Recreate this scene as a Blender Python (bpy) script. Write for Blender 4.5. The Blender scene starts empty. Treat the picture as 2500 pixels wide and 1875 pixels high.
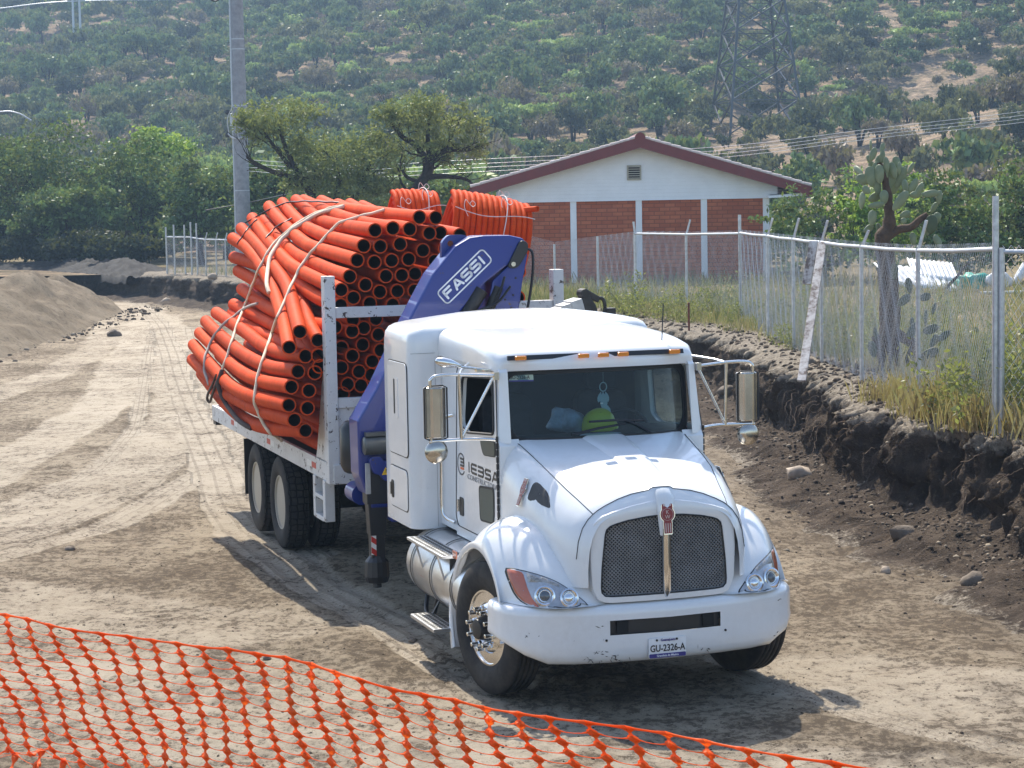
import bpy, bmesh, math, random
import numpy as np
from mathutils import Vector, Matrix
from mathutils.bvhtree import BVHTree
SC = bpy.context.scene
COL = SC.collection
R = math.radians

# ------------------------------------------------------------------ camera
CAM_H = 3.826
cd = bpy.data.cameras.new("camera"); cam = bpy.data.objects.new("camera", cd); COL.objects.link(cam)
cd.sensor_width = 36.0; cd.sensor_fit = 'HORIZONTAL'; cd.lens = 36.0 * 5055.05 / 2500.0
cd.clip_start = 0.1; cd.clip_end = 3000
cam.matrix_world = Matrix.Translation((0, 0, CAM_H)) @ Matrix.Rotation(R(90) - 0.0891, 4, 'X') @ Matrix.Rotation(-0.0188, 4, 'Z')
SC.camera = cam
SC.render.resolution_x = 1024; SC.render.resolution_y = 768

# ------------------------------------------------------------------ light
SUN_EL, SUN_AZ = R(51.5), R(-17.0)
w = bpy.data.worlds.new("World"); SC.world = w; w.use_nodes = True
nt = w.node_tree; bg = nt.nodes['Background']
sk = nt.nodes.new('ShaderNodeTexSky'); sk.sky_type = 'NISHITA'; sk.sun_disc = False
sk.sun_elevation = SUN_EL; sk.sun_rotation = SUN_AZ; sk.air_density = 1.0; sk.dust_density = 1.5; sk.ozone_density = 1.0
nt.links.new(sk.outputs[0], bg.inputs[0]); bg.inputs[1].default_value = 0.135
sl = bpy.data.lights.new("sun", 'SUN'); sl.energy = 3.9; sl.angle = R(0.53); sl.color = (1.0, 0.925, 0.80)
sun = bpy.data.objects.new("sun", sl); COL.objects.link(sun)
sd = Vector((math.sin(SUN_AZ) * math.cos(SUN_EL), math.cos(SUN_AZ) * math.cos(SUN_EL), math.sin(SUN_EL)))
sun.rotation_euler = sd.to_track_quat('Z', 'Y').to_euler(); sun.location = (0, 0, 60)
SC.view_settings.view_transform = 'Standard'; SC.view_settings.look = 'None'
SC.view_settings.exposure = 1.1; SC.view_settings.gamma = 1.0
SC.cycles.max_bounces = 8; SC.cycles.transparent_max_bounces = 24
SC.cycles.use_denoising = True

# ------------------------------------------------------------------ helpers
def tag(o, label=None, cat=None, group=None, kind=None):
    if label: o['label'] = label
    if cat: o['category'] = cat
    if group: o['group'] = group
    if kind: o['kind'] = kind
    return o

def empty(name, loc=(0, 0, 0), rz=0.0, parent=None):
    o = bpy.data.objects.new(name, None); COL.objects.link(o); o.location = loc; o.rotation_euler = (0, 0, rz)
    o.empty_display_size = 0.2
    if parent: o.parent = parent
    return o

def copy_tree(o, parent=None):
    c = o.copy(); COL.objects.link(c); c.parent = parent
    for ch in list(o.children): copy_tree(ch, c)
    return c

def add_obj(name, me, mat=None, parent=None, smooth=None, bevel=0, seg=2):
    o = bpy.data.objects.new(name, me); COL.objects.link(o)
    if mat is not None:
        for m in (mat if isinstance(mat, (list, tuple)) else [mat]): me.materials.append(m)
    if parent: o.parent = parent
    if smooth is not None:
        me.shade_smooth(); me.set_sharp_from_angle(angle=R(smooth))
    if bevel:
        b = o.modifiers.new('Bevel', 'BEVEL'); b.width = bevel; b.segments = seg; b.limit_method = 'ANGLE'; b.angle_limit = R(35)
        b.harden_normals = False
    return o

class MB:
    """collects verts and faces of one mesh"""
    def __init__(s): s.v = []; s.f = []; s.m = []; s.al = []; s.mi = 0; s.xf = None
    def _av(s, pts, al=None):
        n = len(s.v)
        if s.xf is not None: pts = [s.xf @ Vector(p) for p in pts]
        s.v += [tuple(p) for p in pts]
        s.al += list(al) if al is not None else [0.0] * len(pts)
        return n
    def face(s, pts):
        n = s._av(pts); s.f.append(tuple(range(n, n + len(pts)))); s.m.append(s.mi)
    def _af(s, f): s.f.append(tuple(f)); s.m.append(s.mi)
    def box(s, x0, x1, y0, y1, z0, z1):
        n = s._av([(x, y, z) for z in (z0, z1) for y in (y0, y1) for x in (x0, x1)])
        for f in ((0, 2, 3, 1), (4, 5, 7, 6), (0, 1, 5, 4), (2, 6, 7, 3), (0, 4, 6, 2), (1, 3, 7, 5)): s._af([n + i for i in f])
    def bar(s, a, b, wx, wy, up=(0, 0, 1)):
        a = Vector(a); b = Vector(b); d = (b - a).normalized(); u = Vector(up)
        if abs(d.dot(u)) > 0.98: u = Vector((0, 1, 0))
        x = d.cross(u).normalized() * wx / 2; y = x.cross(d).normalized() * wy / 2
        n = s._av([a - x - y, a + x - y, a + x + y, a - x + y, b - x - y, b + x - y, b + x + y, b - x + y])
        for f in ((0, 3, 2, 1), (4, 5, 6, 7), (0, 1, 5, 4), (1, 2, 6, 5), (2, 3, 7, 6), (3, 0, 4, 7)): s._af([n + i for i in f])
    def prism(s, poly, f0, f1):
        """poly: 2D list; f0/f1 map (a,b)->3D for the two ends"""
        k = len(poly); n = s._av([f0(*p) for p in poly] + [f1(*p) for p in poly])
        s._af(range(n, n + k)); s._af(range(n + 2 * k - 1, n + k - 1, -1))
        for i in range(k):
            j = (i + 1) % k; s._af((n + i, n + k + i, n + k + j, n + j))
    def grid(s, P, cu=False, cv=False, al=None, skip=None):
        a = len(P); b = len(P[0]); n = s._av([p for r in P for p in r], al)
        for i in range(a if cu else a - 1):
            for j in range(b if cv else b - 1):
                if skip and skip(i, j): continue
                i2 = (i + 1) % a; j2 = (j + 1) % b
                s._af((n + i * b + j, n + i2 * b + j, n + i2 * b + j2, n + i * b + j2))
        return n
    def tube(s, path, r, k=8, caps=True, wall=0.0, al0=0.0):
        P = [Vector(p) for p in path]; rr = r if isinstance(r, (list, tuple)) else [r] * len(P)
        rings = []; al = []; L = al0; nrm = None
        for i, p in enumerate(P):
            t = (P[min(i + 1, len(P) - 1)] - P[max(i - 1, 0)]).normalized()
            if nrm is None:
                nrm = t.cross(Vector((0, 0, 1)))
                if nrm.length < 0.05: nrm = t.cross(Vector((1, 0, 0)))
                nrm.normalize()
            else:
                nrm = (nrm - t * nrm.dot(t)).normalized()
            bi = t.cross(nrm)
            if i: L += (P[i] - P[i - 1]).length
            rings.append([p + (nrm * math.cos(2 * math.pi * j / k) + bi * math.sin(2 * math.pi * j / k)) * rr[i] for j in range(k)])
            al += [L] * k
        if wall:
            inn = [[p + (q - p) * (1 - wall / rr[i]) for q in rings[i]] for i, p in enumerate(P)]
            n = s.grid(rings + inn[::-1], cv=True, cu=True, al=al + al[::-1])
        else:
            n = s.grid(rings, cv=True, al=al)
            if caps:
                s._af(range(n + k - 1, n - 1, -1)); m = n + (len(P) - 1) * k; s._af(range(m, m + k))
    def lathe(s, prof, o=(0, 0, 0), ax='x', k=32, close=False):
        """prof: list of (along, radius)"""
        rows = []
        for a, r in prof:
            row = []
            for j in range(k):
                t = 2 * math.pi * j / k; c, q = r * math.cos(t), r * math.sin(t)
                row.append({'x': (o[0] + a, o[1] + c, o[2] + q), 'y': (o[0] + q, o[1] + a, o[2] + c), 'z': (o[0] + c, o[1] + q, o[2] + a)}[ax])
            rows.append(row)
        n = s.grid(rows, cv=True, cu=close)
        if not close:
            s._af(range(n + k - 1, n - 1, -1)); m = n + (len(prof) - 1) * k; s._af(range(m, m + k))
    def mesh(s, name, fixn=True):
        me = bpy.data.meshes.new(name); me.from_pydata(s.v, [], s.f); me.update()
        if any(s.m): me.polygons.foreach_set('material_index', s.m)
        if any(s.al):
            a = me.attributes.new('al', 'FLOAT', 'POINT'); a.data.foreach_set('value', s.al)
        if fixn:
            bm = bmesh.new(); bm.from_mesh(me); bmesh.ops.remove_doubles(bm, verts=bm.verts, dist=1e-5)
            bmesh.ops.recalc_face_normals(bm, faces=bm.faces); bm.to_mesh(me); bm.free()
        return me
    def build(s, name, mat=None, parent=None, smooth=None, bevel=0, fixn=True, seg=2):
        return add_obj(name, s.mesh(name, fixn), mat, parent, smooth, bevel, seg)

def arr_mesh(name, V, F, attrs=None, smooth=False):
    """fast mesh from numpy arrays; F is (n,k)"""
    me = bpy.data.meshes.new(name); V = np.asarray(V, np.float32); F = np.asarray(F, np.int32)
    n, k = F.shape
    me.vertices.add(len(V)); me.vertices.foreach_set('co', V.ravel())
    me.loops.add(n * k); me.loops.foreach_set('vertex_index', F.ravel())
    me.polygons.add(n); me.polygons.foreach_set('loop_start', np.arange(0, n * k, k, dtype=np.int32))
    me.update(calc_edges=True)
    for an, A in (attrs or {}).items():
        a = me.attributes.new(an, 'FLOAT', 'POINT'); a.data.foreach_set('value', np.asarray(A, np.float32).ravel())
    if smooth: me.shade_smooth()
    return me

def grid_faces(a, b):
    i = np.arange(a - 1)[:, None] * b + np.arange(b - 1)[None, :]
    return np.stack([i, i + 1, i + b + 1, i + b], -1).reshape(-1, 4)

def smoothpath(P, n):
    """Catmull-Rom resample"""
    P = [np.array(p, float) for p in P]; P = [2 * P[0] - P[1]] + P + [2 * P[-1] - P[-2]]
    out = []; m = len(P) - 3
    for i in range(n):
        t = i / (n - 1) * m; k = min(int(t), m - 1); t -= k
        a, b, c, d = P[k:k + 4]
        out.append(tuple(0.5 * ((2 * b) + (-a + c) * t + (2 * a - 5 * b + 4 * c - d) * t * t + (-a + 3 * b - 3 * c + d) * t ** 3)))
    return out

def _h(i, j, k, seed):
    n = (i * 374761393 + j * 668265263 + k * 2147483647 + seed * 1274126177) & 0xFFFFFFFF
    n = ((n ^ (n >> 13)) * 1274126177) & 0xFFFFFFFF
    return ((n ^ (n >> 16)) & 0xFFFF) / 32767.5 - 1.0
def vnoise(x, y, z=0.0, seed=0):
    x = np.asarray(x, float); y = np.asarray(y, float); z = np.asarray(z, float) + 0 * x
    i = np.floor(x).astype(np.int64); j = np.floor(y).astype(np.int64); k = np.floor(z).astype(np.int64)
    fx, fy, fz = x - i, y - j, z - k
    fx, fy, fz = [f * f * f * (f * (f * 6 - 15) + 10) for f in (fx, fy, fz)]
    r = 0
    for a in (0, 1):
        for b in (0, 1):
            for c in (0, 1):
                r = r + _h(i + a, j + b, k + c, seed) * (fx if a else 1 - fx) * (fy if b else 1 - fy) * (fz if c else 1 - fz)
    return r
def fbm(x, y, z=0.0, oct=4, seed=0, gain=0.5):
    r = 0; a = 1.0
    x = np.asarray(x, float); y = np.asarray(y, float); z = np.asarray(z, float)
    for o in range(oct):
        r = r + a * vnoise(x, y, z, seed + o); a *= gain; x = x * 2.03 + 1.7; y = y * 2.03 - 3.1; z = z * 2.03 + 0.9
    return r

# ------------------------------------------------------------------ materials
class NM:
    def __init__(s, name):
        s.m = bpy.data.materials.new(name); s.m.use_nodes = True; s.t = s.m.node_tree; s.b = s.t.nodes['Principled BSDF']
        s.out = s.t.nodes['Material Output']
    def n(s, typ, **kw):
        q = s.t.nodes.new(typ)
        for k, v in kw.items():
            if k.startswith('i_'): q.inputs[k[2:].replace('_', ' ')].default_value = v
            else: setattr(q, k, v)
        return q
    def l(s, a, b): s.t.links.new(a, b)
    def coord(s, kind='Object'): return s.n('ShaderNodeTexCoord').outputs[kind]
    def noise(s, scale, detail=4, rough=0.6, vec=None, kind='Object'):
        q = s.n('ShaderNodeTexNoise'); q.inputs['Scale'].default_value = scale; q.inputs['Detail'].default_value = detail; q.inputs['Roughness'].default_value = rough
        s.l(vec if vec is not None else s.coord(kind), q.inputs['Vector']); return q.outputs['Fac']
    def ramp(s, fac, stops, interp='LINEAR'):
        q = s.n('ShaderNodeValToRGB'); q.color_ramp.interpolation = interp
        e = q.color_ramp.elements
        while len(e) < len(stops): e.new(0.5)
        for x, (p, c) in zip(e, stops):
            x.position = p; x.color = (*c, 1) if len(c) == 3 else c
        s.l(fac, q.inputs[0]); return q.outputs[0]
    def mix(s, fac, a, b, mode='MIX'):
        q = s.n('ShaderNodeMix', data_type='RGBA', blend_type=mode)
        for sock, v in ((q.inputs[0], fac), (q.inputs[6], a), (q.inputs[7], b)):
            if isinstance(v, (int, float)): sock.default_value = v
            elif isinstance(v, tuple): sock.default_value = (*v, 1) if len(v) == 3 else v
            else: s.l(v, sock)
        return q.outputs[2]
    def math(s, op, a, b=0.0):
        q = s.n('ShaderNodeMath', operation=op)
        for sock, v in ((q.inputs[0], a), (q.inputs[1], b)):
            if isinstance(v, (int, float)): sock.default_value = v
            else: s.l(v, sock)
        return q.outputs[0]
    def attr(s, name): return s.n('ShaderNodeAttribute', attribute_name=name).outputs['Fac']
    def bump(s, h, strength=0.5, dist=0.01, prev=None):
        q = s.n('ShaderNodeBump'); q.inputs['Strength'].default_value = strength; q.inputs['Distance'].default_value = dist
        s.l(h, q.inputs['Height'])
        if prev is not None: s.l(prev, q.inputs['Normal'])
        s.l(q.outputs[0], s.b.inputs['Normal']); return q.outputs[0]
    def set(s, col=None, rough=None, metal=None, coat=None, spec=None):
        def put(nm, v):
            if v is None: return
            if isinstance(v, tuple): s.b.inputs[nm].default_value = (*v, 1) if len(v) == 3 else v
            elif isinstance(v, (int, float)): s.b.inputs[nm].default_value = v
            else: s.l(v, s.b.inputs[nm])
        put('Base Color', col); put('Roughness', rough); put('Metallic', metal); put('Coat Weight', coat); put('Specular IOR Level', spec)
        return s.m

def simple(name, col, rough=0.5, metal=0.0, var=0.12, scale=6.0, bump=0.0, bscale=60.0, coat=None, spec=None, col2=None):
    k = NM(name); f = k.noise(scale, 5, 0.65)
    d = tuple(max(0, c * (1 - var)) for c in col); u = col2 or tuple(min(1, c * (1 + var)) for c in col)
    c = k.ramp(f, [(0.3, d), (0.7, u)])
    rr = k.math('MULTIPLY_ADD', f, 0.25); rr.node.inputs[2].default_value = max(0.02, rough - 0.12)
    if bump: k.bump(k.noise(bscale, 4), 0.6, bump)
    return k.set(c, rr, metal, coat, spec)

def paint(name, col, dirt=(0.30, 0.25, 0.19), amt=0.35, rough=0.28, chips=0.0, coat=0.3):
    """coach paint with faint dust and optional chipped rust"""
    k = NM(name); co = k.coord()
    f = k.noise(1.7, 6, 0.7, co); g = k.noise(23, 4, 0.6, co)
    mk = k.math('MULTIPLY', k.ramp(f, [(0.45, (0, 0, 0)), (0.75, (1, 1, 1))]), k.ramp(g, [(0.3, (0.2,) * 3), (0.7, (1, 1, 1))]))
    c = k.mix(k.math('MULTIPLY', mk, amt), col, dirt)
    if chips:
        v = k.noise(11, 6, 0.72, co); v2 = k.noise(60, 3, 0.6, co)
        ch = k.ramp(k.math('ADD', v, k.math('MULTIPLY', v2, 0.12)), [(0.70 - chips * 0.1, (0, 0, 0)), (0.715 - chips * 0.1, (1, 1, 1))])
        c = k.mix(ch, c, (0.055, 0.03, 0.02))
    return k.set(c, k.math('MULTIPLY_ADD', mk, 0.4), 0.0, coat) if False else k.set(c, rough, 0.0, coat)
# ------------------------------------------------------------------ terrain
EDGE = [(8.6, 6), (7.4, 12), (6.3, 16), (5.6, 19), (5.22, 21.1), (5.0, 22.6), (4.72, 23.6), (4.42, 25.2), (4.42, 28), (4.5, 30.5), (4.2, 35.2), (4.0, 40.2), (3.2, 43.6), (1.6, 49),
        (-2, 58), (-6, 67), (-9.9, 75.4), (-12.6, 81), (-15.6, 86.5), (-18.5, 92), (-21.5, 97), (-27, 100.5), (-38, 103)]
_ex = np.array([e[0] for e in EDGE]); _ey = np.array([e[1] for e in EDGE])
def edge_x(y): return np.interp(y, _ey, _ex)
TZ = 1.15
def emb_z(y): return np.interp(y, [0, 3, 6.5, 9.5, 12.2], [2.15, 1.95, 1.25, 0.25, 0.0])

TRACKS = [  # (half width, strength, tread, points)
 (0.55, .85, 0, [(-13.47, 77.46), (-10.86, 60.39), (-9.35, 49.49), (-8.01, 40.49), (-7.8, 35.35), (-7.64, 32.06), (-7.59, 29.4), (-7.7, 26)]),
 (0.16, .9, 1, [(-11.3, 65.16), (-8.64, 48.73), (-7.4, 41.04), (-6.91, 38.04), (-6.51, 35.13), (-6.1, 30.68), (-6.17, 28.55), (-6.41, 26.86), (-6.9, 24.5)]),
 (0.55, .8, 0, [(-12.13, 72.36), (-7.94, 48.57), (-6.25, 38.74), (-5.9, 34.66), (-5.74, 31.07), (-5.84, 28.5), (-6.17, 27.09), (-6.7, 25.0)]),
 (0.42, .75, 1, [(-5.3, 40), (-5.54, 35.15), (-5.39, 31.72), (-5.34, 28.07), (-5.61, 25.87), (-5.88, 24.6), (-6.3, 22.6)]),
 (0.27, .9, 1, [(-4.2, 33.5), (-4.36, 31.56), (-4.42, 29.78), (-4.66, 27.23), (-4.87, 25.08), (-5.29, 23.72), (-6.0, 21.8)]),
 (0.36, 1.0, 1, [(-15.18, 83.74), (-11.99, 69.84), (-9.31, 56.11), (-7.1, 44.08), (-5.5, 35.85), (-4.39, 30.19), (-3.73, 26.59), (-3.0, 23.72), (-2.14, 21.09), (-1.48, 19.43), (-0.98, 18.12), (-0.53, 17.06), (-0.2, 16.2)]),
 (0.33, .9, 1, [(-9.97, 64.76), (-6.46, 43.95), (-5.27, 37.17), (-4.31, 31.55), (-3.59, 27.63), (-3.1, 25.22), (-2.21, 22.2)]),
 (0.17, .9, 1, [(1.75, 16.9), (2.08, 16.1), (2.29, 15.51), (2.56, 14.9), (3.02, 14.28), (3.5, 13.8)]),
 (0.5, .6, 0, [(-15.38, 82.17), (-11.78, 59.58), (-10.73, 49.21), (-10.66, 42.92), (-11, 38)]),
 (0.45, .5, 0, [(0.9, 13.2), (1.6, 13.6), (2.6, 13.3), (3.6, 12.6)]),
 (1.3, .75, 0, [(-6.5, 17.6), (-4.5, 16.6), (-2.5, 15.4), (-.5, 14.6)]),
 (0.9, .6, 0, [(-6, 20.6), (-4, 19.4), (-2.6, 18.4)]),
 (1.0, .6, 0, [(2.6, 16.2), (3.6, 15.4), (4.6, 14.8)]),
 (0.40, .55, 0, [(-4.5, 18.6), (-2.6, 17.2), (-0.6, 15.2), (1.0, 14.0), (2.6, 13.4)]),
]
def track_fields(x, y):
    n = x.size; mk = np.zeros(n); tu = np.zeros(n); tv = np.zeros(n); best = np.zeros(n)
    for hw, st, tr, P in TRACKS:
        P = np.array(smoothpath(P, 60)); L = 0.0
        d = np.full(n, 1e9); u = np.zeros(n); v = np.zeros(n)
        for a, b in zip(P[:-1], P[1:]):
            e = b - a; l = np.hypot(*e)
            if l < 1e-6: continue
            e = e / l; px = x - a[0]; py = y - a[1]
            t = np.clip(px * e[0] + py * e[1], 0, l); qx = px - t * e[0]; qy = py - t * e[1]
            dd = np.hypot(qx, qy); k = dd < d
            d[k] = dd[k]; u[k] = (px * e[1] - py * e[0])[k]; v[k] = (L + t)[k]; L += l
        wob = hw * (1 + .18 * vnoise(v * 1.3, hw * 50, 0, 5))
        m = np.clip((wob - d) / (.14 * hw) + .5, 0, 1) * st * (.85 + .22 * fbm(x * .9, y * .9, 0, 3, 9))
        k = m > best; best[k] = m[k]
        if tr: tu[k] = (u / hw)[k]; tv[k] = v[k]
        else: tu[k] = 9; tv[k] = v[k]
    return np.clip(best, 0, 1.2), tu, tv

def make_ground():
    ys = np.concatenate([np.linspace(0.5, 11.5, 14), np.geomspace(12, 32, 430), np.geomspace(32.1, 108, 260)])
    ts = np.linspace(-0.36, 0.36, 460)
    wx = np.maximum(ys, 15.0)
    X = ts[None, :] * wx[:, None] + 0 * ys[:, None]; Y = ys[:, None] + 0 * ts[None, :]
    x = X.ravel(); y = Y.ravel()
    mk, tu, tv = track_fields(x, y)
    z = emb_z(y) + .035 * fbm(x * .45, y * .45, 0, 3, 1) + .016 * fbm(x * 2.2, y * 2.2, 0, 4, 2) * (1 - .6 * np.clip(mk, 0, 1)) - .02 * mk
    near = np.clip((34 - y) / 12, 0, 1)
    loose = np.clip(.55 + .9 * fbm(x * .55, y * .55, 0, 3, 7), .15, 1.3) * (1 - .75 * np.clip(mk, 0, 1))
    z = z + near * loose * (.016 * np.abs(fbm(x * 6, y * 6, 0, 3, 4)) + .007 * fbm(x * 17, y * 17, 0, 2, 14))
    tread = (np.abs(tu) < 1) * np.clip(mk, 0, 1) * near
    z = z + tread * .009 * np.sign(np.sin(tu * 11.0)) 
    # crumbs shed from the cut bank
    dbank = edge_x(y) - x
    tal = np.clip(1 - (dbank - .3) / 2.0, 0, 1)
    z = z + tal * (.05 * np.abs(fbm(x * 3.1, y * 3.1, 0, 4, 11)) + .02 * fbm(x * 11, y * 11, 0, 2, 12) * near)
    # churned strip in front of the orange net
    ch = np.exp(-((y - 15.2 + .25 * x) / 1.3) ** 2) * np.clip(.4 + fbm(x * .8, y * .8, 0, 3, 31), 0, 1.2)
    z = z + ch * .03 * np.abs(fbm(x * 5, y * 7, 0, 4, 21))
    me = arr_mesh('ground', np.stack([x, y, z], 1), grid_faces(len(ys), len(ts)), {'track': mk, 'tu': tu, 'tv': tv, 'soil': tal, 'churn': ch}, True)
    k = NM('packed_dirt'); co = k.coord('Object')
    mp = k.n('ShaderNodeMapping'); mp.inputs['Scale'].default_value = (1.0, .8, 1.0); k.l(co, mp.inputs[0]); co = mp.outputs[0]
    big = k.noise(.42, 7, .72, co); mid = k.noise(2.6, 6, .68, co); fine = k.noise(11, 8, .82, co); grit = k.noise(60, 4, .75, co)
    patch = k.math('ADD', k.math('MULTIPLY', big, .6), k.math('MULTIPLY', mid, .4))
    base = k.mix(k.ramp(patch, [(.40, (0, 0, 0)), (.58, (1, 1, 1))]), (0.2295, 0.1742, 0.1148), (0.3825, 0.3145, 0.2253))
    tr = k.attr('track'); tu_ = k.attr('tu'); tv_ = k.attr('tv'); soil = k.attr('soil'); ch_ = k.attr('churn')
    tm = k.math('MULTIPLY', tr, k.ramp(mid, [(.2, (.45,) * 3), (.6, (1, 1, 1))]))
    base = k.mix(k.math('MULTIPLY', tm, .95), base, (0.552, 0.4738, 0.368))
    # tread bars
    s1 = k.math('SINE', k.math('MULTIPLY', tu_, 11.0)); s2 = k.math('SINE', k.math('ADD', k.math('MULTIPLY', tv_, 55.0), k.math('MULTIPLY', k.math('ABSOLUTE', tu_), 3.0)))
    inb = k.math('LESS_THAN', k.math('ABSOLUTE', tu_), 1.0)
    th = k.math('MULTIPLY', k.math('MULTIPLY', inb, tr), k.math('MAXIMUM', k.math('GREATER_THAN', s1, .80), k.math('MULTIPLY', k.math('GREATER_THAN', s2, .75), .55)))
    base = k.mix(k.math('MULTIPLY', th, .55), base, (.20, .16, .12))
    # pebbles and clods: dense in the loose patches, sparse where tyres packed the dust
    thr = k.math('ADD', fine, k.math('ADD', k.math('MULTIPLY', k.math('SUBTRACT', patch, .5), .55), k.math('MULTIPLY', tm, .07)))
    pb = k.ramp(thr, [(.455, (1, 1, 1)), (.515, (0, 0, 0))])
    base = k.mix(k.math('MULTIPLY', pb, .80), base, (0.09056, 0.06728, 0.04485))
    base = k.mix(k.ramp(thr, [(.58, (0, 0, 0)), (.68, (.55,) * 3)]), base, (0.5002, 0.4226, 0.3191))
    base = k.mix(k.ramp(grit, [(.30, (.6,) * 3), (.45, (0, 0, 0))]), base, (0.1121, 0.08625, 0.06037))
    base = k.mix(k.ramp(grit, [(.62, (0, 0, 0)), (.78, (.5,) * 3)]), base, (0.4744, 0.414, 0.3364))
    base = k.mix(k.math('MULTIPLY', k.math('MULTIPLY', soil, k.ramp(mid, [(.3, (0, 0, 0)), (.55, (1, 1, 1))])), .85), base, (0.07331, 0.05606, 0.04312))
    base = k.mix(k.math('MULTIPLY', k.math('MULTIPLY', ch_, k.ramp(mid, [(.40, (1, 1, 1)), (.56, (0, 0, 0))])), .8), base, (0.06469, 0.05175, 0.04054))
    h = k.math('ADD', k.math('MULTIPLY', fine, 1.0), k.math('ADD', k.math('MULTIPLY', grit, .5), k.math('MULTIPLY', th, -.6)))
    k.bump(h, 1.0, .05)
    k.set(base, .95, 0, None, .15)
    o = add_obj('ground', me, k.m); tag(o, kind='structure', label='packed pale dirt ground with tyre tracks'); return o
ground = make_ground()

# ---- cut bank
def bank_mat():
    k = NM('bank_soil'); co = k.coord('Object')
    st = k.n('ShaderNodeMapping'); st.inputs['Scale'].default_value = (1, 1, .35); k.l(co, st.inputs[0])
    a = k.noise(2.2, 7, .7, st.outputs[0]); b = k.noise(14, 5, .7, co); c = k.noise(60, 4, .7, co)
    top = k.attr('top')
    dark = k.ramp(a, [(.3, (0.0272, 0.02125, 0.017)), (.5, (0.07225, 0.05525, 0.0425)), (.72, (0.1445, 0.1122, 0.085))])
    dark = k.mix(k.ramp(b, [(.56, (0, 0, 0)), (.72, (.8,) * 3)]), dark, (0.187, 0.1487, 0.1105))
    pale = k.mix(k.ramp(b, [(.35, (0, 0, 0)), (.65, (1, 1, 1))]), (0.1445, 0.119, 0.08925), (0.357, 0.3102, 0.2465))
    m = k.ramp(k.math('ADD', top, k.math('MULTIPLY', k.math('SUBTRACT', b, .5), .7)), [(.42, (0, 0, 0)), (.58, (1, 1, 1))])
    col = k.mix(m, dark, pale)
    col = k.mix(k.ramp(c, [(.28, (.7,) * 3), (.45, (0, 0, 0))]), col, (0.0255, 0.0204, 0.017))
    k.bump(k.math('ADD', b, k.math('MULTIPLY', c, .6)), 1.0, .05)
    return k.set(col, .97, 0, None, .1)
BANKM = bank_mat()
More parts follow.
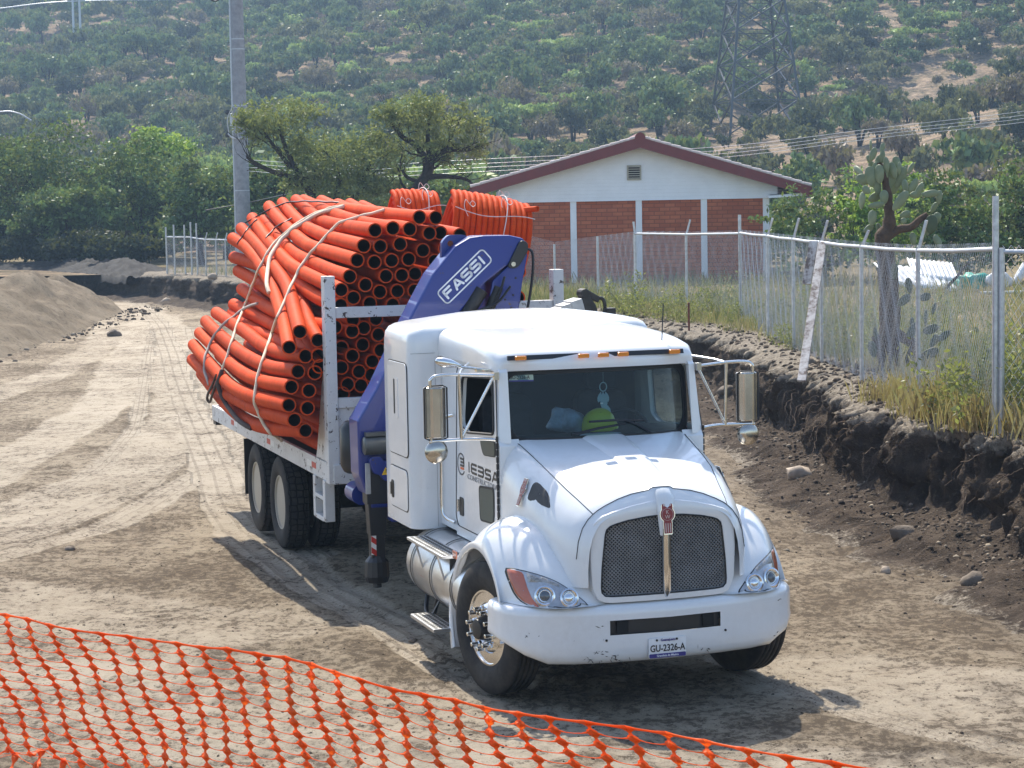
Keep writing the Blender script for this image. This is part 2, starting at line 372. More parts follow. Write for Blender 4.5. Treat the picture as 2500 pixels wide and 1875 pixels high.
def make_bank():
    P = np.array(EDGE); seg = np.hypot(*np.diff(P, axis=0).T); L = np.r_[0, np.cumsum(seg)]
    step = []
    s = 8.0
    while s < L[-1] - .2:
        y = np.interp(s, L, P[:, 1]); step.append(s); s += .035 if y < 34 else (.09 if y < 50 else .22)
    S = np.array(step); cx = np.interp(S, L, P[:, 0]); cy = np.interp(S, L, P[:, 1])
    # smooth the corner path a little
    for _ in range(3):
        kx = np.convolve(np.pad(cx, 12, 'edge'), np.ones(25) / 25, 'valid'); ky = np.convolve(np.pad(cy, 12, 'edge'), np.ones(25) / 25, 'valid'); cx, cy = kx, ky
    tx = np.gradient(cx); ty = np.gradient(cy); l = np.hypot(tx, ty); nx, ny = -ty / l, tx / l   # points to the road side
    prof = [(-2.2, 1.16), (-1.7, 1.16), (-1.3, 1.16), (-1.0, 1.16), (-.8, 1.155), (-.6, 1.15), (-.45, 1.145), (-.3, 1.14), (-.18, 1.12), (-.08, 1.09), (0, 1.05), (.05, .99), (.08, .93), (.09, .86), (.10, .79), (.115, .72), (.13, .65), (.15, .58), (.16, .51), (.17, .44), (.18, .37), (.20, .30), (.24, .23), (.32, .17), (.44, .13), (.60, .10), (.85, .08), (1.02, .055), (1.2, .035), (1.4, .015), (1.65, -.01), (1.95, -.04)]
    d = np.array([p[0] for p in prof]); z = np.array([p[1] for p in prof])
    SS = S[:, None] + 0 * d[None]; Z = z[None, :] + 0 * SS; Dd = d[None, :] + 0 * SS
    face = np.clip((Z - .05) / .3, 0, 1) * np.clip((1.14 - Z) / .12, 0, 1)
    # gouges: columns that run down the face
    g = fbm(SS * 1.5, Z * .5, 3.0, 4, 40); g2 = np.abs(fbm(SS * 3.7, Z * .9, 7.0, 3, 46))
    off = face * (.22 * g - .24 * g2 + .085 * fbm(SS * 5, Z * 5, 1.0, 4, 50, .62) + .085 * (np.abs(fbm(SS * 13, Z * 12, 2.0, 3, 53)) - .3))
    lip = np.clip(1 - np.abs(Dd + .05) / .5, 0, 1); off = off + lip * .10 * fbm(SS[:, :1] * .9, 0, 0, 4, 55)
    tal = np.clip(1 - Z / .35, 0, 1) * np.clip((Dd - .1) / .3, 0, 1)
    off = off + tal * .25 * fbm(SS * .8, Dd * .8, 0, 3, 60)
    clod = np.abs(fbm(SS * 6.5, Dd * 6.5 + Z * 5, 0, 3, 65))
    fade = np.clip((1.55 - Dd) / .7, 0, 1); Z = Z - (1 - fade) * .05 + tal * fade * (.13 * np.clip(fbm(SS * 1.1, Dd * 1.5, 2, 3, 61), -.4, 1.2) + .07 * clod + .03 * np.abs(fbm(SS * 15, Dd * 15, 0, 2, 68))) + np.clip(-Dd + .1, 0, 1).clip(0, .6) * (.05 * fbm(SS * 1.4, Dd * 2, 0, 4, 70) + .035 * clod)
    Dd = Dd + off
    hs = np.interp(cy, [0, 19, 22, 30, 60, 200], [1.10, 1.08, 1.05, .96, .93, .9])[:, None]
    X = cx[:, None] + nx[:, None] * Dd; Y = cy[:, None] + ny[:, None] * Dd
    top = np.clip(.5 + (z[None, :] - .98) * 2.6, 0, 1) + 0 * SS
    top = np.where(d[None, :] > .7, np.clip((d[None, :] - .65) * .75, 0, .9), top)
    me = arr_mesh('dirt_bank', np.stack([X, Y, Z * hs], -1).reshape(-1, 3), grid_faces(len(S), len(d))[:, ::-1], {'top': top.ravel()}, True)
    o = add_obj('bank', me, BANKM); tag(o, kind='structure', label='vertical cut bank of dark soil beside the road'); return cx, cy, nx, ny
BCX, BCY, BNX, BNY = make_bank()
def _bvh():
    V = []; F = []
    for nm in ('ground', 'bank'):
        me = bpy.data.objects[nm].data; c = np.empty(len(me.vertices) * 3, np.float32); me.vertices.foreach_get('co', c); f = np.empty(len(me.loops), np.int32); me.loops.foreach_get('vertex_index', f)
        c = c.reshape(-1, 3); f = f.reshape(-1, 4); k = (c[f[:, 0], 1] < 62) & (c[f[:, 0], 1] > 9); f = f[k]; n = len(V); V += c.tolist(); F += (f + n).tolist()
    return BVHTree.FromPolygons(V, F)
GBVH = _bvh()
def drop(x, y, default=0.0):
    h = GBVH.ray_cast(Vector((x, y, 5)), Vector((0, 0, -1))); return h[0].z if h[0] is not None else default
def terr_h(y): return 1.16 * np.interp(y, [0, 19, 22, 30, 60, 200], [1.10, 1.08, 1.05, .96, .93, .9])

def hill_z(x, y):
    x = np.asarray(x, float); y = np.asarray(y, float)
    t = np.clip((x / np.maximum(y, 1) + .25) / .5, -.3, 1.2); t = t * t * (3 - 2 * np.clip(t, 0, 1)) if False else t
    y0 = 118 - 30 * np.clip(t, 0, 1); y1 = 205 - 32 * t; m1 = .085 + .035 * t; m2 = .215 + .05 * t
    a = np.clip(y - y0, 0, None); a = np.where(a < 20, a * a / 40, a - 10)
    b = np.clip(y - y1, 0, None); b = np.where(b < 40, b * b / 80, b - 20)
    z = .95 + np.where(a > 0, m1 * a, 0) + (m2 - m1) * b
    amp = np.clip((y - y0) / 60, 0, 1)
    return z + amp * (1.6 * fbm(x / 38, y / 38, 0, 3, 80) + .35 * fbm(x / 9, y / 9, 0, 3, 84))

def make_terrace():
    ys = np.concatenate([np.geomspace(8, 45, 150), np.linspace(45.5, 135, 90)])
    us = np.concatenate([np.linspace(1.0, 8, 46), np.geomspace(8.4, 75, 30)])
    Y = ys[:, None] + 0 * us[None]; X = edge_x(ys)[:, None] + us[None, :]
    Z = terr_h(Y) + .06 * fbm(X * .5, Y * .5, 0, 4, 90) - .07 * np.clip(1.8 - us, 0, 1)[None, :] - .01
    me = arr_mesh('terrace', np.stack([X, Y, Z], -1).reshape(-1, 3), grid_faces(len(ys), len(us))[:, ::-1], None, True)
    k = NM('dry_field'); co = k.coord('Object'); a = k.noise(.5, 6, .7, co); b = k.noise(9, 5, .7, co)
    c = k.ramp(a, [(.32, (.13, .105, .06)), (.5, (.23, .18, .105)), (.68, (.30, .25, .17))])
    c = k.mix(k.ramp(b, [(.35, (.75,) * 3), (.6, (0, 0, 0))]), c, (.07, .07, .03)); k.bump(b, .8, .05)
    o = add_obj('terrace', me, k.set(c, .95, 0, None, .1)); tag(o, kind='structure', label='dry weedy field above the cut bank')
make_terrace()

def make_hill():
    ys = np.concatenate([np.linspace(88, 260, 120), np.linspace(263, 520, 70), np.linspace(530, 900, 20)])
    ts = np.linspace(-.75, .75, 190); X = ts[None] * ys[:, None]; Y = ys[:, None] + 0 * X
    Z = hill_z(X, Y); Z = np.where(Y > 520, Z - (Y - 520) * .18, Z)
    me = arr_mesh('hill', np.stack([X, Y, Z], -1).reshape(-1, 3), grid_faces(len(ys), len(ts)), None, True)
    k = NM('hill_ground'); co = k.coord('Object'); a = k.noise(.045, 6, .68, co); b = k.noise(.5, 6, .72, co); d = k.noise(2.6, 4, .7, co)
    c = k.ramp(a, [(.32, (0.187, 0.1403, 0.1029)), (.48, (0.3366, 0.2431, 0.1636)), (.62, (0.4208, 0.3133, 0.2151)), (.75, (0.374, 0.2244, 0.1216))])
    c = k.mix(k.ramp(b, [(.36, (.9,) * 3), (.58, (0, 0, 0))]), c, (0.0935, 0.08883, 0.0561))
    c = k.mix(k.ramp(d, [(.30, (.8,) * 3), (.55, (0, 0, 0))]), c, (0.06545, 0.0561, 0.04208)); k.bump(k.math('ADD', b, k.math('MULTIPLY', d, .5)), 1.0, .5)
    o = add_obj('hill', me, k.set(c, .95, 0, None, .05)); tag(o, kind='structure', label='dry scrub covered hillside rising behind the site')
make_hill()

# ---- loose sand mound beside the road
def make_mound():
    n, m = 150, 90; s = np.linspace(0, 1, n)[:, None]; a = np.linspace(-1, 1, m)[None, :]
    px = np.interp(s, [0, .3, .65, 1], [-15.2, -15.6, -16.1, -16.7]); py = np.interp(s, [0, 1], [44, 83])
    hgt = np.interp(s, [0, .12, .35, .55, .75, .9, 1], [.9, 1.15, 1.3, 1.5, 1.45, .8, .0]); wid = np.interp(s, [0, .5, .8, 1], [2.6, 2.7, 2.4, .8])
    X = px + a * wid; Y = py + 0 * a
    prof = np.clip(1 - np.abs(a) ** 1.25, 0, 1)
    Z = hgt * prof * (1 + .22 * fbm(X * .5, Y * .35, 0, 3, 100)) + .10 * fbm(X * 1.6, Y * 1.3, 0, 4, 104) * np.clip(prof * 4, 0, 1) - .06
    me = arr_mesh('sand_mound', np.stack([X, Y, Z], -1).reshape(-1, 3), grid_faces(n, m), None, True)
    k = NM('loose_sand'); co = k.coord('Object'); a_ = k.noise(.6, 5, .7, co); b = k.noise(7, 6, .75, co); c_ = k.noise(28, 3, .7, co)
    c = k.ramp(a_, [(.35, (0.2184, 0.1716, 0.117)), (.65, (0.3276, 0.2691, 0.195))]); c = k.mix(k.ramp(b, [(.3, (.75,) * 3), (.5, (0, 0, 0))]), c, (0.0858, 0.0663, 0.0468)); c = k.mix(k.ramp(c_, [(.62, (0, 0, 0)), (.75, (.6,) * 3)]), c, (0.351, 0.3042, 0.2418))
    k.bump(k.math('ADD', b, k.math('MULTIPLY', c_, .4)), 1.0, .10)
    o = add_obj('sand_mound', me, k.set(c, .96, 0, None, .1)); tag(o, 'long pale mound of loose sand along the far edge of the dirt road', 'mound')
make_mound()

def rock_mesh(seed, sx, sy, sz, sub=2, rough=.3):
    bm = bmesh.new(); bmesh.ops.create_icosphere(bm, subdivisions=sub, radius=1.0)
    for v in bm.verts:
        p = v.co; q = 1 + rough * float(fbm(p.x * 1.3, p.y * 1.3, p.z * 1.3, 3, seed)); v.co = Vector((p.x * sx * q, p.y * sy * q, max(p.z, -.55) * sz * q))
    me = bpy.data.meshes.new('rock'); bm.to_mesh(me); bm.free(); return me
ROCKM = simple('rock_pale', (.33, .27, .21), .9, 0, .25, 8, .01, 30)
ROCKD = simple('rock_dark', (.15, .12, .092), .95, 0, .3, 9, .02, 25)
for i, (x, y, sx, sy, sz, mt, lab) in enumerate([
    (3.68, 26.5, .17, .14, .13, ROCKM, 'pale flat topped stone lying at the foot of the cut bank'),
    (4.18, 22.0, .15, .12, .10, ROCKD, 'brown boulder on the dark soil at the foot of the bank below the fence'),
    (3.72, 20.6, .05, .05, .05, ROCKM, 'small bright stone on the dirt right of the white truck'),
    (-4.98, 22.9, .06, .05, .04, ROCKD, 'small dark stone among the tyre tracks left of the truck'),
    (-.9, 17.7, .035, .03, .03, ROCKD, 'brown pebble on sunlit dirt left of the truck front wheel'),
    (-2.1, 17.1, .04, .03, .03, ROCKD, 'dark pebble on dirt between orange net and truck shadow'),
    (4.75, 33.2, .13, .11, .10, ROCKD, 'dark clod standing on the lip of the bank near the leaning plank'),
    (3.9, 37.5, .17, .14, .11, ROCKD, 'dark clod on the bank lip right of the truck roof'),
    (4.4, 19.7, .12, .1, .09, ROCKD, 'brown clod in the rubble at the foot of the bank'),
    (-11.2, 78.0, .2, .18, .15, ROCKM, 'grey boulder at the foot of the distant chain link fence'),
    (-13.4, 80.6, .25, .22, .2, ROCKM, 'pale stone at the far end of the dirt road'),
    (-11.9, 62.0, .22, .2, .17, ROCKD, 'dark clod at the toe of the sand mound'),
    (5.3, 20.6, .16, .13, .13, ROCKM, 'pale stone on the bank top beside the nearest fence post')]):
    z = drop(x, y, 0.0 if x < edge_x(y) - .2 else float(terr_h(y))) - .2 * sz
    o = add_obj('rock', rock_mesh(200 + i, sx, sy, sz), mt, smooth=60); o.location = (x, y, z + sz * .35); tag(o, lab, 'rock', 'loose rocks and clods')

def scatter_rubble():
    rng = np.random.default_rng(5)
    base = rock_mesh(300, 1, 1, .75, 1, .6); bv = np.array([v.co[:] for v in base.vertices]); bf = np.array([p.vertices[:] for p in base.polygons]); bpy.data.meshes.remove(base)
    pts = []
    sel = np.where((BCY > 12) & (BCY < 60))[0]
    for _ in range(5200):
        i = rng.choice(sel); d = .12 + abs(rng.normal(0, .62)); pts.append((BCX[i] + BNX[i] * d, BCY[i] + BNY[i] * d, .02 + max(0, .22 - .3 * (d - .25)), (.010 + .034 * rng.random() ** 4) * (1.2 if d < .8 else .8)))
    for _ in range(2400):
        i = rng.choice(sel); d = -rng.random() * 1.0 - .05; pts.append((BCX[i] + BNX[i] * d, BCY[i] + BNY[i] * d, float(terr_h(BCY[i])) - .02, .012 + .06 * rng.random() ** 2))
    for _ in range(2600):
        y = 12.5 + 22 * rng.random() ** 1.3; x = (rng.random() - .5) * .62 * y
        if x < edge_x(y) - .5: pts.append((x, y, 0.0, .006 + .012 * rng.random() ** 3))
    for _ in range(500):
        s = rng.random(); pts.append((-13.6 + rng.normal(0, .5), 46 + 34 * s, .02, .03 + .09 * rng.random() ** 3))
    pts = np.array([(a, b, drop(a, b, c) + .15 * d, d) if b < 60 else (a, b, c, d) for a, b, c, d in pts]); V = []; n = len(pts)
    ang = rng.random(n) * 6.28; c, s_ = np.cos(ang), np.sin(ang); sc = pts[:, 3]
    st = .7 + .6 * rng.random((n, 3))
    B = bv[None] * st[:, None, :] * sc[:, None, None]
    V = np.stack([B[..., 0] * c[:, None] - B[..., 1] * s_[:, None] + pts[:, 0:1], B[..., 0] * s_[:, None] + B[..., 1] * c[:, None] + pts[:, 1:2], B[..., 2] + pts[:, 2:3]], -1).reshape(-1, 3)
    F = (bf[None] + (np.arange(n) * len(bv))[:, None, None]).reshape(-1, 3)
    lv = np.repeat(rng.random(n), len(bv))
    k = NM('rubble'); a = k.attr('lv'); c_ = k.ramp(a, [(0, (.045, .036, .029)), (.72, (.11, .086, .065)), (.9, (.2, .16, .12)), (1, (.34, .29, .22))]); 
    o = add_obj('rubble', arr_mesh('rubble', V, F, {'lv': lv}, False), k.set(c_, .95, 0, None, .1)); tag(o, 'loose clods and pebbles scattered below the bank and over the road', 'rubble', kind='stuff')
scatter_rubble()

# roots hanging out of the cut
ROOTM = simple('root', (.14, .095, .06), .9, 0, .4, 8)
rr_ = np.random.default_rng(15); _sel = np.where((BCY > 18.5) & (BCY < 36))[0]
for i_ in range(26):
    q = int(rr_.choice(_sel)); hs_ = float(terr_h(BCY[q])); z0_ = hs_ * (.55 + .38 * rr_.random()); p = Vector((BCX[q] + BNX[q] * .12, BCY[q] + BNY[q] * .12, 0)); n_ = Vector((BNX[q], BNY[q], 0)); t_ = Vector((-BNY[q], BNX[q], 0)) * (1 if rr_.random() < .5 else -1)
    L_ = .25 + .6 * rr_.random(); P_ = [Vector((0, 0, 0)), n_ * .14 + t_ * .12 * L_ + Vector((0, 0, -.05)), n_ * .20 + t_ * .45 * L_ + Vector((0, 0, -.35 * L_)), n_ * .24 + t_ * .7 * L_ + Vector((0, 0, -.85 * L_ * rr_.random() - .1))]
    mb = MB(); mb.tube([Vector(q_) + Vector(rr_.normal(size=3)) * .012 for q_ in smoothpath(P_, 14)], [.0062 - .00033 * k_ for k_ in range(14)], 4)
    for _ in range(2): a_ = P_[int(rr_.integers(1, 4))]; mb.tube([a_, a_ + t_ * .1 + n_ * .05 + Vector((0, 0, -.08)), a_ + t_ * .2 * rr_.random() + n_ * .04 + Vector((0, 0, -.2))], [.003, .0025, .0015], 4)
    o = mb.build('root', ROOTM, smooth=70, fixn=False); o.location = p + Vector((0, 0, z0_)); tag(o, f"dry root on the {'upper' if z0_ > .8 * hs_ else 'middle'} face of the bank {'below the nearest fence post' if BCY[q] < 25 else 'below the prickly pear' if BCY[q] < 30 else 'below the leaning planks'}", 'root', 'roots in the cut bank')

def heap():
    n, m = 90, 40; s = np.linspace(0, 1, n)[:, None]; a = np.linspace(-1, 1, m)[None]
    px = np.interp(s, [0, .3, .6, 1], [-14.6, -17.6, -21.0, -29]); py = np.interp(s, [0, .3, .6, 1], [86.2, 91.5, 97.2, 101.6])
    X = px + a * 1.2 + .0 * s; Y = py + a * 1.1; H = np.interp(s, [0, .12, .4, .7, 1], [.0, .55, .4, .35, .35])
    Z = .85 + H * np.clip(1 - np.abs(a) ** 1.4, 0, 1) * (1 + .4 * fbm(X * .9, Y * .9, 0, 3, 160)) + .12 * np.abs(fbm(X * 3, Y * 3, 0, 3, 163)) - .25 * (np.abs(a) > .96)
    o = add_obj('rubble_heap', arr_mesh('rubble_heap', np.stack([X, Y, Z], -1).reshape(-1, 3), grid_faces(n, m), None, True), simple('tree_shaded_soil', (.020, .017, .015), .95, 0, .5, 2.5, .05, 9)); tag(o, 'dark heap of dug soil and rubble under the trees at the road end', 'soil heap')  # dark soil, its colour lowered further to paint in the shade of the trees
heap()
# ------------------------------------------------------------------ vegetation
def leafmat(name, cols, trans=.35):
    k = NM(name); a = k.attr('lv'); c = k.ramp(a, [(i / (len(cols) - 1), q) for i, q in enumerate(cols)])
    d = k.n('ShaderNodeBsdfDiffuse'); t = k.n('ShaderNodeBsdfTranslucent'); g = k.n('ShaderNodeBsdfGlossy'); g.inputs['Roughness'].default_value = .45
    m = k.n('ShaderNodeMixShader'); m.inputs[0].default_value = trans; m2 = k.n('ShaderNodeMixShader'); m2.inputs[0].default_value = .035
    k.l(c, d.inputs[0]); k.l(k.mix(.5, c, (.5, .55, .12), 'MIX'), t.inputs[0]); k.l(d.outputs[0], m.inputs[1]); k.l(t.outputs[0], m.inputs[2])
    k.l(m.outputs[0], m2.inputs[1]); k.l(g.outputs[0], m2.inputs[2]); k.l(m2.outputs[0], k.out.inputs[0]); return k.m
def barkmat(name, a, b):
    k = NM(name); f = k.noise(9, 6, .7); c = k.ramp(f, [(.35, a), (.65, b)]); k.bump(k.noise(30, 4), .8, .02); return k.set(c, .95, 0, None, .1)
BARK = barkmat('bark', (.018, .014, .011), (.055, .043, .034))
LEAF_MESQ = leafmat('mesquite_leaf', [(0.05655, 0.0854, 0.03306), (0.1131, 0.1543, 0.05235), (0.2036, 0.248, 0.08265), (0.1357, 0.1515, 0.06199)], .26)
LEAF_GREEN = leafmat('broad_leaf', [(0.02537, 0.05437, 0.01813), (0.06162, 0.1196, 0.03625), (0.1124, 0.1994, 0.05437), (0.1994, 0.3081, 0.08156)], .16)
LEAF_BRIGHT = leafmat('fresh_leaf', [(0.087, 0.1885, 0.0174), (0.1595, 0.319, 0.0319), (0.2465, 0.4205, 0.05075)], .4)
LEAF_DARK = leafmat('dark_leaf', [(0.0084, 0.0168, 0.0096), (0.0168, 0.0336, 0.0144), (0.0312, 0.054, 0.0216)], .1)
LEAF_HILL = [leafmat('hill_leaf_green', [(0.04725, 0.09072, 0.0405), (0.1097, 0.1814, 0.0675), (0.211, 0.3024, 0.108)], .14),
             leafmat('hill_leaf_olive', [(0.0675, 0.07862, 0.0432), (0.1435, 0.1512, 0.0702), (0.2531, 0.2495, 0.1148)], .14),
             leafmat('hill_leaf_dark', [(0.01688, 0.03024, 0.01755), (0.0405, 0.06048, 0.0297), (0.07594, 0.1028, 0.0459)], .1),
             leafmat('hill_leaf_bright', [(0.1688, 0.257, 0.081), (0.2869, 0.3931, 0.1215), (0.5063, 0.635, 0.189)], .2),
             leafmat('hill_twig_grey', [(0.1181, 0.0877, 0.0702), (0.1941, 0.1437, 0.1107), (0.27, 0.2042, 0.1553)], .15)]

def leaf_arrays(C, size, rng, asp=.5, flat=0.0):
    n = len(C); d = rng.normal(size=(n, 3)); d[:, 2] *= (1 - flat); d /= np.linalg.norm(d, axis=1)[:, None] + 1e-9
    e = rng.normal(size=(n, 3)); e[:, 2] *= (1 - .5 * flat); e -= (e * d).sum(1)[:, None] * d; e /= np.linalg.norm(e, axis=1)[:, None] + 1e-9
    s = (size * (.6 + .8 * rng.random(n)))[:, None] if np.ndim(size) == 0 else (size * (.6 + .8 * rng.random(n)))[:, None]
    V = np.stack([C + d * s, C + e * s * asp, C - d * s, C - e * s * asp], 1).reshape(-1, 3)
    F = np.arange(n * 4).reshape(n, 4); return V, F
def bumpy(lobes, rng, k=5, f=.46):
    out = []
    for l in lobes:
        out.append(tuple(l[:3]) + (l[3] * .72, l[4] * .72, l[5] * .72))
        for _ in range(k):
            u = rng.normal(size=3); u[2] = abs(u[2]) * .9 - .15; u /= np.linalg.norm(u); q = f * (.7 + .6 * rng.random())
            out.append((l[0] + u[0] * l[3] * .78, l[1] + u[1] * l[4] * .78, l[2] + u[2] * l[5] * .78, l[3] * q, l[4] * q, l[5] * q * .8))
    return out
def crown_points(lobes, n, rng, clump=26, spread=.2, shell=.5, hollow=0.0):
    vol = np.array([l[3] * l[4] * l[5] for l in lobes]) ** .72; vol /= vol.sum(); out = []; lv = []
    for l, f in zip(lobes, vol):
        k = max(4, int(n * f / clump)); u = rng.normal(size=(k, 3)); u /= np.linalg.norm(u, axis=1)[:, None]
        r = shell + (1 - shell) * rng.random(k) ** .6; r *= 1 + .10 * rng.normal(size=k)
        c = u * r[:, None]; rad = np.array(l[3:6]); s = spread * rad.mean() * (.55 + .8 * rng.random(k))
        p = (c * rad)[:, None, :] + rng.normal(size=(k, clump, 3)) * s[:, None, None] * np.array([1.15, 1.15, .6])
        out.append((p + np.array(l[:3])).reshape(-1, 3)); lv.append(np.repeat(np.clip(.45 + .22 * rng.normal(size=k), 0, 1), clump))
    P = np.concatenate(out); q = np.concatenate(lv); return P, np.clip(q + .12 * rng.normal(size=len(q)), 0, 1)
def grow(mb, p, d, L, r, depth, rng, spread=.7, up=.15, k=5):
    n = 4; P = [Vector(p)]; d = Vector(d).normalized(); rr = [r]
    for i in range(n):
        d = (d + Vector(rng.normal(size=3)) * .22 + Vector((0, 0, up * .3))).normalized(); P.append(P[-1] + d * L / n); rr.append(r * (1 - .5 * (i + 1) / n))
    mb.tube(P, rr, k)
    if depth > 0:
        for c in range(3 if depth > 1 else 2):
            q = P[int(rng.integers(2, n + 1))]; e = (d + Vector(rng.normal(size=3)) * spread + Vector((0, 0, up))).normalized()
            grow(mb, q, e, L * (.55 + .25 * rng.random()), r * .5, depth - 1, rng, spread, up, max(3, k - 1))
def tree(name, loc, lobes, nleaf, size, mat, label, limbs=None, seed=0, group=None, cat='tree', trunk_h=1.5, trunk_r=.18, clump=26, spread=.2, shell=.5, depth=2, asp=.5, blr=.75, sub=5):
    rng = np.random.default_rng(seed); t = empty(name, loc); tag(t, label, cat, group)
    P, lv = crown_points(bumpy(lobes, rng, sub) if sub else lobes, nleaf, rng, clump, spread, shell); V, F = leaf_arrays(P, size, rng, asp)
    V[:, 2] = np.maximum(V[:, 2], .02)
    add_obj('crown', arr_mesh('crown', V, F, {'lv': np.repeat(lv, 4)}), mat, t)
    mb = MB()
    if limbs:
        for path, r0, r1 in limbs:
            q = smoothpath(path, 4 * len(path)); mb.tube(q, [r0 + (r1 - r0) * i / (len(q) - 1) for i in range(len(q))], 7)
            for j in range(len(q) // 3, len(q), 2):
                dv = (Vector(q[j]) - Vector(q[j - 1])).normalized(); f = r0 + (r1 - r0) * j / len(q)
                grow(mb, q[j], dv + Vector(rng.normal(size=3)) * .7, (.8 + .6 * rng.random()) * blr, f * .32, 2, rng, .7, .15, 4)
    else:
        mb.tube([(0, 0, -.2), (rng.normal() * .08, rng.normal() * .08, trunk_h * .6), (rng.normal() * .15, rng.normal() * .1, trunk_h)], [trunk_r * 1.2, trunk_r, trunk_r * .85], 8)
        for l in lobes:
            a = Vector((0, 0, trunk_h * (.6 + .4 * rng.random()))); b = Vector(l[:3]); m = a.lerp(b, .5) + Vector(rng.normal(size=3)) * .2
            mb.tube([a, m, b], [trunk_r * .6, trunk_r * .4, trunk_r * .2], 6)
            for _ in range(3): grow(mb, m.lerp(b, rng.random()), Vector(rng.normal(size=3)) + Vector((0, 0, .5)), .55 * l[3], trunk_r * .22, depth - 1, rng, .8, .2, 4)
    mb.build('trunk', BARK, t, fixn=False)
    return t

# ---- big trees at the far end of the road
GT = 'trees beyond the end of the road'
FT = [
 ((-23.4, 105, 1.0), [(0, 0, 4.6, 2.9, 2.4, 2.3), (-2.4, .4, 4.0, 2.0, 2, 2.2), (1.6, -.5, 3.4, 1.8, 1.8, 1.7), (0, .5, 2.1, 2.8, 2, 1.5)], LEAF_GREEN, 'wide olive green tree at the left end of the tree row', 1),
 ((-18.2, 103, 1.0), [(0, 0, 4.2, 2.3, 2.1, 2.1), (1.3, -.6, 3.0, 2.1, 1.8, 1.9), (-1.3, .2, 2.9, 1.7, 1.8, 1.7), (0, 0, 1.7, 2.4, 2, 1.4)], LEAF_GREEN, 'rounded mid green tree left of the grey concrete utility pole', 2),
 ((-18.3, 107, 1.0), [(0, 0, 5.6, 1.9, 1.7, 1.1), (.7, 0, 4.8, 1.6, 1.6, 1.3), (0, .6, 3.4, 1.8, 1.8, 1.6)], LEAF_BRIGHT, 'tree with a fresh yellow green top behind the rounded tree', 3),
 ((-21.2, 99.5, .9), [(0, 0, 3.0, 2.3, 1.6, 1.3), (1.3, -.2, 2.4, 1.6, 1.4, 1.3), (-1.1, -.1, 2.2, 1.3, 1.3, 1.1)], LEAF_GREEN, 'pale feathery tree leaning out over the dark cut bank', 4),
 ((-14.4, 97, 1.0), [(0, 0, 3.1, 1.8, 1.6, 1.8), (.8, .3, 2.1, 1.9, 1.6, 1.6), (-.9, 0, 1.8, 1.5, 1.4, 1.5)], LEAF_GREEN, 'low bushy tree at the foot of the utility pole', 5),
 ((-27.5, 103, 1.0), [(0, 0, 3.8, 2.6, 2.3, 2.6), (1.6, -.6, 2.4, 2.1, 1.8, 1.9), (-1.8, 0, 2.4, 2.0, 1.8, 2.0)], LEAF_GREEN, 'dark tree cut by the left edge of the photo', 6),
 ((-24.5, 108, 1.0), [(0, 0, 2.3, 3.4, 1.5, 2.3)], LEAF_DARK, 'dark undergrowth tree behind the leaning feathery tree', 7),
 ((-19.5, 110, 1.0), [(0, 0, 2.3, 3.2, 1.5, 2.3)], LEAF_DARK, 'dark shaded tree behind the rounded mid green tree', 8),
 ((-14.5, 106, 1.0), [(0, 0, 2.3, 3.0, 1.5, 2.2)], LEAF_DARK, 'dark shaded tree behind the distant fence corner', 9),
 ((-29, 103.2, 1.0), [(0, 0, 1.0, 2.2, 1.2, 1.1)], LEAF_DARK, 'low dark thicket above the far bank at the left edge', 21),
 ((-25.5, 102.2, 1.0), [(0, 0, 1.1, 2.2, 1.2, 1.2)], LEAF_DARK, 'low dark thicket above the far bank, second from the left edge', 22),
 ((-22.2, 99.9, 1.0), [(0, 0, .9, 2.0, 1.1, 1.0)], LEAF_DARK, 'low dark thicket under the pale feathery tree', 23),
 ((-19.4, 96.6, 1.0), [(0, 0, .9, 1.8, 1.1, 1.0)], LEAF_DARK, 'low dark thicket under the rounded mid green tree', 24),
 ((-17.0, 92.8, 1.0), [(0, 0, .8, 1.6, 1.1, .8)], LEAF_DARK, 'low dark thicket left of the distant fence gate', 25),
 ((-10.6, 90, 1.0), [(0, 0, 2.7, 1.7, 1.5, 1.9), (.9, 0, 1.6, 1.8, 1.4, 1.5)], LEAF_GREEN, 'bushy tree right of the utility pole under the mesquite', 10),
 ((-7.2, 84, 1.0), [(0, 0, 2.0, 2.3, 1.6, 1.9), (1.6, .2, 1.5, 1.7, 1.4, 1.5)], LEAF_GREEN, 'green thicket behind the orange pipe load', 11),
 ((-3.2, 80, 1.0), [(0, 0, 1.9, 2.0, 1.6, 1.7), (1.5, .2, 1.7, 1.6, 1.4, 1.6)], LEAF_GREEN, 'leafy bush behind the pipe coils left of the brick building', 12),
]
for loc, lobes, mt, lab, sd_ in FT:
    tree('broadleaf_tree', loc, lobes, 12500, .105, mt, lab, None, 400 + sd_, GT, trunk_h=1.7, trunk_r=.16, clump=34, spread=.22, shell=.35)

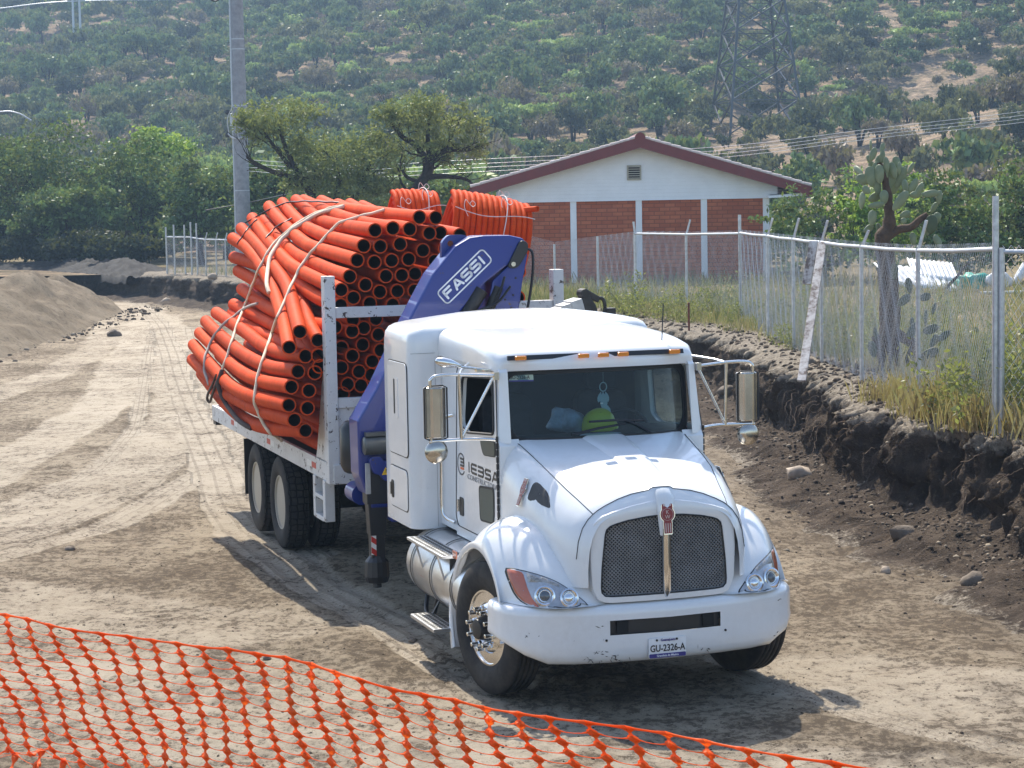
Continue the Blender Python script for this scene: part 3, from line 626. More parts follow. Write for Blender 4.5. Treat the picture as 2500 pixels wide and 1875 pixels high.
# ---- two mesquites behind the load
def mq(y, pts): return pts
tree('mesquite_tree', (-6.0, 72, 1.05), [(-1.75, 0, 5.7, 1.35, 1.2, 1.0), (-2.7, .1, 5.2, .9, .8, .85), (.0, 0, 4.5, 1.6, 1.4, 1.2), (1.3, .1, 3.9, 1.4, 1.2, 1.25), (.2, .2, 3.2, 1.9, 1.3, 1.0), (1.6, .1, 2.9, 1.2, 1.1, .9), (-1.0, -.2, 3.5, 1.0, .9, .8)],
     17000, .078, LEAF_MESQ, 'large spreading mesquite tree just right of the utility pole', [
     ([(.1, 0, -.2), (.05, 0, 1.4), (-.2, 0, 2.3), (-.9, 0, 3.2), (-1.5, -.1, 4.3), (-1.9, 0, 5.4)], .26, .05),
     ([(.05, 0, 1.4), (.5, .1, 2.5), (.9, .1, 3.4), (1.3, 0, 4.2)], .18, .04),
     ([(-.2, 0, 2.3), (.1, .1, 3.2), (.1, .2, 4.6)], .15, .04),
     ([(-1.3, 0, 3.6), (-2.2, 0, 3.9), (-2.9, -.1, 4.3), (-3.0, -.1, 4.5)], .11, .03),
     ([(-1.5, -.1, 4.0), (-2.1, 0, 4.8), (-2.6, .1, 5.5)], .09, .03)], 41, 'mesquite trees behind the load', clump=22, spread=.24, shell=.2, asp=.35)
tree('mesquite_tree', (-3.3, 72, 1.05), [(.4, 0, 5.6, 1.35, 1.1, .95), (-.6, 0, 5.4, 1.05, .9, .8), (1.4, .1, 5.2, 1.1, .9, .95), (1.7, 0, 4.3, 1.05, .8, .65), (2.1, .1, 4.6, .7, .6, .7), (.7, .2, 4.7, .9, .8, .6)],
     8600, .072, LEAF_MESQ, 'sparse forked mesquite with dark bare limbs above the pipe coils', [
     ([(-.3, 0, -.2), (-.1, 0, 2.6), (.15, 0, 3.2), (.55, 0, 3.8), (.62, 0, 4.3)], .24, .15),
     ([(.55, 0, 4.1), (.1, 0, 4.7), (-.35, .1, 5.0), (-.7, 0, 5.5), (-.9, 0, 6.0)], .13, .03),
     ([(.62, 0, 4.2), (.55, .1, 4.9), (.6, 0, 5.5), (.75, 0, 6.2)], .11, .03),
     ([(.62, 0, 4.2), (1.2, 0, 4.5), (1.9, 0, 4.5), (2.3, .1, 4.6)], .13, .04),
     ([(.4, 0, 3.6), (1.1, 0, 3.6), (1.8, .1, 3.5), (2.2, .1, 3.2)], .12, .03),
     ([(.3, 0, 3.4), (-.2, 0, 3.6), (-.4, 0, 4.0), (-.35, 0, 4.4)], .08, .02),
     ([(1.1, 0, 4.45), (1.4, 0, 5.0), (1.7, .1, 5.6)], .07, .02)], 42, 'mesquite trees behind the load', clump=20, spread=.25, shell=.2, asp=.35, blr=.6)

# ---- bushes behind and beside the building
HB = [((8.6, 78, 1.1), 2.4, 2.0), ((9.6, 63.2, 1.1), 1.9, 3.3), ((11.4, 63, 1.1), 2.0, 3.5), ((13.3, 62.6, 1.1), 2.0, 3.6), ((15.0, 62.8, 1.1), 2.0, 3.6), ((16.8, 63.2, 1.1), 2.0, 3.4), ((-.8, 92, 1.1), 2.3, 1.8), ((10.0, 84, 1.1), 2.6, 2.5), ((14.6, 79, 1.2), 2.6, 2.7), ((18.6, 80, 1.2), 2.6, 2.5), ((2.0, 98, 1.3), 2.5, 2.2)]
HL = ['green bush hidden behind the right eave of the brick building', 'green bush between the building eave and the prickly pear', 'bright green bush right behind the tall prickly pear trunk', 'bright green bush behind the nearest fence post', 'green bush above the white scrap sheets', 'dark green bush at the right edge of the photo above the fence', 'dark bush between the mesquite and the building roof', 'green bush above the right slope of the roof', 'tall green bush behind the prickly pear pads', 'tall green bush at the right edge behind the power wires', 'dark bush just behind the left roof slope']
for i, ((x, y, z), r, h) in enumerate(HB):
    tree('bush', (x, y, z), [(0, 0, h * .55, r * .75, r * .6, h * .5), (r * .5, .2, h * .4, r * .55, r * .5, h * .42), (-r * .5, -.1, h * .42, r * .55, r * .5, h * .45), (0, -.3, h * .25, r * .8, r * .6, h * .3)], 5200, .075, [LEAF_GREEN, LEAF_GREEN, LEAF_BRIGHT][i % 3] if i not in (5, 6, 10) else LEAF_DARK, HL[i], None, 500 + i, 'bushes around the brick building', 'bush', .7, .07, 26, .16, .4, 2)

# ---- hillside scrub
def shrub_mesh(seed, n, kind, rad=1.0, hgt=1.0, size=.17):
    rng = np.random.default_rng(seed); m = int(rng.integers(3, 6)); lobes = []
    for i in range(m):
        a = rng.random() * 6.28; q = .5 * rng.random(); lobes.append((math.cos(a) * q * rad, math.sin(a) * q * rad, hgt * (.45 + .25 * rng.random()), rad * (.42 + .25 * rng.random()), rad * (.42 + .25 * rng.random()), hgt * (.26 + .14 * rng.random())))
    if kind == 'flat': lobes = [(l[0] * 1.3, l[1] * 1.3, hgt * .78, l[3] * 1.1, l[4] * 1.1, hgt * .13) for l in lobes]
    P, lv = crown_points(bumpy(lobes, rng, 4, .5), n, rng, 18, .24, .35); V, F = leaf_arrays(P, size, rng, .6)
    V[:, 2] = np.maximum(V[:, 2], .0); lv = np.repeat(lv, 4)
    mb = MB()
    for i in range(5):
        a = rng.random() * 6.28; l = lobes[i % m]; mb.tube([(math.cos(a) * .04, math.sin(a) * .04, -.15), (l[0] * .4, l[1] * .4, hgt * .25), (l[0], l[1], hgt * .6)], [.05, .04, .015], 4, caps=False)
    tv = np.array(mb.v); tf = np.array([f for f in mb.f]); 
    return V, F, lv, tv, tf
VAR = []
for i in range(15):
    kind = [0, 0, 1, 2, 0, 1, 4, 3, 1, 2, 0, 4, 1, 0, 3][i]
    VAR.append((kind, shrub_mesh(600 + i, 1500, 'flat' if i in (7, 4) else '', 1.0, 1.0, .062 if kind != 4 else .05)))
VMESH = []
for i, (kind, (V, F, lv, tv, tf)) in enumerate(VAR):
    me = arr_mesh('hill_shrub', np.concatenate([V, tv]), np.concatenate([F, tf + len(V)]), {'lv': np.concatenate([lv, 0 * tv[:, 0]])})
    me.materials.append(LEAF_HILL[kind]); me.materials.append(BARK)
    mi = np.zeros(len(F) + len(tf), np.int32); mi[len(F):] = 1; me.polygons.foreach_set('material_index', mi); VMESH.append(me)

def img_dir(x, y, z):   # direction of a place as seen from the road: azimuth ratio and elevation ratio
    return x / y, (z - CAM_H) / y
def scatter_hill():
    rng = np.random.default_rng(77); cand = []
    N = 26000
    Y = 95 + 330 * rng.random(N) ** .75; T = (rng.random(N) - .5) * .66; X = T * Y; Z = hill_z(X, Y)
    e = (Z - CAM_H) / Y
    line = np.interp(T, [-.3, -.02, .02, .10, .17, .30], [-.05, -.02, .0255, .034, .047, .088])
    forest = e > line + .006 * fbm(T * 40, e * 60, 0, 3, 120)
    gap = fbm(X / 16, Y / 22, 0, 3, 131)
    r = np.where(forest, 1.3 + 2.2 * rng.random(N) ** 2.0, .8 + 1.7 * rng.random(N) ** 1.3)
    keep = np.where(forest, gap < .95, (gap < -.06) | (rng.random(N) < .12))
    keep &= ~((Y < 118) & (T < .0) & (Y < 112)) & ~((np.abs(X - 4.2) < 8) & (Y < 84)) & (e < .125)
    # keep the pylon foot clear
    keep &= ~((np.hypot(X - 21.6, Y - 181) < 4.0))
    cell = {}; out = []
    for i in np.argsort(rng.random(N)):
        if not keep[i]: continue
        key = (int(X[i] // 5), int(Y[i] // 5)); ok = True
        for a in (-1, 0, 1):
            for b in (-1, 0, 1):
                for j in cell.get((key[0] + a, key[1] + b), ()):
                    if np.hypot(X[i] - X[j], Y[i] - Y[j]) < (r[i] + r[j]) * (.58 if forest[i] else .85): ok = False; break
                if not ok: break
            if not ok: break
        if ok: cell.setdefault(key, []).append(i); out.append(i)
    out = np.array(out); return X[out], Y[out], Z[out], r[out], forest[out], T[out], e[out], rng
HX, HY, HZ, HR, HF, HT, HE, hrng = scatter_hill()
print('hill shrubs', len(HX))
def hill_label(kind, t, e, forest):
    k = ['leafy green shrub', 'olive shrub', 'dark green shrub', 'light green flat topped shrub', 'grey leafless bush'][kind]
    col = ['far left', 'left of the utility pole', 'between pole and mesquites', 'above the mesquite trees', 'between mesquites and roof', 'above the brick building', 'below the steel pylon', 'right of the pylon', 'at the far right'][int(np.clip(np.searchsorted([-.21, -.145, -.09, -.035, .015, .075, .12, .19], t), 0, 8))]
    row = 'low' if e < .03 else ('halfway' if e < .06 else 'high')
    return f"{k} {row} on the hillside {col}"
order = np.argsort(-(HR / HY) * ((np.abs(HT) < .262) & (HE < .097) & (HE > .004)))
NI = 296
def kind_for(forest, q): 
    return hrng.choice(15, p=(np.array([.11, .11, .07, .05, .10, .07, .07, .04, .06, .04, .11, .04, .05, .06, .02]) if forest else np.array([.06, .06, .12, .11, .03, .12, .09, .01, .11, .10, .05, .06, .05, .02, .01])))
RV, RF, RL, RM = [], [], [], []; nv = 0
for rank, i in enumerate(order):
    vi = int(kind_for(HF[i], 0)); kind = VAR[vi][0]; h = HR[i] * (1.15 + .5 * hrng.random()) * (1 if HF[i] else 1.1); a = hrng.random() * 6.28
    if rank < NI:
        o = bpy.data.objects.new('hill_shrub', VMESH[vi]); COL.objects.link(o); o.location = (HX[i], HY[i], HZ[i] - .05); o.rotation_euler = (0, 0, a); o.scale = (HR[i], HR[i], h)
        tag(o, hill_label(kind, HT[i], HE[i], HF[i]), 'shrub', 'shrubs on the hillside')
    elif abs(HT[i]) < .33 and HE[i] < .12:
        V, F, lv, tv, tf = VAR[vi][1]; step = 3 if HY[i] < 230 else 4
        q = np.arange(0, len(F), step); W = V.reshape(-1, 4, 3)[q]; c = W.mean(1, keepdims=True); W = (c + (W - c) * (1.55 if step == 3 else 1.8)).reshape(-1, 3)
        ca, sa = math.cos(a), math.sin(a)
        P = np.stack([(W[:, 0] * ca - W[:, 1] * sa) * HR[i] + HX[i], (W[:, 0] * sa + W[:, 1] * ca) * HR[i] + HY[i], W[:, 2] * h + HZ[i] - .05], 1)
        RV.append(P); RF.append(np.arange(len(P)).reshape(-1, 4) + nv); RL.append(lv.reshape(-1, 4)[q].ravel()); RM.append(np.full(len(q), kind, np.int32)); nv += len(P)
me = arr_mesh('scrub', np.concatenate(RV), np.concatenate(RF), {'lv': np.concatenate(RL)})
for m in LEAF_HILL: me.materials.append(m)
me.polygons.foreach_set('material_index', np.concatenate(RM))
o = add_obj('scrub', me); tag(o, 'mass of hazy scrub covering the far hillside', 'scrub', kind='stuff')

# ---- dry grass and weeds on the terrace
def grass():
    rng = np.random.default_rng(9); B = []
    def clump(x, y, n, rad, h, col):
        B.append(np.stack([x + rng.normal(0, rad, n), y + rng.normal(0, rad, n), np.full(n, h) * (.5 + .8 * rng.random(n)), np.clip(col + .15 * rng.normal(size=n), 0, 1)], 1))
    for _ in range(1500):
        y = 17 + 45 * rng.random() ** 1.3; x = edge_x(y) + (.55 if y < 25 else 1.0) + abs(rng.normal(0, 2.6)); g = float(fbm(x * .7, y * .4, 0, 3, 141))
        clump(x, y, 20, .2, .20 + .15 * rng.random(), .30 + .5 * (g > .0))
    for _ in range(60):
        y = 19.0 + 8 * rng.random(); x = edge_x(y) + .2 + .5 * rng.random(); clump(x, y, 30, .10, .2 + .1 * rng.random(), .1)
    for x, y, n, h in [(5.0, 24.2, 260, .42), (5.15, 22.9, 300, .40), (5.0, 26.4, 160, .35), (5.5, 24.8, 240, .5), (5.9, 23.6, 260, .5), (5.6, 22.0, 160, .4)]: clump(x, y, n, .22, h, .06)
    for _ in range(2600):
        y = 30 + 55 * rng.random(); x = edge_x(y) + 1.0 + 15 * rng.random(); clump(x, y, 9, .25, .25 + .2 * rng.random(), rng.random())
    B = np.concatenate(B); n = len(B); ang = rng.random(n) * 6.28; ln = B[:, 2] * .45 * rng.random(n); wd = .0035 + .003 * rng.random(n) + .00012 * np.clip(B[:, 1] - 25, 0, 60)
    z0 = terr_h(B[:, 1]) - .03; dx, dy = np.cos(ang), np.sin(ang); a2 = rng.random(n) * 6.28; px, py = np.cos(a2), np.sin(a2)
    V = np.stack([np.stack([B[:, 0] - px * wd, B[:, 1] - py * wd, z0], 1), np.stack([B[:, 0] + px * wd, B[:, 1] + py * wd, z0], 1),
                  np.stack([B[:, 0] + dx * ln * .45 + px * wd * .7, B[:, 1] + dy * ln * .45 + py * wd * .7, z0 + B[:, 2] * .62], 1), np.stack([B[:, 0] + dx * ln, B[:, 1] + dy * ln, z0 + B[:, 2]], 1)], 1).reshape(-1, 3)
    mt = leafmat('dry_grass', [(.36, .24, .11), (.33, .26, .16), (.24, .22, .13), (.14, .15, .07), (.09, .12, .045)], .25)
    o = add_obj('grass', arr_mesh('grass', V, np.arange(n * 4).reshape(n, 4), {'lv': np.repeat(B[:, 3], 4)}), mt); tag(o, 'dry yellow grass and thin weeds along the chain link fence', 'grass', kind='stuff')
grass()
LEAF_WEED = leafmat('weed_leaf', [(.06, .075, .028), (.10, .125, .045), (.16, .175, .07)], .35)
def weed_mesh(seed):
    rng = np.random.default_rng(seed); mb = MB(); tips = []
    for i in range(11):
        d = Vector((rng.normal() * .55, rng.normal() * .55, 1)).normalized(); P = [Vector((0, 0, -.03))]
        for j in range(5): d = (d + Vector(rng.normal(size=3)) * .18).normalized(); P.append(P[-1] + d * .13); tips += [tuple(P[-1])] * (2 + j)
        mb.tube(P, [.004, .0035, .003, .003, .002, .0015], 3, caps=False)
    C = np.array(tips); C = C + rng.normal(size=C.shape) * .05; C = np.concatenate([C, C + rng.normal(size=C.shape) * .05])
    V, F = leaf_arrays(C, .026, rng, .4); tv = np.array(mb.v); tf = np.array(mb.f)
    me = arr_mesh('weed', np.concatenate([V, tv]), np.concatenate([F, tf + len(V)]), {'lv': np.concatenate([np.repeat(rng.random(len(C)), 4), .4 + 0 * tv[:, 0]])}); me.materials.append(LEAF_WEED); return me
WM = [weed_mesh(700 + i) for i in range(4)]; wr = np.random.default_rng(12)
for i in range(58):
    y = [22.0, 23.3, 24.0, 23.9, 22.6, 23.3, 21.2, 22.0, 21.5, 23.0, 22.5, 22.3][i] if i < 12 else (20 + 4.5 * wr.random() if i < 22 else 33 + 16 * wr.random())
    x = edge_x(y) + (.5 + .9 * wr.random() if i < 12 else .7 + 3.8 * wr.random() ** 1.5)
    o = bpy.data.objects.new('weed', WM[i % 4]); COL.objects.link(o); s = (.8 + .8 * wr.random()) * (1 if y < 26 else .8); o.location = (x, y, terr_h(y) - .03); o.rotation_euler = (0, 0, wr.random() * 6); o.scale = (s, s, s * (.8 + .5 * wr.random()))
    pos = ['in front of the prickly pear', 'beside the nearest fence posts', 'behind the leaning planks', 'in front of the brick building'][0 if 25 < y <= 31 else 1 if y <= 25 else 2 if y < 36 else 3]
    tag(o, f"thin green weed {'on the bank edge' if x < edge_x(y) + 1.5 else 'in the dry field'} {pos}", 'weed', 'weeds along the fence')
# ------------------------------------------------------------------ building beyond the fence
WHITE_WALL = simple('white_wall', (.84, .85, .86), .75, 0, .05, 2)
FASCIA = simple('fascia_red', (.17, .030, .028), .55, 0, .15, 3)
GALV = NM('galvanised'); GALV = GALV.set(GALV.ramp(GALV.noise(14, 4), [(.3, (.40, .42, .44)), (.7, (.62, .64, .66))]), .42, .75)
GALV_PALE = simple('pale_steel', (.50, .52, .54), .45, .35, .12, 20)
def brick_mat():
    k = NM('red_brick'); co = k.coord('Object'); mp = k.n('ShaderNodeMapping'); mp.inputs['Rotation'].default_value = (R(90), 0, 0); k.l(co, mp.inputs[0])
    b = k.n('ShaderNodeTexBrick'); b.inputs['Scale'].default_value = 1.0; b.inputs['Mortar Size'].default_value = .012; b.inputs['Brick Width'].default_value = .34; b.inputs['Row Height'].default_value = .13
    b.inputs['Color1'].default_value = (.40, .105, .048, 1); b.inputs['Color2'].default_value = (.52, .16, .075, 1); b.inputs['Mortar'].default_value = (.22, .075, .045, 1); b.inputs['Bias'].default_value = 0.1
    k.l(mp.outputs[0], b.inputs[0]); f = k.noise(1.6, 5, .7, co); c = k.mix(k.ramp(f, [(.4, (0, 0, 0)), (.7, (.45,) * 3)]), b.outputs[0], (.26, .08, .045))
    k.bump(b.outputs[1], -.4, .01); return k.set(c, .85, 0, None, .2)
BRICK = brick_mat()
def building():
    t = empty('brick_building', (4.2, 67.3, 1.0)); tag(t, 'low brick building with white gable, white pilasters and red fascia roof', 'building')
    # local x from -4.3 to 4.2
    mb = MB(); mb.box(-4.25, 4.1, .06, 12, -.4, 2.78); mb.build('wall', WHITE_WALL, t)
    xs = [-4.25, -2.11, .01, 2.12, 4.13]
    for a, b in zip(xs[:-1], xs[1:]):
        mb = MB(); mb.box(a + .1, b - .1, .0, .058, -.35, 2.70); mb.build('brick_panel', BRICK, t)
    for x in xs:
        mb = MB()
        for i in range(17):
            z = -.35 + i * .18; mb.box(x - .1, x + .1, -.055, .0, z + .006, z + .176)
        mb.box(x - .09, x + .09, -.045, -.001, -.35, 2.7); mb.build('pilaster', WHITE_WALL, t)
    def rz(x): return 4.66 - abs(x - .045) * .2985
    mb = MB(); z = 2.70
    while z < 4.55:
        z1 = min(z + .115, 4.6); hw0 = min(4.95, max(0, (4.66 - z) / .2985 - .55)); hw1 = min(4.95, max(0, (4.66 - z1) / .2985 - .55))
        if hw1 <= 0.02: break
        P = [(.045 - hw0, z), (.045 + hw0, z), (.045 + hw1, z1), (.045 - hw1, z1)]
        if z < 2.75: P = [(max(-4.35, p[0]), p[1]) if p[0] < 0 else (min(4.25, p[0]), p[1]) for p in P]
        hwl = [(max(-4.6, min(4.5, a)), b) for a, b in P]
        n = mb._av([(hwl[0][0], -.10, z), (hwl[1][0], -.10, z), (hwl[2][0], -.085, z1), (hwl[3][0], -.085, z1), (hwl[0][0], -.02, z), (hwl[1][0], -.02, z), (hwl[2][0], -.02, z1), (hwl[3][0], -.02, z1)])
        for f in ((0, 1, 2, 3), (1, 5, 6, 2), (5, 4, 7, 6), (4, 0, 3, 7), (0, 4, 5, 1), (3, 2, 6, 7)): mb._af([n + i for i in f])
        z = z1 + .001
    mb.build('gable_siding', WHITE_WALL, t)
    # soffit undersides
    mb = MB()
    for s, ex, ez in ((-1, -5.36, 2.98), (1, 5.47, 2.82)):
        mb.prism([(ex, ez - .06), (s * 4.15, 2.70), (s * 4.15, 2.78), (ex, ez + .04)], lambda a, b: (a, -.5, b), lambda a, b: (a, 12.4, b))
    mb.build('soffit', WHITE_WALL, t)
    tile = simple('clay_tile', (.52, .30, .24), .8, 0, .25, 5, .01, 30)
    rf = MB()
    for ex, ez in ((-5.4, 3.02), (5.5, 2.86)):
        n = 16
        for i in range(n):
            y0 = -.62 + i * (13.2 / n); 
            rf.prism([(ex, ez + .22), (.045, 4.74), (.045, 4.66), (ex, ez + .14)], lambda a, b, y=y0: (a, y, b), lambda a, b, y=y0: (a, y + 13.2 / n - .002, b))
    r = rf.build('roof', tile, t)
    fs = MB()
    for ex, ez in ((-5.4, 3.02), (5.5, 2.86)):
        fs.prism([(ex, ez - .12), (ex, ez + .19), (.045, 4.72), (.045, 4.38)], lambda a, b: (a, -.66, b), lambda a, b: (a, -.56, b))
    fs.box(-5.44, -5.38, -.66, 12.6, 2.88, 3.2); fs.box(5.48, 5.54, -.66, 12.6, 2.72, 3.04)
    fs.build('fascia', FASCIA, t)
    tl = MB(); tl_m = simple('tile_edge', (.66, .55, .50), .8, 0, .2, 8)
    for ex, ez in ((-5.42, 3.02), (5.52, 2.86)):
        n = 17
        for i in range(n):
            f0, f1 = i / n, (i + 1.12) / n; a = Vector((ex + (.045 - ex) * f0, -.60, ez + .235 + (4.76 - ez - .235) * f0)); b = Vector((ex + (.045 - ex) * min(f1, 1), -.60, ez + .215 + (4.76 - ez - .235) * min(f1, 1)))
            tl.tube([a, b], [.060, .048], 10)
    tl.build('roof_tile', tl_m, t, smooth=50)
    rd = MB(); rd.lathe([(0, .17), (.5, .17), (13.2, .17)], (.045, -.68, 4.70), 'y', 20); rd.build('ridge_cap', FASCIA, t, smooth=50)
    v = MB(); v.box(-.36, .10, -.14, -.08, 3.36, 3.84); vo = v.build('vent', simple('vent_frame', (.42, .38, .30), .7), t)
    v = MB()
    for i in range(6): v.bar((-.31, -.15, 3.425 + i * .072), (.05, -.15, 3.425 + i * .072), .03, .018)
    v.build('louvre', simple('vent_slat', (.60, .57, .48), .7), vo)
    v = MB(); v.box(-.31, .05, -.143, -.1405, 3.40, 3.80); v.build('vent_recess', simple('vent_dark', (.02, .018, .015), .9), vo)
building()

# ------------------------------------------------------------------ chain link fences
def link_wires(mb, a, b, z0a, z1a, z0b, z1b, px=.075, pz=.10, r=.0019):
    a = Vector(a); b = Vector(b); L = (b - a).length; H = ((z1a - z0a) + (z1b - z0b)) / 2; sl = pz / px
    def pt(s, h):
        f = s / L; z0 = z0a + (z0b - z0a) * f; z1 = z1a + (z1b - z1a) * f; q = a.lerp(b, f); w_ = .012 * math.sin(s * 9 + h * 7); return (q.x + w_, q.y, z0 + (z1 - z0) * h / H)
    n = int((L + H / sl) / px) + 1
    for i in range(n):
        s0 = i * px - H / sl
        for sg in (1, -1):
            sa, sb = s0, s0 + H / sl; h0, h1 = (0, H) if sg == 1 else (H, 0)
            if sa < 0: h0 = h0 + (h1 - h0) * (-sa) / (sb - sa); sa = 0
            if sb > L: h1 = h0 + (h1 - h0) * (L - sa) / (sb - sa); sb = L
            if sb - sa < .01: continue
            P = [pt(sa + (sb - sa) * t, h0 + (h1 - h0) * t) for t in (0, .5, 1)]
            mb.tube(P, r, 3, caps=False)
WIRE = simple('link_wire', (.50, .51, .53), .4, .3, .1, 20)
def fence(name, label, loc, posts, arms, mesh_z, rail=True, group=None, px=.075, pz=.10, r=.0019, pr=.03, raildrop=0.0):
    """posts: (x, y, z_base, z_rail, z_top, arm)"""
    t = empty(name, loc); tag(t, label, 'fence', group); o = Vector(loc)
    for x, y, zb, zr, zt, arm in posts:
        mb = MB(); b = Vector((x, y, zb - .15)) - o; c = Vector((x, y, zr + .03)) - o
        if arm: mb.tube([b, c], pr, 10); mb.bar(c + Vector((0, 0, -.06)), Vector((x, y, zt)) - o + Vector(arm), .055, .035)
        else: mb.tube([b, Vector((x, y, zt)) - o], pr * 1.18, 10)
        mb.build('post', GALV, t, smooth=50)
    if rail:
        mb = MB()
        for p, q in zip(posts[:-1], posts[1:]): mb.tube([Vector((p[0], p[1], p[3])) - o, (Vector((p[0], p[1], p[3])) + Vector((q[0], q[1], q[3]))) / 2 - o - Vector((0, 0, raildrop)), Vector((q[0], q[1], q[3])) - o], .026, 8)
        mb.build('rail', GALV_PALE, t, smooth=60)
    mb = MB()
    for p, q in zip(posts[:-1], posts[1:]): link_wires(mb, Vector((p[0], p[1], 0)) - Vector((o.x, o.y, 0)), Vector((q[0], q[1], 0)) - Vector((o.x, o.y, 0)), p[2] - o.z + .03, p[3] - o.z + .07, q[2] - o.z + .03, q[3] - o.z + .07, px, pz, r)
    mb.build('wire_mesh', WIRE, t, fixn=False, smooth=80); return t
th = lambda y: float(terr_h(y))
A = (.10, -.04, 0)
fence('chain_link_fence', 'long galvanised chain link fence along the top of the cut bank', (5.25, 22.4, th(22.4)), [
    (5.25, 22.4, th(22.4), 3.19, 3.76, None), (5.18, 26.3, th(26.3), 3.08, 3.46, A), (5.09, 30, th(30), 3.045, 3.28, A), (5.02, 33.4, th(33.4), 3.04, 3.39, A), (4.95, 36.2, th(36), 3.035, 3.40, A), (4.95, 39.8, th(39.8), 3.03, 3.37, A), (4.92, 44.3, th(44.3), 3.015, 3.40, None)], 0, 0, True, 'chain link fences', raildrop=.012)
fence('chain_link_fence', 'chain link fence turning away in front of the brick building', (4.92, 44.3, th(44.3)), [
    (4.92, 44.3, th(44.3), 3.0, 3.0, None), (4.065, 47.7, th(47.7), 2.94, 3.28, (.10, 0, 0)), (3.174, 52.3, th(52), 2.90, 3.20, (-.04, 0, 0))], 0, 0, True, 'chain link fences')
fence('chain_link_fence', 'sagging torn chain link fence left of the brick building pilasters', (3.17, 52.4, th(52)), [
    (3.17, 52.45, th(52), 2.88, 2.88, None), (2.42, 57, th(57), 2.70, 2.76, None), (1.30, 60, th(60), 2.50, 2.50, None), (.3, 62, th(62), 2.75, 2.78, None), (-2.4, 66.5, th(66), 2.75, 3.0, (.05, 0, 0))], 0, 0, False, 'chain link fences')
fence('chain_link_fence', 'open chain link panel cut by the right edge beside the nearest post', (5.30, 22.35, th(22.3)), [
    (5.31, 22.38, th(22.3), 3.16, 3.2, None), (8.6, 21.0, th(21), 3.10, 3.5, None)], 0, 0, True, 'chain link fences', .09, .13, .0023)
FZ = th(82)
fence('chain_link_fence', 'distant galvanised chain link fence and gate at the far bend of the road', (-13.4, 84, FZ), [
    (-13.95, 84.4, FZ, 2.55, 2.95, None), (-13.5, 83.6, FZ, 2.55, 3.05, None), (-12.95, 82.8, FZ, 2.55, 3.05, None), (-12.65, 82.5, FZ, 2.55, 3.15, None), (-12.35, 82, FZ, 2.50, 3.1, None), (-11.85, 80.9, FZ, 2.48, 2.75, (.08, 0, 0)), (-11.3, 79.9, FZ, 2.48, 2.75, (.08, 0, 0)), (-10.8, 78.9, FZ, 2.48, 2.75, (.08, 0, 0)), (-10.2, 78, FZ, 2.48, 2.8, (.08, 0, 0)), (-8.6, 75, FZ, 2.48, 2.8, (.08, 0, 0)), (-6.8, 71.5, FZ, 2.48, 2.8, (.08, 0, 0))], 0, 0, True, 'chain link fences', .12, .14, .0035)

# ------------------------------------------------------------------ planks, stake, tape, scrap
WOODW = NM('whitewashed_wood'); WOODW = WOODW.set(WOODW.ramp(WOODW.noise(5, 6, .75), [(.42, (.16, .12, .10)), (.5, (.45, .41, .38)), (.6, (.60, .57, .54))]), .85)
mb = MB(); mb.bar((-.02, -.05, -.1), (.60, 1.9, 1.93), .13, .04); o = mb.build('plank', WOODW, bevel=.004); o.location = (4.38, 31.1, th(31)); tag(o, 'tall whitewashed plank leaning from the bank edge onto the fence', 'plank', 'planks leaning on the fence')
mb = MB(); mb.bar((0, 0, 0), (.15, .2, .68), .15, .04); o = mb.build('plank', WOODW, bevel=.004); o.location = (4.74, 33.1, 2.38); tag(o, 'short weathered plank hung on the fence behind the tall leaning plank', 'plank', 'planks leaning on the fence')
RUST = simple('rusty_steel', (.16, .045, .025), .8, .2, .4, 12, .004, 60)
mb = MB(); mb.tube([(0, 0, -.1), (.0, 0, .62)], .022, 8); o = mb.build('stake', RUST, smooth=50); o.location = (3.66, 42.5, 1.02); tag(o, 'thin rusty red stake stuck in the bank top behind the truck', 'stake')
TAPE = simple('yellow_tape', (.75, .62, .02), .4)
for i, (za, zb, lab) in enumerate([(1.95, 1.22, 'upper yellow warning tape running down onto the sand mound'), (1.86, 1.17, 'lower yellow warning tape running down onto the sand mound')]):
    mb = MB(); n = 12
    P = [(-21 + 4.6 * j / n, 70 + .2 * i, za + (zb - za) * j / n - .12 * math.sin(math.pi * j / n)) for j in range(n + 1)]
    mb.grid([[(x, y, z + .03), (x, y + .012, z - .03)] for x, y, z in P]); o = mb.build('warning_tape', TAPE, fixn=False); tag(o, lab, 'tape', 'yellow tapes at the mound'); m = o.modifiers.new('Solidify', 'SOLIDIFY'); m.thickness = .002
SHEET = simple('white_sheet', (.70, .72, .74), .35, .1, .08, 6)
def sheet(loc, rz, tilt, w_, d_, lab):
    mb = MB(); n = 40
    P = [[((i / n - .5) * w_, y, .022 * math.sin(i * 1.6) + .01 * y) for i in range(n + 1)] for y in np.linspace(-d_ / 2, d_ / 2, 5)]
    mb.grid(P); o = mb.build('roofing_sheet', SHEET, fixn=False, smooth=80); o.location = loc; o.rotation_euler = (tilt, .12, rz); m = o.modifiers.new('Solidify', 'SOLIDIFY'); m.thickness = .006; tag(o, lab, 'roofing sheet', 'white sheets dumped in the field')
sheet((11.3, 57.6, 1.45), .25, R(20), 2.0, 1.6, 'large white corrugated sheet lying tilted behind the prickly pear')
sheet((11.9, 58.3, 1.62), .05, R(24), 1.3, 1.2, 'smaller white corrugated sheet on top of the large sheet')
def blob(name, loc, r, mat, lab, cat, seed, rough=.35, sq=(1, 1, 1)):
    me = rock_mesh(seed, r * sq[0], r * sq[1], r * sq[2], 3, rough); o = add_obj(name, me, mat, smooth=80); o.location = loc; tag(o, lab, cat); return o
GREENT = simple('green_tarp', (.01, .30, .22), .45, 0, .3, 8, .02, 8)
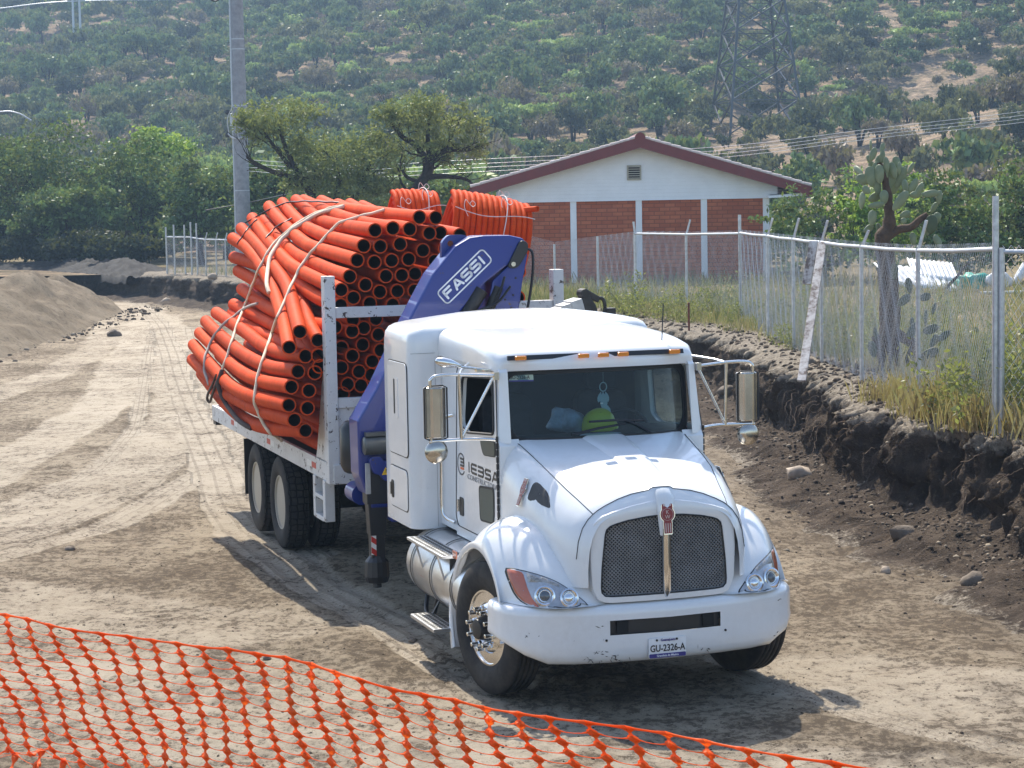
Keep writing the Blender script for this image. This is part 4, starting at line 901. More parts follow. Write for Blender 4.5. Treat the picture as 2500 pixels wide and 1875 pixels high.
blob('tarp', (12.75, 57.5, 1.28), .42, GREENT, 'crumpled turquoise green tarp on the field beside the white sheets', 'tarp', 801, .55, (1, .7, .62))
BAG = simple('white_bag', (.66, .66, .66), .5, 0, .15, 8, .02, 10)
blob('sack', (13.5, 57.3, 1.3), .33, BAG, 'grey white sack on the field left of the nearest fence post', 'sack', 802, .35, (1, .8, .8))
mb = MB(); mb.tube([(0, 0, .1), (.25, 0, .55), (.55, .1, .25), (1.5, .1, .22)], [.13, .15, .17, .2], 10); o = mb.build('sack', BAG, smooth=70); o.location = (14.0, 57.4, 1.12); tag(o, 'pale wrapped bundle bent upright behind the nearest fence post', 'sack')
mb = MB(); mb.tube([(0, 0, .06), (2.6, -.5, .1)], .045, 8); o = mb.build('lying_pole', GALV_PALE, smooth=50); o.location = (12.3, 54.2, 1.08); tag(o, 'white pole lying in the dry grass below the green tarp', 'pole')
mb = MB(); mb.tube([(0, 0, 0), (.5, .2, .45), (.85, .3, .85)], [.05, .04, .03], 7); o = mb.build('dead_branch', BARK, smooth=60); o.location = (11.35, 54.8, 1.08); tag(o, 'dead branch leaning up in front of the white sheets', 'branch')

# ------------------------------------------------------------------ prickly pear
def cactus():
    Y0_ = 31.5; bx, by, bz = 5.72, Y0_, th(Y0_)
    t = empty('prickly_pear', (bx, by, bz)); tag(t, 'tall prickly pear cactus with thick brown trunk behind the fence', 'cactus')
    S = 3.5296
    def c4(x, y): return (1875 + x / S, y / S)
    def c8(x, y): return (1875 + x / S, 470 + y / S)
    f = 5055.05; cp, sp = math.cos(.0891), math.sin(.0891)
    def P(q, dy=0.0):
        x, y = q[0] - 1250, q[1] - 937.5; cr, sr = math.cos(-.0188), math.sin(-.0188); a, b = (x * cr + y * sr) / f, -(-x * sr + y * cr) / f
        d = Vector((a, cp + b * sp, -sp + b * cp)); k = (Y0_ + dy) / d.y; return Vector((0, 0, CAM_H)) + d * k - Vector((bx, by, bz))
    px2m = Y0_ / f / S
    tr = simple('cactus_trunk', (.085, .055, .036), .95, 0, .5, 9, .03, 22)
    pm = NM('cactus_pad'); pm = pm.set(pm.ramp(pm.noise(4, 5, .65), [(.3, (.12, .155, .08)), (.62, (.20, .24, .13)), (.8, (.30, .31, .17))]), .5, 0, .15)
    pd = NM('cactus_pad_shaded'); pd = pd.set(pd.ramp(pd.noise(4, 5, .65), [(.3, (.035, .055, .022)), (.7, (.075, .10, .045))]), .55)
    mb = MB()
    mb.tube(smoothpath([P(c8(1015, 1640)), P(c8(1030, 1400)), P(c8(1050, 1100)), P(c8(1040, 800)), P(c8(1015, 560)), P(c8(985, 400)), P(c8(1040, 290)), P(c8(1045, 160)), P(c8(1035, 60)), P(c4(1010, 1560)), P(c4(960, 1400))], 34), [float(np.interp(i, [0, 14, 20, 24, 33], [.18, .14, .10, .075, .045])) + .012 * math.sin(i * 1.9) for i in range(34)], 12)
    mb.tube(smoothpath([P(c8(1000, 400)), P(c8(1120, 320)), P(c8(1230, 300)), P(c8(1310, 230)), P(c8(1375, 190))], 14), [.075 - .03 * i / 13 for i in range(14)], 9)
    mb.tube(smoothpath([P(c8(1060, 1180)), P(c8(1180, 1260), -.2), P(c8(1260, 1320), -.3), P(c8(1240, 1450), -.3)], 10), .085, 8)
    mb.tube(smoothpath([P(c8(1000, 1500)), P(c8(960, 1330), -.2), P(c8(930, 1230), -.2)], 8), .08, 8)
    mb.build('trunk', tr, t, smooth=60)
    rng = np.random.default_rng(3)
    def pad(q, ln, wd, ang, dy=0.0, dark=False):
        ln *= 1.04; wd *= 1.05
        c = P(q, dy); L, W = ln * px2m / 2, wd * px2m / 2; th_ = .018 + .02 * L
        bm = bmesh.new(); bmesh.ops.create_uvsphere(bm, u_segments=14, v_segments=10, radius=1)
        yaw = rng.normal() * .45
        M = Matrix.Rotation(yaw, 4, 'Z') @ Matrix.Rotation(R(ang), 4, 'Y') @ Matrix.Diagonal((W, th_, L, 1))
        for v in bm.verts:
            z = v.co.z; v.co.x *= 1 + .16 * z; v.co.y += .3 * math.sin(v.co.x * 2) * .3; v.co = M @ v.co
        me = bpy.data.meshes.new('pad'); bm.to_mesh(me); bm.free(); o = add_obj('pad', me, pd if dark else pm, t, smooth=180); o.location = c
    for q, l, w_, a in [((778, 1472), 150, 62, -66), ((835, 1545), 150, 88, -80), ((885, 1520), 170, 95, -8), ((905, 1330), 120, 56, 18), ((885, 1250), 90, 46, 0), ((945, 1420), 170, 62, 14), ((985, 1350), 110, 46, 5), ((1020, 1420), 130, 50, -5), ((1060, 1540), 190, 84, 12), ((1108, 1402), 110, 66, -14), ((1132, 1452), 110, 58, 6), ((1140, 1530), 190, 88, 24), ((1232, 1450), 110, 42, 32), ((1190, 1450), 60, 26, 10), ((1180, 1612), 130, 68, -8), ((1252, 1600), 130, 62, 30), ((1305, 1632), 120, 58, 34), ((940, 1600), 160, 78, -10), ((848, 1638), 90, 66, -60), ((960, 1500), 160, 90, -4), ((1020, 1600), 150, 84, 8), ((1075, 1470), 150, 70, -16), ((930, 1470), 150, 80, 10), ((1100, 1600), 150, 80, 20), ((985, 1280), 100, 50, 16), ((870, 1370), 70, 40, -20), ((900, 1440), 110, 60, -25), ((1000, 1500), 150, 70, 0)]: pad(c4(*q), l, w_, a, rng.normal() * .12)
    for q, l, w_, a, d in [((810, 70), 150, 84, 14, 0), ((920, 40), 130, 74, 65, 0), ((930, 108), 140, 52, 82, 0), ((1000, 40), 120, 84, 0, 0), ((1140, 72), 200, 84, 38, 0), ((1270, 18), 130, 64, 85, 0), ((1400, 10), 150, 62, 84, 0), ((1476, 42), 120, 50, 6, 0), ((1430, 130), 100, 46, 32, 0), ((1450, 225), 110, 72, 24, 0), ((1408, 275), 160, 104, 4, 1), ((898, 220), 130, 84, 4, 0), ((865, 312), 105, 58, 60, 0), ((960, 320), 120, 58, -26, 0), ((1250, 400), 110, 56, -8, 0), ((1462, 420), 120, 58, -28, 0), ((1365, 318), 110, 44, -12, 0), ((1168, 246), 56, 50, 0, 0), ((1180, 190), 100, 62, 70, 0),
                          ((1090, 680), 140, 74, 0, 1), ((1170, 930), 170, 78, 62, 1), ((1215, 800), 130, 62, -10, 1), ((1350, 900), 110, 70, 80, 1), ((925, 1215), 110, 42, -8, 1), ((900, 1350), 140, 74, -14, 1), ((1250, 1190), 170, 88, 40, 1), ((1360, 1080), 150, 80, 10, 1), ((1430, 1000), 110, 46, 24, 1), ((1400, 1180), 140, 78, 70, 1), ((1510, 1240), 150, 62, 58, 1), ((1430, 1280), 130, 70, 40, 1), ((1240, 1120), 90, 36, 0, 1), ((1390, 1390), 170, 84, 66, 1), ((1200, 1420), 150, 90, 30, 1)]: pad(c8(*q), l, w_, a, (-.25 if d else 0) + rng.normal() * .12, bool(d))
cactus()

# ------------------------------------------------------------------ poles, wires, pylon
CONC = simple('concrete_pole', (.30, .30, .31), .85, 0, .22, 4, .01, 18)
def utility_pole():
    t = empty('utility_pole', (-10.75, 84, 1.05)); tag(t, 'thick grey concrete utility pole with a conduit left of the mesquites', 'utility pole')
    mb = MB(); mb.lathe([(-.3, .325), (14.5, .235)], (0, 0, 0), 'z', 26); mb.build('shaft', CONC, t, smooth=50)
    mb = MB(); mb.tube([(-.29, -.12, 0), (-.27, -.1, 7), (-.24, -.09, 14)], .045, 8); mb.build('conduit', GALV_PALE, t, smooth=50)
    for z in (9.35, 8.95, 6.7, 3.3):
        mb = MB(); mb.lathe([(0, .33 - .0066 * z), (.04, .33 - .0066 * z)], (0, 0, z), 'z', 26); mb.build('band', GALV_PALE, t, smooth=40)
    BLK = simple('insulator', (.02, .02, .022), .4)
    for x, z in ((-.44, 6.45), (.36, 6.4), (-.46, 5.55), (.40, 5.58)):
        mb = MB(); mb.lathe([(0, .02), (.02, .10), (.10, .07), (.12, .10), (.2, .04)], (x, -.36, z), 'y', 14); mb.build('insulator', BLK, t, smooth=40)
    mb = MB(); mb.tube(smoothpath([(-.42, -.34, 5.6), (-.45, -.38, 6.2), (-.2, -.42, 6.62), (.15, -.4, 6.55), (.36, -.36, 6.4)], 16), .018, 6); mb.tube(smoothpath([(-.46, -.34, 5.6), (-.25, -.42, 5.42), (.05, -.42, 5.42), (.40, -.36, 5.58)], 14), .03, 6); mb.build('cable', simple('pale_cable', (.5, .5, .5), .5), t, smooth=70)
    mb = MB(); mb.box(-.36, -.26, -.36, -.26, 5.9, 6.4); mb.build('fuse_box', GALV_PALE, t, bevel=.01)
utility_pole()
WIREW = simple('power_wire', (.55, .57, .60), .4, .2); WIRED = simple('power_wire_dark', (.03, .03, .035), .5)
def wire(P, r, mat, lab, grp='power wires'):
    mb = MB(); mb.tube(smoothpath(P, 24), r, 5); o = mb.build('power_wire', mat, smooth=80, fixn=False); tag(o, lab, 'wire', grp)
for i, (dz, lab) in enumerate([(0, 'topmost pale power wire crossing above the building roof'), (-.16, 'second pale power wire from the top above the building roof'), (-.30, 'third pale power wire from the top above the building roof'), (-.45, 'lowest pale power wire crossing above the building roof')]):
    wire([(-10.5, 83.6, 5.6 + dz), (-6, 79, 5.2 + dz), (-1.1, 76, 5.29 + dz), (6.0, 76, 5.50 + dz * .9), (9.5, 76, 5.72 + dz * .85), (13.3, 76, 6.13 + dz * .8), (19.6, 76, 6.75 + dz * .9), (24, 76, 7.5 + dz)], .0085, WIREW, lab)
wire([(-12.4, 85, 3.6), (-10.4, 84, 3.9), (-8.5, 79, 4.15), (-6.5, 73, 4.3)], .02, WIRED, 'dark cable from the utility pole into the mesquite')
wire([(-72.3, 297, 32.0), (-61.1, 297, 32.9), (-38, 297, 33.0), (-12, 297, 34.6)], .09, WIREW, 'pale power line from the twin poles high on the hillside')
wire([(-20.4, 330, 36.5), (2, 330, 34.2), (30, 330, 38)], .05, WIRED, 'dark power line high on the hillside above the mesquites')
wire([(-12.2, 84, 12.4), (-11.6, 84, 11.95), (-11.05, 84, 12.4)], .035, WIRED, 'loose cable loop left of the utility pole top')
def twin(x, y, zt, dx, lab):
    t = empty('twin_pole', (x, y, float(hill_z(x, y)))); tag(t, lab, 'utility pole', 'twin poles on the hillside'); z0 = float(hill_z(x, y))
    for k in (0, 1):
        mb = MB(); mb.lathe([(-1, .2), (zt - z0, .15)], (k * dx, 0, 0), 'z', 8); mb.build('shaft', GALV_PALE, t, smooth=50)
    mb = MB(); mb.bar((-.8, 0, zt - z0 - .8), (dx + .8, 0, zt - z0 - .8), .2, .2); mb.build('crossarm', GALV_PALE, t)
twin(-61.2, 297, 34.0, .95, 'slim pale twin pole high on the hillside near the left top corner')
twin(-20.4, 330, 40.0, 1.1, 'slim pale twin pole at the top edge right of the utility pole')
def pylon():
    cx, cy = 21.6, 181; z0 = float(hill_z(cx, cy)) - .2; t = empty('lattice_pylon', (cx, cy, z0)); tag(t, 'dark steel lattice pylon standing on the hillside above the roof', 'pylon')
    ST = simple('pylon_steel', (.06, .066, .07), .35, .5, .2, 3); H = 27.0; hw0 = 2.95
    zb = 12.0 - z0
    def hw(z): return max(.55, hw0 - .112 * (z - zb))
    rot = Matrix.Rotation(R(10), 3, 'Z')
    def c(i, z): s = [(-1, -1), (1, -1), (1, 1), (-1, 1)][i % 4]; return rot @ Vector((s[0] * hw(z), s[1] * hw(z), z))
    lv = [-.5, 3.4, 6.6, 9.4, 12.0, 14.4, 16.6, 18.6, 20.4, 22]
    for i in range(4):
        mb = MB(); mb.bar(c(i, -.8), c(i, 20), .21, .21); mb.build('leg', ST, t)
    for i in range(4):
        mb = MB()
        for a, b in zip(lv[:-1], lv[1:]):
            mb.bar(c(i, a), c(i + 1, b), .12, .12); mb.bar(c(i + 1, a), c(i, b), .12, .12); mb.bar(c(i, b), c(i + 1, b), .08, .08)
            m = (a + b) / 2; q = (c(i, a) + c(i + 1, b) + c(i + 1, a) + c(i, b)) / 4; mb.bar(c(i, m), q, .055, .055); mb.bar(c(i + 1, m), q, .055, .055)
            mb.bar(c(i, m), (c(i, a) + q) / 2, .05, .05); mb.bar(c(i + 1, m), (c(i + 1, a) + q) / 2, .05, .05)
        mb.build('bracing', ST, t)
    mb = MB()
    for z, w_ in ((18, 5), (21, 4)): mb.bar((-w_, 0, z), (w_, 0, z), .2, .2); mb.bar((-w_, 0, z), (0, 0, z + 1.4), .1, .1); mb.bar((w_, 0, z), (0, 0, z + 1.4), .1, .1)
    mb.build('crossarm', ST, t)
pylon()
mb = MB(); mb.tube(smoothpath([(-30, 100, 8.0), (-26, 100, 8.15), (-24.2, 100, 8.45), (-23.4, 100, 8.35), (-22.8, 100, 8.0)], 14), .04, 7); o = mb.build('lamp_arm', GALV, smooth=60); tag(o, 'pale curved metal arm poking out over the trees at the left edge', 'lamp arm')
# ------------------------------------------------------------------ truck
TX, TY, YAW = 0.8294, 16.1796, 0.3161
UAX = Vector((math.cos(YAW), math.sin(YAW), 0)); VAX = Vector((-math.sin(YAW), math.cos(YAW), 0))
def wl(u, v, w): return Vector((TX, TY, 0)) + UAX * u + VAX * v + Vector((0, 0, w))

WP = paint('white_paint', (.73, .74, .745), amt=.2, rough=.22, coat=.5)
WPD = paint('worn_white_paint', (.66, .65, .63), (.26, .20, .14), .55, .5, chips=.45, coat=0)
BLUE = paint('crane_blue', (.003, .020, .19), (.02, .05, .20), .25, .42, chips=0.02, coat=.5)
CHROME = simple('chrome', (.72, .71, .69), .14, 1.0, .1, 4)
ALU = simple('aluminium', (.60, .61, .62), .32, .9, .12, 5)
BLACK = simple('black_plastic', (.016, .016, .018), .45, 0, .2, 8)
GASK = simple('rubber_seal', (.010, .010, .011), .55)
DARK = simple('cab_interior', (.020, .022, .026), .75, 0, .3, 3)
DARKS = simple('seat_fabric', (.035, .036, .042), .9, 0, .3, 20)
GREASE = simple('greasy_steel', (.030, .028, .027), .5, .3, .4, 8, .003, 40)
GREY = simple('crane_grey', (.36, .37, .38), .45, .1, .2, 6)
RED = simple('badge_red', (.22, .012, .018), .3, 0, .1)
REDT = simple('red_tape', (.50, .03, .02), .4); WHT = simple('white_tape', (.75, .75, .73), .4)
AMBER = simple('amber_lens', (.72, .22, .012), .2, 0, .1, 4, coat=.6)
ORL = simple('orange_indicator', (.42, .10, .045), .22, 0, .15, 4, coat=.6)
LETTER = simple('lettering_dark', (.018, .018, .02), .4); LETW = simple('lettering_white', (.72, .74, .78), .4); LETR = simple('lettering_red', (.50, .03, .04), .45); LETO = simple('lettering_orange', (.72, .13, .02), .4)
YELS = simple('sticker_yellow', (.80, .52, .02), .4); PLW = simple('plate_white', (.74, .75, .76), .35); PLB = simple('plate_blue', (.035, .03, .20), .35)
def glass(name, tint, refl=.9):
    k = NM(name); t = k.n('ShaderNodeBsdfTransparent'); t.inputs[0].default_value = (*tint, 1); g = k.n('ShaderNodeBsdfGlossy'); g.inputs['Roughness'].default_value = .02; g.inputs['Color'].default_value = (.9, .95, 1, 1)
    f = k.n('ShaderNodeFresnel'); f.inputs[0].default_value = 1.45; m = k.n('ShaderNodeMixShader'); k.l(k.math('MULTIPLY', f.outputs[0], refl), m.inputs[0]); k.l(t.outputs[0], m.inputs[1]); k.l(g.outputs[0], m.inputs[2]); k.l(m.outputs[0], k.out.inputs[0]); return k.m
GLASS = glass('windshield_glass', (.40, .54, .60), .55); GLASSC = glass('clear_glass', (.9, .95, .94), .6)
SMOKE = simple('dark_window', (.055, .075, .066), .35, 0, .2, 3, spec=.25)

truck = empty('flatbed_crane_truck', (TX, TY, 0), YAW); tag(truck, 'white conventional flatbed truck with a blue folding crane behind the sleeper', 'truck')
def part(mb, name, mat, parent=None, **kw): return mb.build(name, mat, parent or truck, **kw)
def rrect(cx, cy, w_, h, r, n=5):
    P = []
    for qx, qy, a0 in ((cx + w_ / 2 - r, cy + h / 2 - r, 0), (cx - w_ / 2 + r, cy + h / 2 - r, 90), (cx - w_ / 2 + r, cy - h / 2 + r, 180), (cx + w_ / 2 - r, cy - h / 2 + r, 270)):
        for i in range(n + 1): a = R(a0 + 90 * i / n); P.append((qx + r * math.cos(a), qy + r * math.sin(a)))
    return P
def roundpoly(P, r, n=4):
    out = []; k = len(P)
    for i in range(k):
        a, b, c = (np.array(P[(i + j) % k], float) for j in (-1, 0, 1)); d1 = a - b; d2 = c - b; l = min(r, np.hypot(*d1) * .45, np.hypot(*d2) * .45); s, e = b + d1 / np.hypot(*d1) * l, b + d2 / np.hypot(*d2) * l
        for j in range(n + 1): t = j / n; out.append(tuple((1 - t) ** 2 * s + 2 * t * (1 - t) * b + t * t * e))
    return out
def panel_mesh(name, poly, holes, f, depth):
    """flat panel with holes; f(a,b,d)->3D"""
    bm = bmesh.new()
    def loop(P):
        vs = [bm.verts.new(f(a, b, 0)) for a, b in P]; return [bm.edges.new((vs[i], vs[(i + 1) % len(vs)])) for i in range(len(vs))]
    E = loop(poly)
    for h in holes: E += loop(h)
    bmesh.ops.triangle_fill(bm, use_beauty=True, use_dissolve=False, edges=E)
    base = {}
    all2 = [poly] + list(holes)
    off = Vector(f(0, 0, depth)) - Vector(f(0, 0, 0))
    g = bmesh.ops.extrude_face_region(bm, geom=list(bm.faces)); vs = [e for e in g['geom'] if isinstance(e, bmesh.types.BMVert)]
    bmesh.ops.translate(bm, verts=vs, vec=off); bmesh.ops.recalc_face_normals(bm, faces=bm.faces)
    me = bpy.data.meshes.new(name); bm.to_mesh(me); bm.free(); return me
def text(body, size, o, xd, yd, parent, mat, align='LEFT', sx=1.0, name='lettering', bold=0.0, ext=.0012):
    c = bpy.data.curves.new('t', 'FONT'); c.body = body; c.size = size; c.align_x = align; c.extrude = ext; c.offset = bold; c.resolution_u = 3
    ob = bpy.data.objects.new('t', c); COL.objects.link(ob); dg = bpy.context.evaluated_depsgraph_get(); me = bpy.data.meshes.new_from_object(ob.evaluated_get(dg)); bpy.data.objects.remove(ob); bpy.data.curves.remove(c)
    x = Vector(xd).normalized(); y = Vector(yd).normalized(); z = x.cross(y); M = Matrix(((x.x * sx, y.x, z.x, o[0]), (x.y * sx, y.y, z.y, o[1]), (x.z * sx, y.z, z.z, o[2]), (0, 0, 0, 1))); me.transform(M); me.materials.clear()
    return add_obj(name, me, mat, parent)
def strokes(L, wd, f, parent, mat, name='lettering', k=8, h=.004):
    """thick rounded strokes from 2D polylines; f(a,b,d)->3D"""
    mb = MB()
    for P in L:
        P = [np.array(p, float) for p in P]; 
        for a, b in zip(P[:-1], P[1:]):
            d = b - a; l = np.hypot(*d)
            if l < 1e-6: continue
            d /= l; nrm = np.array([-d[1], d[0]]); pol = []
            for c, s0 in ((a, 1), (b, -1)):
                for j in range(k + 1): t = math.pi * j / k; pol.append(tuple(c + (nrm * math.cos(t) * s0 - d * math.sin(t) * s0) * wd / 2))
            mb.prism(pol, lambda x, y: f(x, y, 0), lambda x, y: f(x, y, h))
    return mb.build(name, mat, parent)

# ---- chassis
mb = MB()
for s in (-1, 1): mb.box(s * .43 - .04, s * .43 + .04, -.7, 11.2, .78, 1.02)
for v in (-.5, 1.2, 3.0, 4.6, 6.4, 8.0, 9.8, 11.0): mb.box(-.4, .4, v, v + .12, .8, .98)
mb.box(-.35, .35, -.6, 1.2, .55, 1.1)
part(mb, 'chassis', GREASE)
mb = MB(); mb.tube([(-1.0, 0, .50), (1.0, 0, .50)], .07, 10)
for v in (7.35, 8.67): mb.tube([(-1.0, v, .52), (1.0, v, .52)], .11, 12); mb.lathe([(-.28, .1), (-.2, .24), (.2, .24), (.28, .1)], (0, v, .52), 'x', 20)
mb.tube([(0, 1.2, .75), (0, 7.0, .60)], .06, 10); part(mb, 'axle', GREASE, smooth=50)
for s in (-1, 1):
    for v in (7.35, 8.67): mb = MB(); mb.box(s * .5 - .05, s * .5 + .05, v - .65, v + .65, .60, .68); part(mb, 'leaf_spring', GREASE)
    mb = MB(); mb.box(s * .45 - .04, s * .45 + .04, -.65, .7, .58, .66); part(mb, 'leaf_spring', GREASE)
mb = MB(); mb.box(-.3, .5, 3.0, 4.4, .62, 1.0); part(mb, 'gearbox', GREASE)
mb = MB(); mb.lathe([(0, .16), (.5, .16)], (.2, 3.4, .6), 'y', 16); part(mb, 'air_tank', GREASE)

# ---- wheels (built at the origin, axle along x, outer side towards -x)
def tyre_mat(rear):
    k = NM('tyre_drive' if rear else 'tyre_steer'); a = k.attr('ta'); x = k.attr('tx'); cv = k.n('ShaderNodeCombineXYZ'); k.l(k.math('MULTIPLY', a, 13.0 if rear else 1), cv.inputs[0]); k.l(k.math('MULTIPLY', x, 13.0), cv.inputs[1])
    f = k.noise(5, 5, .7); dust = k.ramp(f, [(.4, (.020, .019, .019)), (.75, (.060, .052, .044))])
    if rear:
        v = k.n('ShaderNodeTexVoronoi', feature='DISTANCE_TO_EDGE'); v.inputs['Scale'].default_value = 1.0; v.inputs['Randomness'].default_value = .35; k.l(cv.outputs[0], v.inputs['Vector'])
        on = k.attr('td'); e = k.ramp(v.outputs[0], [(.05, (0, 0, 0)), (.11, (1, 1, 1))]); m = k.math('MULTIPLY', on, k.math('SUBTRACT', 1.0, e)); col = k.mix(m, dust, (.006, .006, .006)); k.bump(k.math('MULTIPLY', k.math('SUBTRACT', 1.0, m), 1.0), 1.0, .02)
    else:
        col = dust; k.bump(f, .2, .005)
    return k.set(col, .78, 0, None, .25)
TYR, TYS = tyre_mat(True), tyre_mat(False)
def tyre(rear):
    W = .14; R0 = .52; prof = []
    side = [(-.095, .29), (-.115, .305), (-.130, .345), (-.138, .39), (-.137, .43), (-.128, .468), (-.118, .492), (-.110, .505)]
    if rear: tread = [(-.104, .512), (-.092, .5165), (-.09, .503), (-.084, .503), (-.082, .518), (-.045, .520), (0, .521), (.045, .520), (.082, .518), (.084, .503), (.09, .503), (.092, .5165), (.104, .512)]
    else:
        tread = []
        for c in (-.082, -.041, 0, .041, .082): tread += [(c - .0165, .518), (c + .0165, .518), (c + .0175, .502), (c + .0235, .502)] if c < .08 else [(c - .0165, .518), (c + .020, .514)]
        tread = [(-.106, .510)] + tread
    prof = side + tread + [(-a, r) for a, r in side[::-1]]
    k = 72; rows = []
    for a, r in prof: rows.append([(a, r * math.cos(2 * math.pi * j / k), r * math.sin(2 * math.pi * j / k)) for j in range(k + 1)])
    V = np.array(rows).reshape(-1, 3); F = grid_faces(len(prof), k + 1)
    ta = np.tile(2 * np.pi * np.arange(k + 1) / k * .52, len(prof)); tx = np.repeat([p[0] for p in prof], k + 1); td = np.repeat([1.0 if p[1] > .5 else 0.0 for p in prof], k + 1)
    me = arr_mesh('tyre', V, F, {'ta': ta, 'tx': tx, 'td': td}, True); me.materials.append(TYR if rear else TYS); return me
TYM = {True: tyre(True), False: tyre(False)}
RIMW = paint('rim_white', (.40, .36, .29), (.30, .24, .17), .6, .45, coat=0)
def wheel_front():
    mb = MB(); mb.lathe([(-.095, .296), (-.108, .296), (-.108, .282), (-.085, .270), (-.040, .262), (-.030, .250), (-.060, .225), (-.108, .190), (-.125, .172), (-.125, .135), (-.10, .118), (-.09, .11), (.05, .11), (.10, .27), (.10, .296)], k=40); w_ = mb.build('wheel', CHROME, truck, smooth=30)
    me = TYM[False]; t = bpy.data.objects.new('tyre', me); COL.objects.link(t); t.parent = w_
    mb = MB(); mb.lathe([(-.20, .045), (-.195, .075), (-.17, .085), (-.10, .10), (-.05, .10)], k=24); 
    mb.build('hub', GREASE, w_, smooth=30)
    for i in range(10):
        a = 2 * math.pi * i / 10 + .2; mb = MB(); mb.lathe([(-.205, .012), (-.203, .017), (-.150, .019), (-.142, .026), (-.122, .028)], (0, .153 * math.cos(a), .153 * math.sin(a)), k=12); mb.build('lug_nut', CHROME, w_, smooth=30)
    for i in range(5):
        a = 2 * math.pi * i / 5 + .5; mb = MB(); mb.lathe([(-.0905, .001), (-.090, .026), (-.080, .026)], (0, .212 * math.cos(a), .212 * math.sin(a)), k=14); mb.build('hand_hole', BLACK, w_, smooth=30)
    return w_
def wheel_rear(inner=False):
    mb = MB(); mb.lathe([(-.095, .300), (-.112, .300), (-.112, .285), (-.09, .276), (.00, .262), (.075, .250), (.085, .21), (.090, .12), (.10, .12), (.10, .296)], k=40); w_ = mb.build('wheel', RIMW, truck, smooth=30)
    t = bpy.data.objects.new('tyre', TYM[True]); COL.objects.link(t); t.parent = w_
    if not inner:
        mb = MB(); mb.lathe([(-.06, .07), (-.05, .10), (.03, .11), (.09, .12)], k=24)
        for i in range(10): a = 2 * math.pi * i / 10; mb.lathe([(.03, .014), (.09, .016)], (0, .15 * math.cos(a), .15 * math.sin(a)), k=8)
        mb.build('hub', GREASE, w_, smooth=30)
    return w_
wf = wheel_front(); wf.location = (-1.02, 0, .52); wf.rotation_euler = (0, 0, .187)
wf2 = copy_tree(wf, truck); wf2.location = (1.02, 0, .52); wf2.rotation_euler = (0, 0, math.pi + .187)
wr_ = wheel_rear(); wi_ = wheel_rear(True)
first = True
for v in (7.35, 8.67):
    for s in (-1, 1):
        o = wr_ if first else copy_tree(wr_, truck); i_ = wi_ if first else copy_tree(wi_, truck); first = False
        o.location = (s * 1.09, v, .52); i_.location = (s * .755, v, .52)
        if s > 0: o.rotation_euler = (0, 0, math.pi); i_.rotation_euler = (0, 0, math.pi)

# ---- bumper
BP = [(-1.2, -.30), (-1.205, -.50), (-1.17, -.63), (-1.08, -.76), (-.92, -.86), (-.72, -.92), (-.48, -.965), (-.46, -.967), (0, -1.0), (.43, -.967), (.45, -.965), (.72, -.92), (.92, -.86), (1.08, -.76), (1.17, -.63), (1.205, -.50), (1.2, -.30)]
def bumper():
    P = []
    for i, (u, v) in enumerate(BP):
        a = np.array(BP[max(i - 1, 0)]); b = np.array(BP[min(i + 1, len(BP) - 1)]); t = (b - a) / np.hypot(*(b - a)); n = np.array([t[1], -t[0]])
        e = max(0, abs(u) - .85) / .35; zb = .365 + .16 * e ** 2.0; row = []
        for d, w_ in [(-.16, .812), (-.06, .812), (-.022, .800), (-.004, .775), (0, .74), (.0, .70), (0, .59), (.004, .52), (0, .45), (-.012, .41), (-.04, .378), (-.09, .365)]:
            w2 = w_ if w_ > .6 else zb + (w_ - .365) * (.6 - zb) / (.6 - .365)
            row.append((u + n[0] * d, v + n[1] * d, w2))
        P.append(row)
    mb = MB(); mb.grid(P, skip=lambda i, j: 7 <= i <= 8 and j == 5)
    return part(mb, 'bumper', WP, smooth=45)
bmp = bumper()
bmp.data.shade_smooth()
mb = MB()
for a, b in zip(BP[7:9], BP[8:10]): mb.prism([(.585, .0), (.705, .0), (.705, .05), (.585, .05)], lambda z, d, a=a: (a[0], a[1] + .03 + d, z), lambda z, d, b=b: (b[0], b[1] + .03 + d, z))
sl_ = part(mb, 'bumper_slot', BLACK, bmp)
for u in (-.36, .33):
    mb = MB(); mb.box(u - .045, u + .045, -.968, -.955, .60, .69); part(mb, 'tow_hole', simple('tow_dark', (.004, .004, .004), .8), bmp)
mb = MB()
for u in (-.49, .47): mb.tube([(u, -.972, .555), (u, -.95, .555)], .009, 10)
part(mb, 'bolt_hole', simple('bolt_dark', (.01, .01, .012), .6), bmp)
SCUF = simple('scuff', (.045, .042, .040), .8)
rs = np.random.default_rng(4); mb = MB()
def bump_v(u): return float(np.interp(u, [b[0] for b in BP[1:-1]], [b[1] for b in BP[1:-1]]))
for u0, w0, n, sp in [(-.52, .53, 7, .035), (-.55, .475, 9, .03), (-1.02, .61, 4, .02), (-.76, .55, 3, .03), (.82, .52, 4, .03), (-.52, .66, 2, .012), (.28, .425, 7, .05), (-.62, .405, 12, .09), (-.45, .40, 10, .05), (.95, .45, 2, .02), (1.0, .72, 3, .02)]:
    for _ in range(n):
        u = u0 + rs.normal() * sp; w_ = w0 + rs.normal() * sp * .4; a = rs.random() * 3.1; l = .006 + .02 * rs.random(); wd = .0016 + .003 * rs.random()
        du, dw = math.cos(a) * l, math.sin(a) * l * .8; k = Vector((du, bump_v(u + du) - bump_v(u), dw)); c = Vector((u, bump_v(u) - .0015 + (.006 if w_ < .42 else 0), w_)); q = Vector((-dw, 0, du)).normalized() * wd
        mb.face([c - k - q * .3, c + q, c + k + q * .3, c - q])
part(mb, 'scuff_marks', SCUF, bmp, fixn=False)
